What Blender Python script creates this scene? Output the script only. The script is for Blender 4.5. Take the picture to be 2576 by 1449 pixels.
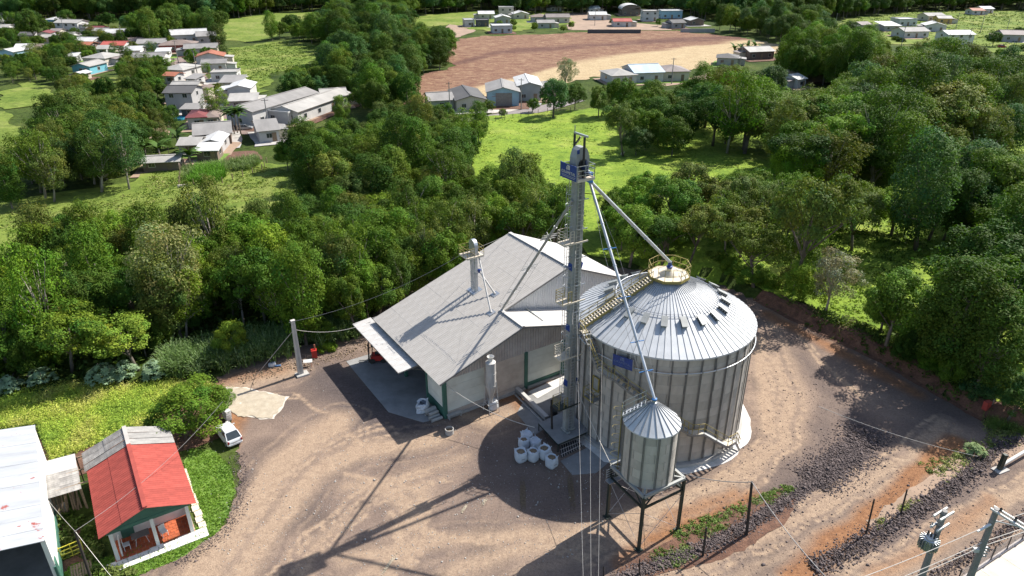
import bpy, math, random
import numpy as np
from mathutils import Vector, Matrix, noise as mnoise

random.seed(7)
rng = np.random.default_rng(7)
sc = bpy.context.scene
for _o in list(bpy.data.objects):
    bpy.data.objects.remove(_o)
COL = sc.collection
rad = math.radians

# ------------------------------------------------------------------ camera
PITCH, HCAM, FPX, PX0, PY0 = rad(26.0), 40.0, 1786.0, 1288.0, 724.5
cam = bpy.data.cameras.new('camera')
cam.sensor_width = 36.0
cam.lens = 36.0 * FPX / 2576.0
cam.clip_start = 0.5
cam.clip_end = 6000.0
cam_o = bpy.data.objects.new('camera', cam)
cam_o.location = (0, 0, HCAM)
cam_o.rotation_euler = (math.pi / 2 - PITCH, 0, 0)
COL.objects.link(cam_o)
sc.camera = cam_o

# ------------------------------------------------------------------ daylight
SUN_DIR = Vector((0.80, 0.59, 1.0)).normalized()
world = bpy.data.worlds.new('World')
sc.world = world
world.use_nodes = True
wn = world.node_tree.nodes
wl = world.node_tree.links
wn.clear()
w_out = wn.new('ShaderNodeOutputWorld')
w_bg = wn.new('ShaderNodeBackground')
w_sky = wn.new('ShaderNodeTexSky')
w_sky.sky_type = 'NISHITA'
w_sky.sun_disc = False
w_sky.sun_elevation = rad(45.0)
w_sky.sun_rotation = rad(53.6)
w_sky.air_density = 1.0
w_sky.dust_density = 1.2
w_bg.inputs['Strength'].default_value = 0.105
wl.new(w_sky.outputs[0], w_bg.inputs[0])
wl.new(w_bg.outputs[0], w_out.inputs[0])
sun = bpy.data.lights.new('sun', 'SUN')
sun.energy = 4.8
sun.angle = rad(0.5)
sun.color = (1.0, 0.955, 0.88)
sun_o = bpy.data.objects.new('sun', sun)
sun_o.rotation_euler = SUN_DIR.to_track_quat('Z', 'Y').to_euler()
sun_o.location = (60, 45, 90)
COL.objects.link(sun_o)

sc.view_settings.view_transform = 'Standard'
sc.view_settings.look = 'None'
sc.view_settings.exposure = 0.84
sc.view_settings.gamma = 1.0
sc.view_settings.use_curve_mapping = False
sc.render.engine = 'CYCLES'
sc.cycles.max_bounces = 5
sc.cycles.diffuse_bounces = 3
sc.cycles.glossy_bounces = 2
sc.cycles.transmission_bounces = 3
sc.cycles.transparent_max_bounces = 4
sc.cycles.caustics_reflective = False
sc.cycles.caustics_refractive = False
sc.cycles.use_denoising = True
sc.cycles.denoiser = 'OPENIMAGEDENOISE'
sc.cycles.denoising_input_passes = 'RGB_ALBEDO_NORMAL'
sc.cycles.use_adaptive_sampling = True
sc.cycles.adaptive_threshold = 0.012
sc.render.film_transparent = False

# ------------------------------------------------------------------ picking points on the ground
CAM = np.array([0, 0, HCAM])
CFW = np.array([0, math.cos(PITCH), -math.sin(PITCH)])
CUP = np.array([0, math.sin(PITCH), math.cos(PITCH)])
def ray(px, py):
    return CFW + np.array([1, 0, 0]) * (px - PX0) / FPX + CUP * (PY0 - py) / FPX
def P(px, py, z=0.0):
    d = ray(px, py)
    return CAM + d * ((z - HCAM) / d[2])
def V(px, py, z=0.0):
    return Vector(P(px, py, z))
def proj(p):
    d = np.asarray(p, float) - CAM
    x = d[..., 0]; y = d @ CUP; z = d @ CFW
    return PX0 + FPX * x / z, PY0 - FPX * y / z
def depth(p):
    return float((np.asarray(p, float) - CAM) @ CFW)
def above(px, py, b):
    d = ray(px, py)
    return HCAM + d[2] * math.hypot(b[0], b[1]) / math.hypot(d[0], d[1])
def plane_hit(px, py, o, n):
    d = ray(px, py); o = np.asarray(o, float); n = np.asarray(n, float)
    return CAM + d * (((o - CAM) @ n) / (d @ n))
def cyl_hit(px, py, cx, cy, r):
    d = ray(px, py)
    a = d[0] ** 2 + d[1] ** 2
    b = 2 * (d[0] * (0 - cx) + d[1] * (0 - cy))
    c_ = cx * cx + cy * cy - r * r
    D = b * b - 4 * a * c_
    t = (-b - math.sqrt(max(D, 0))) / (2 * a)
    return CAM + d * t

# ------------------------------------------------------------------ materials
def _nodes(name):
    m = bpy.data.materials.new(name)
    m.use_nodes = True
    nt = m.node_tree
    return m, nt.nodes, nt.links, nt.nodes['Principled BSDF']
def _mix(N, L, fac, a, b, mode='MIX'):
    x = N.new('ShaderNodeMix'); x.data_type = 'RGBA'; x.blend_type = mode
    for sock, val in ((x.inputs[0], fac), (x.inputs[6], a), (x.inputs[7], b)):
        if hasattr(val, 'links'):
            L.new(val, sock)
        elif isinstance(val, (int, float)):
            sock.default_value = val
        else:
            sock.default_value = (*val, 1.0) if len(val) == 3 else val
    return x.outputs[2]
def _noise(N, L, scale, detail=4, rough=0.6, co='Object', dist=0.0, stretch=None):
    t = N.new('ShaderNodeTexCoord'); n = N.new('ShaderNodeTexNoise')
    n.inputs['Scale'].default_value = scale
    n.inputs['Detail'].default_value = detail
    n.inputs['Roughness'].default_value = rough
    n.inputs['Distortion'].default_value = dist
    if stretch:
        mp = N.new('ShaderNodeMapping')
        mp.inputs['Scale'].default_value = stretch[:3]
        if len(stretch) > 3:
            mp.inputs['Rotation'].default_value = (0, 0, stretch[3])
        L.new(t.outputs[co], mp.inputs[0]); L.new(mp.outputs[0], n.inputs['Vector'])
    else:
        L.new(t.outputs[co], n.inputs['Vector'])
    return n.outputs[0]
def _ramp(N, L, src, stops):
    r = N.new('ShaderNodeValToRGB')
    el = r.color_ramp.elements
    while len(el) < len(stops):
        el.new(0.5)
    for e, (p, c) in zip(el, stops):
        e.position = p
        e.color = (*c, 1) if not isinstance(c, (int, float)) else (c, c, c, 1)
    L.new(src, r.inputs[0])
    return r.outputs[0]
def _bump(N, L, b, src, strength, dist=0.1):
    n = N.new('ShaderNodeBump')
    n.inputs['Strength'].default_value = strength
    n.inputs['Distance'].default_value = dist
    L.new(src, n.inputs['Height']); L.new(n.outputs[0], b.inputs['Normal'])
def _scale_rand(N, L, col, amount):
    oi = N.new('ShaderNodeObjectInfo')
    mr = N.new('ShaderNodeMapRange')
    mr.inputs['To Min'].default_value = 1 - amount
    mr.inputs['To Max'].default_value = 1 + amount
    L.new(oi.outputs['Random'], mr.inputs[0])
    return _mix(N, L, 1.0, col, mr.outputs[0], 'MULTIPLY')
def mat(name, col, rough=0.6, metal=0.0, col2=None, scale=3.0, lo=0.35, hi=0.7, bump=0.0, bscale=None, rand=0.0, stretch=None, spec=0.5, detail=5, bdist=0.05):
    """a plain surface with wear: two colours mixed by noise, a little relief, a little difference from piece to piece"""
    m, N, L, b = _nodes(name)
    if col2 is None:
        col2 = tuple(c * 0.78 for c in col)
    n = _noise(N, L, scale, detail, 0.65, stretch=stretch)
    c = _ramp(N, L, n, [(lo, col2), (hi, col)])
    if rand:
        c = _scale_rand(N, L, c, rand)
    L.new(c, b.inputs['Base Color'])
    b.inputs['Roughness'].default_value = rough
    b.inputs['Metallic'].default_value = metal
    b.inputs['Specular IOR Level'].default_value = spec
    if bump:
        _bump(N, L, b, _noise(N, L, bscale or scale * 4, 4), bump, bdist)
    return m
MT = {}

# ------------------------------------------------------------------ mesh building
class MB:
    def __init__(self):
        self.v = []; self.f = []
    def add(self, vs, fs):
        o = len(self.v)
        self.v += [tuple(map(float, p)) for p in vs]
        self.f += [tuple(i + o for i in q) for q in fs]
        return self
    def hexa(self, a, b):
        """two quads (lists of four points, same winding) joined into a closed solid"""
        return self.add(list(a) + list(b), [(3, 2, 1, 0), (4, 5, 6, 7), (0, 1, 5, 4), (1, 2, 6, 5), (2, 3, 7, 6), (3, 0, 4, 7)])
    def box(self, c, s, rz=0.0, R=None):
        x, y, z = s[0] / 2, s[1] / 2, s[2] / 2
        p = [Vector(q) for q in ((-x, -y, -z), (x, -y, -z), (x, y, -z), (-x, y, -z), (-x, -y, z), (x, -y, z), (x, y, z), (-x, y, z))]
        M = R if R is not None else Matrix.Rotation(rz, 3, 'Z')
        c = Vector(c)
        p = [M @ q + c for q in p]
        return self.hexa(p[:4], p[4:])
    def beam(self, p, q, w, h=None, up=(0, 0, 1)):
        p, q = Vector(p), Vector(q); h = h or w
        d = (q - p)
        if d.length < 1e-6:
            return self
        d.normalize()
        up = Vector(up)
        if abs(d.dot(up)) > 0.99:
            up = Vector((1, 0, 0))
        s = d.cross(up).normalized(); t = s.cross(d).normalized()
        o = [s * (a * w / 2) + t * (b * h / 2) for a, b in ((-1, -1), (1, -1), (1, 1), (-1, 1))]
        return self.hexa([p + k for k in o], [q + k for k in o])
    def tube(self, p, q, r0, r1=None, n=8, caps=True):
        return self.path([p, q], [r0, r0 if r1 is None else r1], n, caps)
    def path(self, pts, r, n=8, caps=True):
        pts = [Vector(p) for p in pts]
        if not isinstance(r, (list, tuple)):
            r = [r] * len(pts)
        vs, fs = [], []
        prev = None
        for i, p in enumerate(pts):
            d = (pts[min(i + 1, len(pts) - 1)] - pts[max(i - 1, 0)]).normalized()
            if prev is None:
                up = Vector((0, 0, 1)) if abs(d.z) < 0.95 else Vector((1, 0, 0))
                s = d.cross(up).normalized()
            else:
                s = (prev - d * prev.dot(d)).normalized()
            prev = s
            t = d.cross(s)
            for k in range(n):
                a = 2 * math.pi * k / n
                vs.append(p + (s * math.cos(a) + t * math.sin(a)) * r[i])
        for i in range(len(pts) - 1):
            for k in range(n):
                k2 = (k + 1) % n
                fs.append((i * n + k, i * n + k2, (i + 1) * n + k2, (i + 1) * n + k))
        if caps:
            fs.append(tuple(range(n - 1, -1, -1)))
            fs.append(tuple(range((len(pts) - 1) * n, len(pts) * n)))
        return self.add(vs, fs)
    def lathe(self, prof, c=(0, 0, 0), n=32, closed=False):
        vs, fs = [], []
        for r, z in prof:
            for k in range(n):
                a = 2 * math.pi * k / n
                vs.append((c[0] + r * math.cos(a), c[1] + r * math.sin(a), c[2] + z))
        for i in range(len(prof) - 1):
            for k in range(n):
                k2 = (k + 1) % n
                fs.append((i * n + k, i * n + k2, (i + 1) * n + k2, (i + 1) * n + k))
        if closed:
            fs.append(tuple(range(n - 1, -1, -1)))
            fs.append(tuple(range((len(prof) - 1) * n, len(prof) * n)))
        return self.add(vs, fs)
    def prism(self, poly, z0, z1):
        n = len(poly)
        a = sum(poly[i][0] * poly[(i + 1) % n][1] - poly[(i + 1) % n][0] * poly[i][1] for i in range(n))
        if a < 0:
            poly = poly[::-1]
        vs = [(p[0], p[1], z0) for p in poly] + [(p[0], p[1], z1) for p in poly]
        fs = [tuple(range(n - 1, -1, -1)), tuple(range(n, 2 * n))]
        fs += [(i, (i + 1) % n, n + (i + 1) % n, n + i) for i in range(n)]
        return self.add(vs, fs)
    def slab(self, quad, t):
        """a sheet through four points, t thick downward"""
        a = [Vector(p) for p in quad]
        n = (a[1] - a[0]).cross(a[3] - a[0]).normalized()
        if n.z < 0:
            n = -n
        return self.hexa([p - n * t for p in a], a)
    def mesh(self, name, m=None, smooth=False, off=None):
        me = bpy.data.meshes.new(name)
        v = self.v
        if off is not None:
            v = [(a - off[0], b - off[1], c - off[2]) for a, b, c in v]
        me.from_pydata(v, [], self.f)
        if m is not None:
            me.materials.append(m)
        if smooth:
            me.polygons.foreach_set('use_smooth', [True] * len(me.polygons))
        me.update()
        return me
    def build(self, name, m, parent=None, smooth=False, local=False, off=None):
        if parent is not None and not local:
            off = base_of(parent)
        return put(name, self.mesh(name, m, smooth, off), parent, loc=(off if (off is not None and parent is None) else None))
def base_of(o):
    p = Vector((0, 0, 0))
    while o is not None:
        p = p + o.location
        o = o.parent
    return p
def put(name, me, parent=None, loc=None, rz=0.0, scale=None):
    o = bpy.data.objects.new(name, me)
    COL.objects.link(o)
    if parent is not None:
        o.parent = parent
    if loc is not None:
        o.location = loc
    if rz:
        o.rotation_euler = (0, 0, rz)
    if scale is not None:
        o.scale = (scale,) * 3 if isinstance(scale, (int, float)) else scale
    return o
def tag(o, label, cat, group=None, kind=None):
    o['label'] = label; o['category'] = cat
    if group:
        o['group'] = group
    if kind:
        o['kind'] = kind
    return o
def thing(name, label, cat, loc=(0, 0, 0), rz=0.0, group=None):
    o = bpy.data.objects.new(name, None)
    o.empty_display_size = 0.3
    COL.objects.link(o)
    o.location = loc
    o.rotation_euler = (0, 0, rz)
    return tag(o, label, cat, group)
def struct(o, kind='structure'):
    o['kind'] = kind
    return o
def clone(o, parent=None):
    c = o.copy(); COL.objects.link(c)
    if parent is not None:
        c.parent = parent
    for ch in list(o.children):
        clone(ch, c)
    return c
def inside(x, y, poly):
    """points in polygon, numpy arrays"""
    x = np.asarray(x, float); y = np.asarray(y, float)
    r = np.zeros(x.shape, bool)
    n = len(poly)
    for i in range(n):
        x0, y0 = poly[i]; x1, y1 = poly[(i + 1) % n]
        if y0 == y1:
            continue
        c = ((y0 > y) != (y1 > y)) & (x < (x1 - x0) * (y - y0) / (y1 - y0) + x0)
        r ^= c
    return r
def segdist(x, y, pts):
    d = np.full(np.shape(x), 1e9)
    for (ax, ay), (bx, by) in zip(pts[:-1], pts[1:]):
        dx, dy = bx - ax, by - ay
        t = np.clip(((x - ax) * dx + (y - ay) * dy) / (dx * dx + dy * dy + 1e-9), 0, 1)
        d = np.minimum(d, np.hypot(x - ax - t * dx, y - ay - t * dy))
    return d
def gpoly(pts):
    return [tuple(P(a, b)[:2]) for a, b in pts]
def vnoise(x, y, s, seed=0):
    """cheap smooth value noise in numpy, -1..1"""
    x = np.asarray(x) / s + seed * 17.3; y = np.asarray(y) / s - seed * 9.1
    xi = np.floor(x).astype(int); yi = np.floor(y).astype(int)
    fx = x - xi; fy = y - yi
    fx = fx * fx * (3 - 2 * fx); fy = fy * fy * (3 - 2 * fy)
    def h(a, b):
        k = (a * 374761393 + b * 668265263 + seed * 69069) & 0x7fffffff
        k = ((k ^ (k >> 13)) * 1274126177) & 0x7fffffff
        return ((k ^ (k >> 16)) & 0xffff) / 32767.5 - 1
    return (h(xi, yi) * (1 - fx) + h(xi + 1, yi) * fx) * (1 - fy) + (h(xi, yi + 1) * (1 - fx) + h(xi + 1, yi + 1) * fx) * fy
# ================================================================== terrain
BANK = gpoly([(1900, 752), (1990, 800), (2110, 858), (2220, 908), (2350, 985), (2480, 1058), (2600, 1100), (2760, 1130)])
YARD = gpoly([(170, 1520), (560, 1335), (606, 1200), (592, 1085), (540, 1005), (548, 950), (620, 910), (760, 868), (905, 848),
              (1010, 690), (1500, 668), (1800, 700)]) + BANK + gpoly([(2900, 1150), (2900, 1560)])
def sstep(a, b, x):
    t = np.clip((np.asarray(x, float) - a) / (b - a), 0, 1)
    return t * t * (3 - 2 * t)
def TZ(x, y):
    x = np.asarray(x, float); y = np.asarray(y, float)
    d = segdist(x, y, BANK)
    f = sstep(0.0, 1.3, d) * (1 - sstep(26, 80, d)) * sstep(19.5, 25, x + 0.0 * y)
    return np.where(inside(x, y, YARD), 0.0, 1.45 * f * (0.85 + 0.3 * vnoise(x, y, 5, 3)))

def grid_axis(lo, hi, fine_lo, fine_hi, fine):
    a = list(np.arange(fine_lo, fine_hi, fine))
    s, p = fine, fine_hi
    up = []
    while p < hi:
        up.append(p); s *= 1.18; p += s
    s, p = fine, fine_lo
    dn = []
    while p > lo:
        s *= 1.18; p -= s; dn.append(p)
    return np.array(sorted(dn) + a + up + [hi])
gx = grid_axis(-1500, 1500, 14, 60, 0.8)
gy = grid_axis(-200, 3200, 40, 90, 0.8)
GX, GY = np.meshgrid(gx, gy)
GZ = TZ(GX, GY) - 0.05
mb = MB()
mb.v = list(map(tuple, np.stack([GX.ravel(), GY.ravel(), GZ.ravel()], 1)))
nxg, nyg = len(gx), len(gy)
mb.f = [(j * nxg + i, j * nxg + i + 1, (j + 1) * nxg + i + 1, (j + 1) * nxg + i) for j in range(nyg - 1) for i in range(nxg - 1)]

m, N, L, b = _nodes('ground_soil_and_growth')
n1 = _noise(N, L, 0.06, 6, 0.65); n2 = _noise(N, L, 0.9, 6, 0.7)
c1 = _ramp(N, L, n1, [(0.3, (0.030, 0.055, 0.014)), (0.5, (0.075, 0.115, 0.026)), (0.72, (0.13, 0.15, 0.05))])
c2 = _ramp(N, L, n2, [(0.3, (0.35, 0.33, 0.30)), (0.75, (1.25, 1.2, 1.1))])
L.new(_mix(N, L, 1.0, c1, c2, 'MULTIPLY'), b.inputs['Base Color'])
b.inputs['Roughness'].default_value = 0.95
b.inputs['Specular IOR Level'].default_value = 0.1
_bump(N, L, b, n2, 0.8, 0.3)
MT['ground'] = m
struct(mb.build('ground', MT['ground'], smooth=True))

from mathutils.geometry import delaunay_2d_cdt
SHEETS = {}
def sheet(name, poly, z, material, step=1.0, amp=0.0, jit=0.3, attr=None, kind='structure', tz=True, nscale=2.5, interior=True, parent=None):
    """a ground sheet: irregular outline, filled with a jittered grid of points"""
    r = np.random.default_rng(abs(hash(name)) % 1000 if False else sum(map(ord, name)))
    pts = []
    n = len(poly)
    for i in range(n):
        a = np.array(poly[i]); c = np.array(poly[(i + 1) % n])
        k = max(1, int(np.hypot(*(c - a)) / step))
        d = (c - a) / max(1e-6, np.hypot(*(c - a)))
        for j in range(k):
            p = a + (c - a) * j / k
            if jit:
                p = p + np.array([-d[1], d[0]]) * jit * float(vnoise(p[0], p[1], step * 2.2, 5) + 0.6 * vnoise(p[0], p[1], step * 0.8, 6))
            pts.append(p)
    B = len(pts)
    edges = [(i, (i + 1) % B) for i in range(B)]
    bp = np.array(pts)
    if interior:
        x0, y0 = bp.min(0); x1, y1 = bp.max(0)
        gx, gy = np.meshgrid(np.arange(x0, x1, step), np.arange(y0, y1, step))
        gx = gx.ravel() + r.uniform(-.3, .3, gx.size) * step; gy = gy.ravel() + r.uniform(-.3, .3, gy.size) * step
        k = inside(gx, gy, [tuple(p) for p in pts])
        gx, gy = gx[k], gy[k]
        k = segdist(gx, gy, [tuple(p) for p in pts] + [tuple(pts[0])]) > step * 0.4 if B < 160 else np.ones(gx.shape, bool)
        pts = pts + list(np.stack([gx[k], gy[k]], 1))
    vs, es, fs, *_ = delaunay_2d_cdt([Vector((float(p[0]), float(p[1]))) for p in pts], edges, [], 1, 1e-4)
    xy = np.array([(v.x, v.y) for v in vs])
    zz = np.full(len(xy), z, float)
    if tz:
        zz = zz + TZ(xy[:, 0], xy[:, 1])
    if amp:
        zz = zz + amp * (0.5 + 0.5 * vnoise(xy[:, 0], xy[:, 1], nscale, 1)) * (0.6 + 0.4 * vnoise(xy[:, 0], xy[:, 1], nscale * 0.37, 2))
    me = bpy.data.meshes.new(name)
    fl = []
    for f in fs:
        a, b_, c_ = [xy[i] for i in f[:3]]
        ar = (b_[0] - a[0]) * (c_[1] - a[1]) - (b_[1] - a[1]) * (c_[0] - a[0])
        fl.append(tuple(f) if ar > 0 else tuple(f[::-1]))
    me.from_pydata([(float(p[0]), float(p[1]), float(q)) for p, q in zip(xy, zz)], [], fl)
    me.polygons.foreach_set('use_smooth', [True] * len(me.polygons))
    if attr is not None:
        ca = me.color_attributes.new('lay', 'FLOAT_COLOR', 'POINT')
        rgb = attr(xy[:, 0], xy[:, 1])
        ca.data.foreach_set('color', np.concatenate([rgb, np.ones((len(xy), 1))], 1).astype(np.float32).ravel())
    me.materials.append(material)
    o = put(name, me, parent)
    if kind:
        o['kind'] = kind
    SHEETS[name] = o
    return o
def lay(N, L):
    a = N.new('ShaderNodeAttribute'); a.attribute_name = 'lay'
    s = N.new('ShaderNodeSeparateColor'); L.new(a.outputs['Color'], s.inputs[0])
    return s.outputs
def mul(N, L, a, k, op='MULTIPLY'):
    x = N.new('ShaderNodeMath'); x.operation = op
    for s, v in zip(x.inputs, (a, k)):
        if hasattr(v, 'links'):
            L.new(v, s)
        else:
            s.default_value = v
    return x.outputs[0]

# ---- the gravel yard and its tracks
TRACKS = [
    ([(480, 1460), (560, 1370), (640, 1270), (690, 1190), (760, 1120), (850, 1060)], 1.6, 1.0),
    ([(600, 1460), (660, 1370), (730, 1270), (800, 1190), (900, 1130), (1010, 1120), (1110, 1100)], 1.3, .9),
    ([(760, 1460), (800, 1370), (880, 1290), (960, 1230), (1060, 1180), (1180, 1150)], 0.8, .55),
    ([(900, 1460), (980, 1400), (1030, 1330), (1020, 1270), (960, 1230), (880, 1220)], 0.8, .7),
    ([(1000, 1330), (1060, 1280), (1050, 1230), (980, 1200)], 0.7, .8),
    ([(880, 1400), (1020, 1380), (1160, 1350), (1300, 1350), (1420, 1340)], 1.0, .75),
    ([(1100, 1460), (1240, 1400), (1400, 1360), (1540, 1320), (1680, 1270), (1850, 1200), (1960, 1120), (1980, 1020), (1950, 900)], 0.9, .75),
    ([(1300, 1440), (1500, 1385), (1600, 1330), (1760, 1260), (1900, 1190), (2010, 1100), (2020, 1000), (1985, 890), (1940, 800)], 0.7, .5),
    ([(1930, 1080), (1925, 1000), (1915, 930), (1910, 850)], 0.8, .9),
    ([(1560, 1480), (1750, 1420), (1950, 1330), (2150, 1230), (2300, 1140), (2380, 1060)], 0.7, .7),
    ([(1800, 1480), (2000, 1380), (2200, 1270), (2350, 1160), (2420, 1080)], 0.6, .55),
    ([(1970, 1470), (2100, 1390), (2230, 1290), (2330, 1190)], 0.5, .7),
    ([(2150, 1480), (2350, 1380), (2480, 1290), (2600, 1210)], 0.9, .8),
    ([(2250, 1500), (2420, 1410), (2576, 1310)], 0.6, .6),
    ([(560, 985), (640, 960), (720, 935)], 1.6, .8),
    ([(1160, 1040), (1230, 1060), (1300, 1040)], 1.2, .8),
]
# thin tyre lines, swept where lorries turn
def _arc(pts, offs):
    for o in offs:
        TRACKS.append(([(a + o * 7, b + o * 4) for a, b in pts], .15, 1.0))
_arc([(700, 1449), (790, 1350), (880, 1270), (980, 1215), (1090, 1190)], (-2, 0, 3, 5))
_arc([(940, 1449), (1010, 1390), (1040, 1320), (1030, 1260), (970, 1215), (890, 1200)], (-3, -1, 1, 3, 5))
_arc([(560, 1449), (650, 1340), (720, 1240), (800, 1160), (890, 1110), (1000, 1085)], (-4, -2, 1, 4))
_arc([(1000, 1300), (1080, 1340), (1180, 1360), (1320, 1350), (1450, 1340)], (-2, 0, 2))
_arc([(1060, 1260), (1010, 1290), (990, 1350), (1010, 1420)], (0, 2, 4))
_arc([(1420, 1400), (1560, 1350), (1720, 1280), (1870, 1190), (1950, 1090), (1965, 980), (1930, 870)], (-3, -1, 2, 4, 7))
_arc([(1700, 1449), (1900, 1360), (2100, 1250), (2280, 1140), (2380, 1060)], (-4, -1, 2, 5))
_arc([(2100, 1449), (2300, 1370), (2480, 1270), (2600, 1200)], (-3, 0, 4))
_arc([(2000, 830), (2080, 930), (2160, 1000)], (0, 3))
_arc([(620, 1000), (740, 990), (830, 1040), (900, 1110)], (0, 3))
TRW = [([tuple(P(*q)[:2]) for q in t], w, k) for t, w, k in TRACKS]
REDS = [([(2000, 1450), (2050, 1400), (2150, 1330), (2260, 1240), (2350, 1150), (2400, 1110)], 1.0, 1.0), ([(1560, 1420), (1700, 1300), (1850, 1240)], 0.8, .6), ([(2200, 1449), (2380, 1350), (2500, 1260)], .9, .5), ([(1640, 1350), (1760, 1310), (1900, 1250)], 0.9, .8),
        ([(1930, 790), (2110, 880), (2300, 990)], 1.2, .7), ([(1200, 1010), (1290, 1000), (1350, 1050)], 0.9, .7),
        ([(600, 1000), (590, 1060), (560, 1130)], 1.2, .8), ([(560, 960), (700, 930)], 1.5, .5)]
RDW = [([tuple(P(*q)[:2]) for q in t], w, k) for t, w, k in REDS]
DARKS = [([(1850, 1440), (2100, 1310), (2300, 1190), (2400, 1100)], 1.6, .42), ([(2000, 1470), (2300, 1330), (2576, 1180)], 2.2, .40), ([(2020, 900), (2090, 1000), (2060, 1110), (1960, 1200)], 1.6, .45), ([(700, 1000), (860, 1070), (1000, 1130)], 2.2, .4), ([(640, 1420), (760, 1300), (860, 1200)], 1.2, .35), ([(1030, 1430), (1150, 1330), (1190, 1230)], 1.6, .35),
         ([(2140, 1040), (2170, 1110), (2060, 1190), (1960, 1250)], 1.8, .7), ([(640, 1200), (600, 1290), (520, 1370)], 1.5, .7),
         ([(830, 950), (950, 1040), (1040, 1090)], 3.0, .9), ([(1250, 1150), (1350, 1260), (1420, 1250)], 3.0, .5), ([(2330, 1400), (2576, 1260)], 0.7, .6),
         ([(1960, 1460), (2200, 1320)], 0.8, .5), ([(2250, 950), (2400, 1050), (2300, 1100)], 2.6, .5), ([(840, 1180), (940, 1120)], 1.5, .5), ([(1180, 1400), (1300, 1300)], 1.5, .35)]
DKW = [([tuple(P(*q)[:2]) for q in t], w, k) for t, w, k in DARKS]
def yard_layers(x, y):
    wx = x + 0.35 * vnoise(x, y, 2.2, 11); wy = y + 0.35 * vnoise(x, y, 2.2, 12)
    out = np.zeros((len(x), 3))
    for col, lst in ((0, TRW), (1, DKW), (2, RDW)):
        for pts, w, k in lst:
            d = segdist(wx, wy, pts)
            out[:, col] = np.maximum(out[:, col], k * np.exp(-(d / w) ** 2))
            if col == 0:      # a tyre leaves thin lines beside the worn middle
                for off in ((1.1, 1.7) if w > .3 else ()):
                    out[:, col] = np.maximum(out[:, col], 0.45 * k * np.exp(-((d - off * w) / 0.22) ** 2))
    return out
m, N, L, b = _nodes('yard_gravel')
lr = lay(N, L)
nb = _noise(N, L, 0.22, 5, 0.6, dist=0.6); nm = _noise(N, L, 1.6, 6, 0.72); nf = _noise(N, L, 14.0, 4, 0.75); ng = _noise(N, L, 5.0, 5, 0.8)
base = _ramp(N, L, nb, [(0.30, (0.150, 0.112, 0.092)), (0.50, (0.205, 0.150, 0.120)), (0.70, (0.275, 0.202, 0.155))])
dust = _ramp(N, L, nm, [(0.3, (0.29, 0.205, 0.145)), (0.7, (0.41, 0.30, 0.21))])
dark = _ramp(N, L, nm, [(0.3, (0.082, 0.066, 0.062)), (0.7, (0.140, 0.110, 0.100))])
red = _ramp(N, L, nm, [(0.3, (0.17, 0.08, 0.042)), (0.7, (0.34, 0.175, 0.088))])
def edged(src, lo=0.12, hi=0.72, k=0.75):
    return _ramp(N, L, mul(N, L, mul(N, L, src, mul(N, L, nm, k)), mul(N, L, src, 0.55), 'ADD'), [(lo, 0.0), (hi, 1.0)])
c = _mix(N, L, edged(lr[1]), base, dark)
c = _mix(N, L, edged(lr[0]), c, dust)
c = _mix(N, L, edged(lr[2]), c, red)
c = _mix(N, L, 1.0, c, _ramp(N, L, nf, [(0.30, 0.66), (0.50, 0.98), (0.62, 1.05), (0.78, 1.4)]), 'MULTIPLY')
c = _mix(N, L, 1.0, c, _ramp(N, L, ng, [(0.34, 0.70), (0.5, 1.0), (0.68, 1.14)]), 'MULTIPLY')
L.new(c, b.inputs['Base Color'])
b.inputs['Roughness'].default_value = 0.95
b.inputs['Specular IOR Level'].default_value = 0.15
_bump(N, L, b, mul(N, L, nf, mul(N, L, ng, 1.5), 'ADD'), 0.55, 0.08)
MT['yard'] = m
sheet('yard', YARD, 0.0, MT['yard'], 0.32, 0.0, 0.35, yard_layers, tz=False)

# ---- the cut bank of red earth
m, N, L, b = _nodes('red_earth')
n = _noise(N, L, 1.2, 6, 0.7); n2 = _noise(N, L, 7, 5, 0.7)
c = _ramp(N, L, n, [(0.3, (0.075, 0.036, 0.024)), (0.6, (0.17, 0.085, 0.052)), (0.8, (0.27, 0.16, 0.10))])
c = _mix(N, L, 1.0, c, _ramp(N, L, n2, [(0.3, 0.6), (0.7, 1.2)]), 'MULTIPLY')
L.new(c, b.inputs['Base Color']); b.inputs['Roughness'].default_value = 0.95
_bump(N, L, b, n2, 0.7, 0.12)
MT['red_earth'] = m
mb = MB(); prevr = None
fine = []
for (ax, ay), (bx, by) in zip(BANK[:-1], BANK[1:]):
    k = max(1, int(math.hypot(bx - ax, by - ay) / 0.5))
    fine += [(ax + (bx - ax) * j / k, ay + (by - ay) * j / k) for j in range(k)]
rows = []
for i, (x, y) in enumerate(fine):
    j = min(i + 1, len(fine) - 1); q = max(i - 1, 0)
    dx, dy = fine[j][0] - fine[q][0], fine[j][1] - fine[q][1]
    l = math.hypot(dx, dy); nx, ny = -dy / l, dx / l
    row = []
    for t, zz in ((-0.5, 0.004), (0.0, 0.12), (0.35, 0.55), (0.7, 1.05), (1.15, 1.42), (1.9, 1.44)):
        xx = x + nx * t; yy = y + ny * t
        w = 0.14 * float(vnoise(xx * 3, yy * 3 + t * 7, 2.0, 9))
        e = float(sstep(19.5, 25, x))
        row.append((xx + nx * w, yy + ny * w, zz * e * (0.9 + 0.25 * float(vnoise(x, y, 3, 4))) + 0.012))
    rows.append(row)
for i in range(len(rows) - 1):
    for k in range(5):
        mb.add([rows[i][k], rows[i + 1][k], rows[i + 1][k + 1], rows[i][k + 1]], [(0, 1, 2, 3)])
struct(mb.build('earth_bank', MT['red_earth'], smooth=True))

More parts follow.
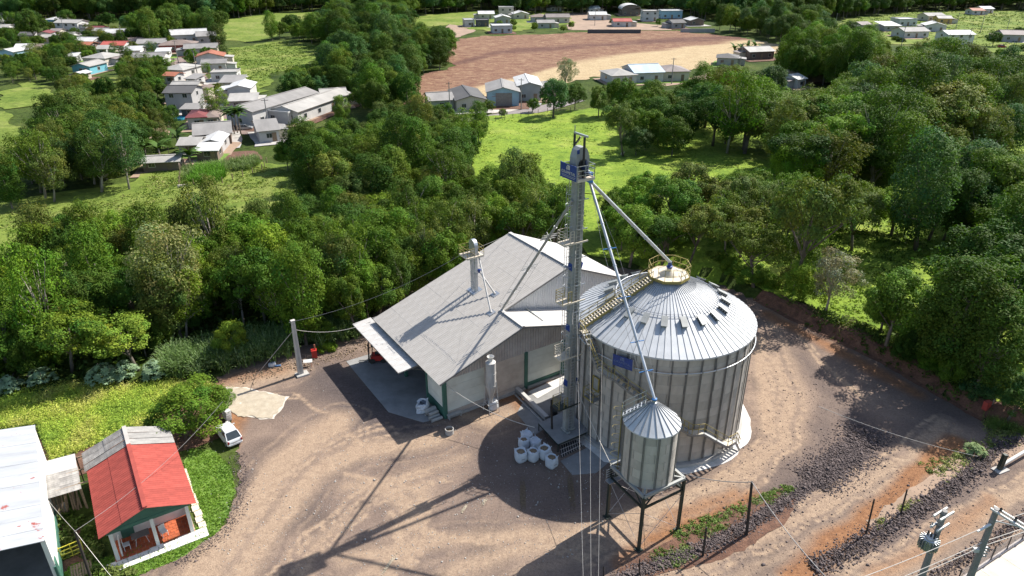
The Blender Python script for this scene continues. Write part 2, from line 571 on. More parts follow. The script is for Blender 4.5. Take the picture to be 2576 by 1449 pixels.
# ---- pastures, field, grass
m, N, L, b = _nodes('pasture_grass')
n1 = _noise(N, L, 0.075, 5, 0.6); n2 = _noise(N, L, 0.55, 6, 0.7); n3 = _noise(N, L, 2.6, 4, 0.7)
c = _ramp(N, L, n1, [(0.32, (0.125, 0.205, 0.022)), (0.52, (0.205, 0.285, 0.034)), (0.70, (0.285, 0.32, 0.07))])
c = _mix(N, L, 1.0, c, _ramp(N, L, n2, [(0.30, (0.42, 0.55, 0.42)), (0.48, (0.95, 0.98, 0.9)), (0.72, (1.2, 1.15, 1.05))]), 'MULTIPLY')
c = _mix(N, L, 1.0, c, _ramp(N, L, n3, [(0.34, 0.62), (0.55, 1.05)]), 'MULTIPLY')
L.new(c, b.inputs['Base Color']); b.inputs['Roughness'].default_value = 0.9
b.inputs['Specular IOR Level'].default_value = 0.15
_bump(N, L, b, n2, 0.5, 0.35)
MT['pasture'] = m
m, N, L, b = _nodes('meadow_grass')
n1 = _noise(N, L, 0.06, 5, 0.65); n2 = _noise(N, L, 0.5, 6, 0.7)
c = _ramp(N, L, n1, [(0.3, (0.095, 0.150, 0.026)), (0.5, (0.165, 0.215, 0.044)), (0.74, (0.27, 0.27, 0.095))])
c = _mix(N, L, 1.0, c, _ramp(N, L, n2, [(0.3, (0.5, 0.55, 0.5)), (0.55, (1, 1, 0.95)), (0.75, (1.25, 1.15, 1.1))]), 'MULTIPLY')
L.new(c, b.inputs['Base Color']); b.inputs['Roughness'].default_value = 0.95
b.inputs['Specular IOR Level'].default_value = 0.1
_bump(N, L, b, n2, 0.6, 0.4)
MT['meadow'] = m
sheet('pasture', gpoly([(1170, 470), (1200, 330), (1190, 296), (1300, 288), (1420, 279), (1560, 270), (1760, 280), (1990, 320), (2300, 330), (2700, 330), (2700, 560)]), 0.05, MT['pasture'], 1.3, 0.35, 1.0, nscale=5)
sheet('pasture', gpoly([(1480, 640), (1400, 560), (1180, 480), (1240, 455), (1700, 520), (2700, 575), (2800, 1090)]) + [(p[0] + .8, p[1] + 1.4) for p in BANK[:-1][::-1]], 0.03, MT['pasture'], 1.1, 0.22, 0.5)
sheet('pasture', gpoly([(-160, 660), (-160, 530), (60, 500), (330, 460), (360, 418), (460, 408), (660, 408), (850, 430), (900, 510), (620, 570), (250, 620)]), 0.04, MT['meadow'], 1.2, 0.3, 0.8)
for nm_, pl in (('meadow', [(-60, 380), (-60, 285), (50, 280), (60, 330), (30, 390)]), ('meadow', [(0, 235), (60, 205), (130, 215), (120, 268), (20, 275)]),
                ('meadow', [(215, 215), (240, 195), (300, 198), (325, 225), (300, 245), (235, 240)]),
                ('meadow', [(545, 100), (548, 52), (700, 33), (850, 28), (840, 48), (760, 60), (700, 95), (610, 108)]),
                ('meadow', [(560, 180), (580, 120), (720, 102), (840, 120), (830, 140), (770, 165), (690, 185), (650, 235), (615, 235)]),
                ('meadow', [(1025, 70), (1030, 40), (1250, 26), (1420, 30), (1440, 60), (1290, 80), (1180, 75), (1130, 62)]),
                ('meadow', [(2070, 75), (2150, 45), (2330, 28), (2700, 28), (2700, 150), (2500, 135), (2300, 112), (2150, 110)])):
    sheet(nm_, gpoly(pl), 0.06, MT['meadow'], 3.0, 0.2, 3.2, nscale=9)

CURVE = ([1000, 1150, 1300, 1450, 1600, 1750, 1900, 2000], [268, 238, 193, 152, 133, 113, 101, 96])
def field_layers(x, y):
    px, py = proj(np.stack([x, y, 0 * x], 1))
    yc = np.interp(px, *CURVE) + 7 * vnoise(x, y, 22, 21)
    s = sstep(-9, 13, py - yc)
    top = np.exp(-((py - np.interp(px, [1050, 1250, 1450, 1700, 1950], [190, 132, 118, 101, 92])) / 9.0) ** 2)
    return np.stack([s, top, 0 * x], 1)
m, N, L, b = _nodes('ploughed_field')
lr = lay(N, L)
n1 = _noise(N, L, 0.09, 5, 0.65, stretch=(0.35, 1.0, 1, 0.5)); n2 = _noise(N, L, 0.42, 7, 0.8, stretch=(0.55, 1.25, 1, 0.35), dist=0.8); n3 = _noise(N, L, 1.5, 4, 0.75)
brown = _ramp(N, L, n2, [(0.32, (0.115, 0.058, 0.043)), (0.5, (0.205, 0.112, 0.075)), (0.66, (0.38, 0.27, 0.165))])
straw = _ramp(N, L, n2, [(0.25, (0.27, 0.185, 0.105)), (0.45, (0.40, 0.30, 0.175)), (0.7, (0.50, 0.395, 0.245))])
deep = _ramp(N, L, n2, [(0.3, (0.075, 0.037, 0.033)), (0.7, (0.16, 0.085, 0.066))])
f = _ramp(N, L, mul(N, L, lr[0], mul(N, L, mul(N, L, n1, 0.9), -0.45, 'ADD'), 'ADD'), [(0.2, 0.0), (0.75, 1.0)])
c = _mix(N, L, f, brown, straw)
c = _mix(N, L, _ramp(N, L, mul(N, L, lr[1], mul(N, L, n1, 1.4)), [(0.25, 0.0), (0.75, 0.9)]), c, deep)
c = _mix(N, L, 1.0, c, _ramp(N, L, n3, [(0.35, 0.7), (0.6, 1.1)]), 'MULTIPLY')
L.new(c, b.inputs['Base Color']); b.inputs['Roughness'].default_value = 0.95
b.inputs['Specular IOR Level'].default_value = 0.1
_bump(N, L, b, n2, 0.5, 0.3)
MT['field'] = m
sheet('field', gpoly([(1000, 268), (1040, 225), (1075, 190), (1140, 165), (1112, 140), (1105, 117), (1160, 98), (1230, 92), (1420, 84), (1560, 79), (1700, 78), (1850, 93), (1995, 118), (1950, 134),
                       (1800, 166), (1640, 184), (1500, 194), (1440, 208), (1410, 232), (1250, 246), (1080, 262)]), 0.05, MT['field'], 2.2, 0.15, 2.6, field_layers, nscale=7)

# ---- roads
MT['asphalt'] = mat('worn_asphalt', (0.27, 0.23, 0.215), 0.9, col2=(0.17, 0.15, 0.145), scale=0.5, bump=0.2)
MT['cobble'] = mat('stone_setts', (0.25, 0.18, 0.15), 0.95, col2=(0.16, 0.12, 0.105), scale=0.4, bump=0.5, bscale=3)
MT['dirt'] = mat('dirt_road', (0.36, 0.25, 0.175), 0.95, col2=(0.24, 0.17, 0.12), scale=0.2, bump=0.3, bscale=2)
MT['concrete'] = mat('concrete', (0.46, 0.44, 0.41), 0.85, col2=(0.33, 0.31, 0.285), scale=0.7, bump=0.15, bscale=9)
MT['pale_concrete'] = mat('pale_concrete', (0.62, 0.56, 0.47), 0.85, col2=(0.48, 0.42, 0.35), scale=0.6, bump=0.1, bscale=9, rand=0.05)
def strip(name, line, half, z, material, kind='structure', step=2.0):
    pts = [np.array(P(*q)[:2]) for q in line]
    l, r = [], []
    for i, p in enumerate(pts):
        d = pts[min(i + 1, len(pts) - 1)] - pts[max(i - 1, 0)]
        d = d / np.hypot(*d); n = np.array([-d[1], d[0]])
        hw = half[i] if isinstance(half, (list, tuple)) else half
        l.append(tuple(p + n * hw)); r.append(tuple(p - n * hw))
    return sheet(name, l + r[::-1], z, material, step, 0, 0.12, kind=kind)
strip('village_street', [(425, 140), (455, 165), (490, 195), (508, 222), (522, 252), (540, 278), (555, 300), (580, 325), (640, 332), (700, 330)], [3.2, 3.4, 3.6, 3.6, 3.6, 3.6, 3.4, 3.2, 3, 3], 0.07, MT['cobble'])
strip('shop_road', [(1140, 308), (1200, 302), (1270, 291), (1330, 281), (1390, 268), (1450, 250)], 2.9, 0.09, MT['asphalt'])
strip('hill_road', [(1660, 214), (1720, 206), (1790, 190), (1830, 170)], 2.6, 0.08, MT['dirt'])
strip('hill_road', [(2440, 132), (2500, 124), (2600, 119), (2750, 117)], 4.0, 0.08, MT['asphalt'])
strip('dirt_road', [(1442, 32), (1452, 46), (1462, 60), (1470, 76)], 8, 0.08, MT['dirt'])
strip('shop_forecourt', [(1228, 281), (1268, 277), (1302, 270)], 2.6, 0.10, MT['pale_concrete'])
sheet('bare_yard', gpoly([(372, 352), (372, 318), (385, 303), (430, 300), (428, 345)]), 0.07, MT['dirt'], 1.5, 0, 0.5)
sheet('bare_yard', gpoly([(425, 402), (440, 388), (640, 380), (660, 402), (560, 412)]), 0.07, MT['red_earth'], 1.5, 0, 0.5)
sheet('bare_yard', gpoly([(1115, 75), (1140, 52), (1170, 55), (1200, 78), (1150, 95)]), 0.08, MT['dirt'], 3, 0, 0.8)
sheet('bare_yard', gpoly([(1440, 76), (1445, 52), (1500, 48), (1640, 62), (1700, 66), (1690, 76)]), 0.075, MT['dirt'], 4, 0, 0.8)

# ---- plots beside the yard
m, N, L, b = _nodes('lawn_grass')
n2 = _noise(N, L, 1.2, 6, 0.7); n3 = _noise(N, L, 9, 4, 0.7)
c = _ramp(N, L, n2, [(0.3, (0.090, 0.180, 0.020)), (0.55, (0.150, 0.255, 0.032)), (0.75, (0.26, 0.28, 0.08))])
c = _mix(N, L, 1.0, c, _ramp(N, L, n3, [(0.3, 0.55), (0.65, 1.15)]), 'MULTIPLY')
L.new(c, b.inputs['Base Color']); b.inputs['Roughness'].default_value = 0.9
_bump(N, L, b, n3, 0.6, 0.1)
MT['lawn'] = m
LAWN = gpoly([(462, 1185), (475, 1130), (540, 1135), (580, 1175), (592, 1235), (575, 1300), (540, 1345), (440, 1410), (270, 1480), (120, 1490), (180, 1420), (262, 1405), (512, 1325)])
sheet('lawn', LAWN, 0.012, MT['lawn'], 0.35, 0.04, 0.22, tz=False, nscale=0.6)
sheet('plot_soil', gpoly([(120, 1310), (125, 1220), (215, 1190), (470, 1130), (590, 1085), (540, 1005), (560, 960), (250, 1040), (60, 1120), (-140, 1250), (-200, 1520), (200, 1500), (260, 1410), (230, 1330)]), -0.012, MT['red_earth'], 0.8, 0, 0.2, tz=False)
VERGE = gpoly([(1560, 1475), (1700, 1440), (1860, 1390), (1990, 1300), (2010, 1240), (1960, 1225), (1860, 1270), (1730, 1330), (1640, 1385), (1560, 1430)])
sheet('verge', VERGE, 0.008, MT['red_earth'], 0.4, 0.05, 0.2, tz=False)
sheet('roadside', gpoly([(2180, 1310), (2260, 1255), (2350, 1185), (2440, 1130), (2600, 1075), (2700, 1040), (2700, 1105), (2560, 1150), (2430, 1185), (2300, 1270), (2200, 1330)]), 0.010, MT['dirt'], 0.5, 0.06, 0.3, tz=False)
MT['grain'] = mat('drying_grain', (0.46, 0.395, 0.30), 0.9, col2=(0.36, 0.30, 0.22), scale=1.6, bump=0.6, bscale=14)
MT['slab'] = mat('yard_slab', (0.30, 0.295, 0.285), 0.85, col2=(0.20, 0.195, 0.19), scale=0.5, bump=0.1)
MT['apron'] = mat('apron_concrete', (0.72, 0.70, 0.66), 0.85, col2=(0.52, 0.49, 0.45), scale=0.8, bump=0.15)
# ================================================================== grain plant: materials
MT['galv'] = mat('galvanised_steel', (0.56, 0.58, 0.60), 0.42, 0.75, col2=(0.43, 0.45, 0.47), scale=1.3, rand=0.07, bump=0.02)
MT['roof_steel'] = mat('silo_roof_sheet', (0.57, 0.58, 0.59), 0.66, 0.15, col2=(0.46, 0.47, 0.48), scale=0.9, rand=0.07, bump=0.01)
MT['rib_steel'] = mat('seam_steel', (0.31, 0.315, 0.32), 0.6, 0.2, scale=2)
MT['wall_steel'] = mat('silo_wall_plate', (0.52, 0.475, 0.42), 0.6, 0.12, col2=(0.39, 0.35, 0.305), scale=0.8, rand=0.11, stretch=(1, 1, 0.35))
MT['dark_steel'] = mat('weathered_stiffener', (0.27, 0.26, 0.245), 0.6, 0.15, col2=(0.19, 0.18, 0.17), scale=2)
MT['grey_paint'] = mat('grey_machine_paint', (0.36, 0.365, 0.35), 0.55, 0.15, col2=(0.28, 0.285, 0.27), scale=1.5, rand=0.06)
MT['yellow'] = mat('yellow_paint', (0.37, 0.285, 0.07), 0.6, col2=(0.26, 0.205, 0.07), scale=3)
MT['blue'] = mat('blue_paint', (0.018, 0.055, 0.26), 0.45, col2=(0.014, 0.04, 0.18), scale=3)
MT['lightblue'] = mat('light_blue_paint', (0.05, 0.22, 0.55), 0.45, scale=3)
MT['black'] = mat('black_steel', (0.022, 0.022, 0.022), 0.5, col2=(0.035, 0.033, 0.03), scale=3)
MT['green_steel'] = mat('dark_green_steel', (0.026, 0.040, 0.030), 0.5, 0.1, col2=(0.018, 0.026, 0.022), scale=2)
MT['white'] = mat('white_paint', (0.72, 0.71, 0.68), 0.6, col2=(0.58, 0.56, 0.52), scale=2, rand=0.04)
MT['cream'] = mat('cream_deck', (0.66, 0.58, 0.46), 0.7, col2=(0.50, 0.43, 0.33), scale=3)
MT['cable'] = mat('steel_cable', (0.30, 0.29, 0.28), 0.6, 0.2, scale=4)
MT['pale_cable'] = mat('bare_wire', (0.62, 0.58, 0.52), 0.5, 0.2, scale=4)
MT['fibre'] = mat('fibre_cement', (0.46, 0.43, 0.395), 0.85, col2=(0.385, 0.358, 0.325), scale=0.9, rand=0.012, spec=0.3)
MT['fibre_light'] = mat('pale_and_sunlit_sheet', (0.54, 0.52, 0.495), 0.7, col2=(0.43, 0.41, 0.385), scale=0.8, rand=0.03)
MT['fibre_old'] = mat('weathered_fibre_cement', (0.40, 0.38, 0.35), 0.9, col2=(0.17, 0.16, 0.15), scale=1.6, rand=0.12, stretch=(1, 0.3, 1))
MT['cladding'] = mat('silver_cladding', (0.66, 0.67, 0.68), 0.5, 0.15, col2=(0.58, 0.585, 0.59), scale=1)
MT['cladding_dirty'] = mat('dusty_cladding', (0.58, 0.52, 0.48), 0.7, 0.05, col2=(0.42, 0.36, 0.33), scale=0.8)
MT['panel'] = mat('painted_wall_panel', (0.70, 0.71, 0.63), 0.75, col2=(0.58, 0.58, 0.51), scale=0.7, rand=0.06)
MT['panel_dusty'] = mat('dusty_wall_panel', (0.62, 0.53, 0.45), 0.8, col2=(0.47, 0.38, 0.31), scale=0.7, rand=0.06)
MT['wall_green'] = mat('green_wall_paint', (0.055, 0.16, 0.115), 0.65, col2=(0.04, 0.115, 0.085), scale=1.4)
MT['interior'] = mat('plain_dark_grey', (0.16, 0.15, 0.14), 0.9, scale=1)  # plain dark grey, worn by the porch tabletop
MT['letter'] = mat('sign_lettering', (0.70, 0.67, 0.58), 0.6, scale=9)

def letters(name, text, size, m, parent, M, extrude=0.004):
    cu = bpy.data.curves.new(name, 'FONT')
    cu.body = text; cu.size = size; cu.extrude = extrude
    cu.align_x = 'CENTER'; cu.align_y = 'CENTER'
    cu.materials.append(m)
    tmp = bpy.data.objects.new(name + '_text', cu)
    COL.objects.link(tmp)
    me = bpy.data.meshes.new_from_object(tmp.evaluated_get(bpy.context.evaluated_depsgraph_get()))
    bpy.data.objects.remove(tmp)
    me.name = name
    if not me.materials:
        me.materials.append(m)
    o = put(name, me, parent)
    o.matrix_local = M
    return o
def sign_board(name, label, c, ex, ey, w, h, board_mat, let_mat, thick=0.05, group=None):
    """a flat board centred at c with unit axes ex (reading direction), ey (up)"""
    ex = Vector(ex).normalized(); ey = Vector(ey).normalized(); ez = ex.cross(ey)
    Rm = Matrix((ex, ey, ez)).transposed()
    root = thing(name, label, 'sign', Vector(c), group=group)
    MB().box((0, 0, 0), (w, h, thick), R=Rm).build('board', board_mat, root, local=True)
    f = MB()
    for sx in (-1, 1):
        f.box(Rm @ Vector((sx * (w / 2 + .02), 0, 0)), (.05, h + .08, thick + .03), R=Rm)
    f.build('sign_frame', MT['rib_steel'], root, local=True)
    def at(x, y, z=thick / 2 + 0.008):
        M = Rm.to_4x4(); M.translation = Rm @ Vector((x, y, z)); return M
    letters('lettering', 'GRAMETAL', h * 0.30, let_mat, root, at(0, -h * 0.08))
    em = MB()
    for bx, bw, y0, y1 in ((-.115, .05, .10, .30), (-.03, .05, .10, .36), (.05, .05, .10, .36)):
        em.box(Rm @ Vector((bx * h * 1.6, (y0 + y1) / 2 * h + .02 * h, thick / 2 + .008)), (bw * h * 1.7, (y1 - y0) * h, .012), R=Rm)
    em.box(Rm @ Vector((-.03 * h, .405 * h, thick / 2 + .008)), (.30 * h, .055 * h, .012), R=Rm)
    em.build('emblem', let_mat, root, local=True)
    ln = MB()
    ln.box(Rm @ Vector((0, -.27 * h, thick / 2 + .008)), (w * .86, .018 * h, .012), R=Rm)
    for k in range(14):
        ln.box(Rm @ Vector(((k - 6.5) * w * .055, -.36 * h, thick / 2 + .008)), (w * .035, .035 * h, .012), R=Rm)
    ln.build('small_print', let_mat, root, local=True)
    return root

# ================================================================== the big silo
SX, SY = 13.4, 55.06
S_R, S_EAVE = 7.62, 10.72
silo = thing('grain_silo', 'large round corrugated steel grain silo with ribbed conical roof, beside the tall elevator tower', 'silo', (SX, SY, 0))
MB().lathe([(7.95, 0.0), (7.95, 0.42), (7.5, 0.42)], n=64, closed=True).build('plinth', MT['concrete'], silo, local=True)
apr = []
for k in range(56):
    a = 2 * math.pi * k / 56
    r_ = 8.75 + 0.15 * math.sin(a * 3 + 1) + .10 * math.sin(a * 11) + random.uniform(-.16, .16)
    if -2.2 < (a if a < math.pi else a - 2 * math.pi) < -1.0:
        r_ = 8.55 + random.uniform(-.10, .10)
    apr.append((SX + r_ * math.cos(a), SY + r_ * math.sin(a)))
struct(MB().prism(apr, -0.1, 0.06).build('silo_apron', MT['apron']))
MB().lathe([(S_R - .10, .45), (S_R - .10, S_EAVE)], n=72).build('wall_lining', MT['rib_steel'], silo, local=True, smooth=True)
# wall: twelve rings of eighteen curved corrugated plates, staggered like brickwork
ROW, NPL = (S_EAVE - 0.45) / 12, 18
def wall_plate_mesh(r, ang, h, waves, amp, name, m):
    mb = MB(); nu, nv = 6, waves * 4
    for j in range(nv + 1):
        rr = r + amp * math.sin(2 * math.pi * j / 4.0 + .7)
        for i in range(nu + 1):
            a = ang * (i / nu - .5) * 0.985
            mb.v.append((rr * math.cos(a), rr * math.sin(a), h * j / nv * 0.984))
    for j in range(nv):
        for i in range(nu):
            q = j * (nu + 1) + i
            mb.f.append((q, q + 1, q + nu + 2, q + nu + 1))
    return mb.mesh(name, m, True)
wpm = wall_plate_mesh(S_R - .06, 2 * math.pi / NPL, ROW, 8, 0.011, 'wall_plate', MT['wall_steel'])
for j in range(12):
    for i in range(NPL):
        o = put('wall_plate', wpm, silo, (0, 0, 0.45 + ROW * j), 2 * math.pi * (i + (0.5 if j % 2 else 0) + 0.13) / NPL)
        s_ = 1.0 + (0.0011 if (i + j) % 2 else 0)
        o.scale = (s_, s_, 1)
st = MB()
for s_ in (-.05, .05):
    st.box((S_R + .02, s_, (S_EAVE + .45) / 2), (.07, .025, S_EAVE - .5))
st.box((S_R - .01, 0, (S_EAVE + .45) / 2), (.02, .11, S_EAVE - .5))
stm = st.mesh('stiffener', MT['dark_steel'])
for k in range(40):
    put('stiffener', stm, silo, (0, 0, 0), 2 * math.pi * (k + .35) / 40)
# roof: eighty narrow trapezoidal sheets with a standing seam each
RA, ZA, RB, ZB = 0.95, 14.42, 7.78, 10.70
da = 2 * math.pi / 80
rp = MB()
def rpt(r, a, dz=0):
    return (r * math.cos(a), r * math.sin(a), ZA + (ZB - ZA) * (r - RA) / (RB - RA) + dz)
rs = [RA, 2.4, 4.1, 5.9, RB]
for r0, r1 in zip(rs[:-1], rs[1:]):
    lift = 0.012 if r0 in (2.4, 5.9) else 0.0
    rp.add([rpt(r0, -da / 2, lift), rpt(r1, -da / 2, lift), rpt(r1, da / 2, lift), rpt(r0, da / 2, lift)], [(0, 1, 2, 3)])
rp.add([rpt(RB, -da / 2), rpt(RB, da / 2), rpt(RB, da / 2, -.13), rpt(RB, -da / 2, -.13)], [(0, 1, 2, 3)])
rpm = rp.mesh('roof_panel', MT['roof_steel'])
seam = MB().hexa([rpt(RA, da / 2 - .008 / RA), rpt(RA, da / 2 + .008 / RA), rpt(RA, da / 2 + .008 / RA, .05), rpt(RA, da / 2 - .008 / RA, .05)],
                 [rpt(RB, da / 2 - .012 / RB), rpt(RB, da / 2 + .012 / RB), rpt(RB, da / 2 + .012 / RB, .055), rpt(RB, da / 2 - .012 / RB, .055)])
smm = seam.mesh('roof_seam', MT['rib_steel'])
for k in range(80):
    put('roof_panel', rpm, silo, (0, 0, 0), da * k)
    put('roof_seam', smm, silo, (0, 0, 0.001), da * k)
# roof vents with hoods
def roofz(r):
    return ZA + (ZB - ZA) * (r - RA) / (RB - RA)
vm = MB(); slope = math.atan2(ZA - ZB, RB - RA)
Rv = Matrix.Rotation(slope, 3, 'Y')
vm.box((4.95, 0, roofz(4.95) + .17), (.85, .40, .30), R=Rv)
vm.box((5.0, 0, roofz(5.0) + .35), (1.0, .52, .05), R=Rv)
vmm = vm.mesh('roof_vent', MT['grey_paint'])
slat_m = MB()
for q in range(4):
    slat_m.box((4.95 - .3 + q * .2, -.212, roofz(4.65 + q * .2) + .17), (.14, .02, .2), R=Rv)
slm = slat_m.mesh('vent_grille', MT['black'])
for k in range(20):
    a = 2 * math.pi * (k + .28) / 20
    v_ = put('roof_vent', vmm, silo, (0, 0, 0), a)
    put('vent_grille', slm, v_)
pts = [((4.36) * math.cos(a), (4.36) * math.sin(a), roofz(4.36) + .10) for a in np.linspace(0, 2 * math.pi, 81)]
MB().path(pts, 0.022, 5).build('conduit', MT['galv'], silo, local=True)
# wind ring
wr = MB(); zr = 9.42
wr.path([(7.83 * math.cos(a), 7.83 * math.sin(a), zr) for a in np.linspace(0, 2 * math.pi, 97)], 0.05, 6, False)
wr.build('wind_ring', MT['galv'], silo, local=True, smooth=True)
brm = MB().box((7.76, 0, zr - .02), (.22, .09, .14)).mesh('ring_bracket', MT['dark_steel'])
for k in range(40):
    put('ring_bracket', brm, silo, (0, 0, 0), 2 * math.pi * (k + .35) / 40)
# top deck with railing
deck_z = 14.42
ocx = [(1.78 * math.cos(2 * math.pi * (k + .5) / 8), 1.78 * math.sin(2 * math.pi * (k + .5) / 8)) for k in range(8)]
deck = MB(); inn = [(x * .50, y * .50) for x, y in ocx]
for k in range(8):
    k2 = (k + 1) % 8
    q = [ocx[k], ocx[k2], inn[k2], inn[k]]
    deck.prism(q, deck_z, deck_z + .06)
deck.build('top_deck', MT['cream'], silo, local=True)
kp = MB(); rl = MB()
for k in range(8):
    a, b_ = ocx[k], ocx[(k + 1) % 8]
    kp.beam((*a, deck_z - .02), (*b_, deck_z - .02), .05, .24)
    if k == 4:
        pass
    for h in (.55, 1.1):
        if not (k == 4):
            rl.beam((*a, deck_z + h), (*b_, deck_z + h), .034)
    for t in (0, .5):
        p_ = (a[0] + (b_[0] - a[0]) * t, a[1] + (b_[1] - a[1]) * t)
        rl.beam((*p_, deck_z), (*p_, deck_z + 1.1), .036)
kp.build('kick_plate', MT['yellow'], silo, local=True)
rl.build('deck_railing', MT['yellow'], silo, local=True)
MB().lathe([(1.05, 0), (1.0, .10), (.22, .52), (.22, .75)], (0, 0, deck_z - .12), 24).build('roof_cap', MT['cream'], silo, local=True, smooth=True)
MB().lathe([(.2, .6), (.2, .82), (.27, .84), (.27, .93), (.17, .96), (.17, 1.3)], (0, 0, deck_z - .12), 16).build('filling_spout', MT['blue'], silo, local=True)
# roof stair
ar = rad(-160.8)
def rs_pt(r, off, dz):
    return (r * math.cos(ar) - off * math.sin(ar), r * math.sin(ar) + off * math.cos(ar), roofz(r) + dz)
sb = MB(); hr = MB()
for s_ in (-.42, .42):
    sb.beam(rs_pt(1.75, s_, .30), rs_pt(7.9, s_, .30), .05, .2)
    for h in (.75, 1.2):
        hr.beam(rs_pt(1.75, s_, h), rs_pt(7.9, s_, h), .04)
    for q in range(9):
        r_ = 1.8 + 6.1 * q / 8
        hr.beam(rs_pt(r_, s_, .2), rs_pt(r_, s_, 1.2), .04)
        sb.beam(rs_pt(r_, s_, -.02), rs_pt(r_, s_, .3), .05)
sb.build('roof_stair_stringer', MT['yellow'], silo, local=True)
hr.build('roof_stair_railing', MT['yellow'], silo, local=True)
tm_ = MB().box((0, 0, 0), (.20, .78, .035)).mesh('roof_stair_tread', MT['cream'])
for q in range(26):
    r_ = 1.9 + 5.95 * q / 25
    put('roof_stair_tread', tm_, silo, rs_pt(r_, 0, .40), ar)
# wall stair: winds down round the front, with landings
WP = [(-156.5, 10.85), (-153, 10.85), (-146.5, 10.0), (-138.8, 8.45), (-131.5, 8.2), (-127.3, 8.2), (-110.5, 7.0), (-98, 5.6), (-86.9, 4.45), (-81.7, 3.9), (-74.5, 3.85), (-55.6, 1.6), (-47.5, 1.5), (-40.5, .12)]
def wst(a, r, z):
    a = rad(a); return (r * math.cos(a), r * math.sin(a), z)
s1, s2, s3 = MB(), MB(), MB()
for (a0, z0), (a1, z1) in zip(WP[:-1], WP[1:]):
    k = max(1, int(abs(a1 - a0) / 3))
    for j in range(k):
        t0, t1 = j / k, (j + 1) / k
        aa, ab = a0 + (a1 - a0) * t0, a0 + (a1 - a0) * t1
        za_, zb_ = z0 + (z1 - z0) * t0, z0 + (z1 - z0) * t1
        for r_ in (7.78, 8.5):
            s1.beam(wst(aa, r_, za_ - .05), wst(ab, r_, zb_ - .05), .05, .2)
        for h in (.55, 1.05):
            s2.beam(wst(aa, 8.5, za_ + h), wst(ab, 8.5, zb_ + h), .04)
    s2.beam(wst(a0, 8.5, z0), wst(a0, 8.5, z0 + 1.05), .04)
    am, zm = (a0 + a1) / 2, (z0 + z1) / 2
    s2.beam(wst(am, 8.5, zm), wst(am, 8.5, zm + 1.05), .04)
    s3.beam(wst(a0, 7.6, z0 - .7), wst(a0, 8.5, z0 - .1), .05)
s1.build('wall_stair_stringer', MT['dark_steel'], silo, local=True)
s2.build('wall_stair_railing', MT['yellow'], silo, local=True)
s3.build('stair_bracket', MT['dark_steel'], silo, local=True)
for (a0, z0), (a1, z1) in zip(WP[:-1], WP[1:]):
    flat = abs(z1 - z0) < .35
    if flat:
        q = MB()
        q.add([wst(a0, 7.72, z0), wst(a0, 8.52, z0), wst(a1, 8.52, z1), wst(a1, 7.72, z1), wst(a0, 7.72, z0 - .05), wst(a0, 8.52, z0 - .05), wst(a1, 8.52, z1 - .05), wst(a1, 7.72, z1 - .05)],
              [(0, 1, 2, 3), (7, 6, 5, 4), (0, 4, 5, 1), (1, 5, 6, 2), (2, 6, 7, 3), (3, 7, 4, 0)])
        q.build('stair_landing', MT['cream'], silo, local=True)
    else:
        n_ = max(2, int(abs(z1 - z0) / .22))
        for j in range(n_):
            t = (j + .5) / n_
            a_, z_ = a0 + (a1 - a0) * t, z0 + (z1 - z0) * t
            put('stair_tread', TREAD if 'TREAD' in globals() else globals().setdefault('TREAD', MB().box((0, 0, 0), (.70, .22, .035)).mesh('stair_tread', MT['galv'])), silo, wst(a_, 8.14, z_ + .02), rad(a_))
# inspection hatch with its small platform
ha = rad(-144.4)
h = MB(); h.box((S_R + .08, 0, 6.3), (.06, .62, 1.15)); h.build('hatch_door', MT['grey_paint'], silo, local=True).rotation_euler = (0, 0, ha)
h = MB()
for y in (-.36, .36):
    h.box((S_R + .12, y, 6.3), (.10, .09, 1.38))
for z in (5.66, 6.94):
    h.box((S_R + .12, 0, z), (.10, .63, .09))
h.build('hatch_frame', MT['yellow'], silo, local=True).rotation_euler = (0, 0, ha)
h = MB(); h.box((S_R + .5, 0, 5.0), (.85, 1.2, .06))
for y in (-.6, .6):
    h.beam((S_R + .05, y, 4.3), (S_R + .9, y, 4.98), .05)
h.build('hatch_platform', MT['dark_steel'], silo, local=True).rotation_euler = (0, 0, ha)
h = MB()
for y in (-.6, .6):
    for hh in (.5, 1.0):
        h.beam((S_R + .1, y, 5 + hh), (S_R + .92, y, 5 + hh), .035)
    h.beam((S_R + .92, y, 5), (S_R + .92, y, 6), .035)
for hh in (.05, .5, 1.0):
    h.beam((S_R + .92, -.6, 5 + hh), (S_R + .92, .6, 5 + hh), .035 if hh > .1 else .09)
h.build('hatch_railing', MT['yellow'], silo, local=True).rotation_euler = (0, 0, ha)
for sd in (-.18, .18):
    pass
ld = MB(); la = -150
for s_ in (-.2, .2):
    ld.beam((7.85, s_, .45), (7.85, s_, 6.0), .04)
for q in range(18):
    ld.beam((7.85, -.2, .7 + q * .3), (7.85, .2, .7 + q * .3), .025)
ld.build('hatch_ladder', MT['galv'], silo, local=True).rotation_euler = (0, 0, rad(-150.5))
# the faded blue sign hung under the eave
sa = rad(-124.6)
sc_ = Vector((SX + 7.98 * math.cos(sa), SY + 7.98 * math.sin(sa), 9.72))
sign_board('silo_sign', 'faded dark blue company sign hung under the eave of the big silo', sc_, (-math.sin(sa), math.cos(sa), 0), (0, 0, 1), 1.75, 1.0, MT['blue'], mat('faded_lettering', (0.16, 0.20, 0.34), 0.6), group=None)
hb_ = MB()
for k in (-.6, .6):
    c_ = sc_ + Vector((-math.sin(sa), math.cos(sa), 0)) * k
    hb_.beam(c_ + Vector((0, 0, .45)), c_ + Vector((-.1 * math.cos(sa), -.1 * math.sin(sa), 1.0)), .04)
for o in bpy.data.objects:
    if o.name == 'silo_sign':
        hb_.build('hanger', MT['galv'], o)
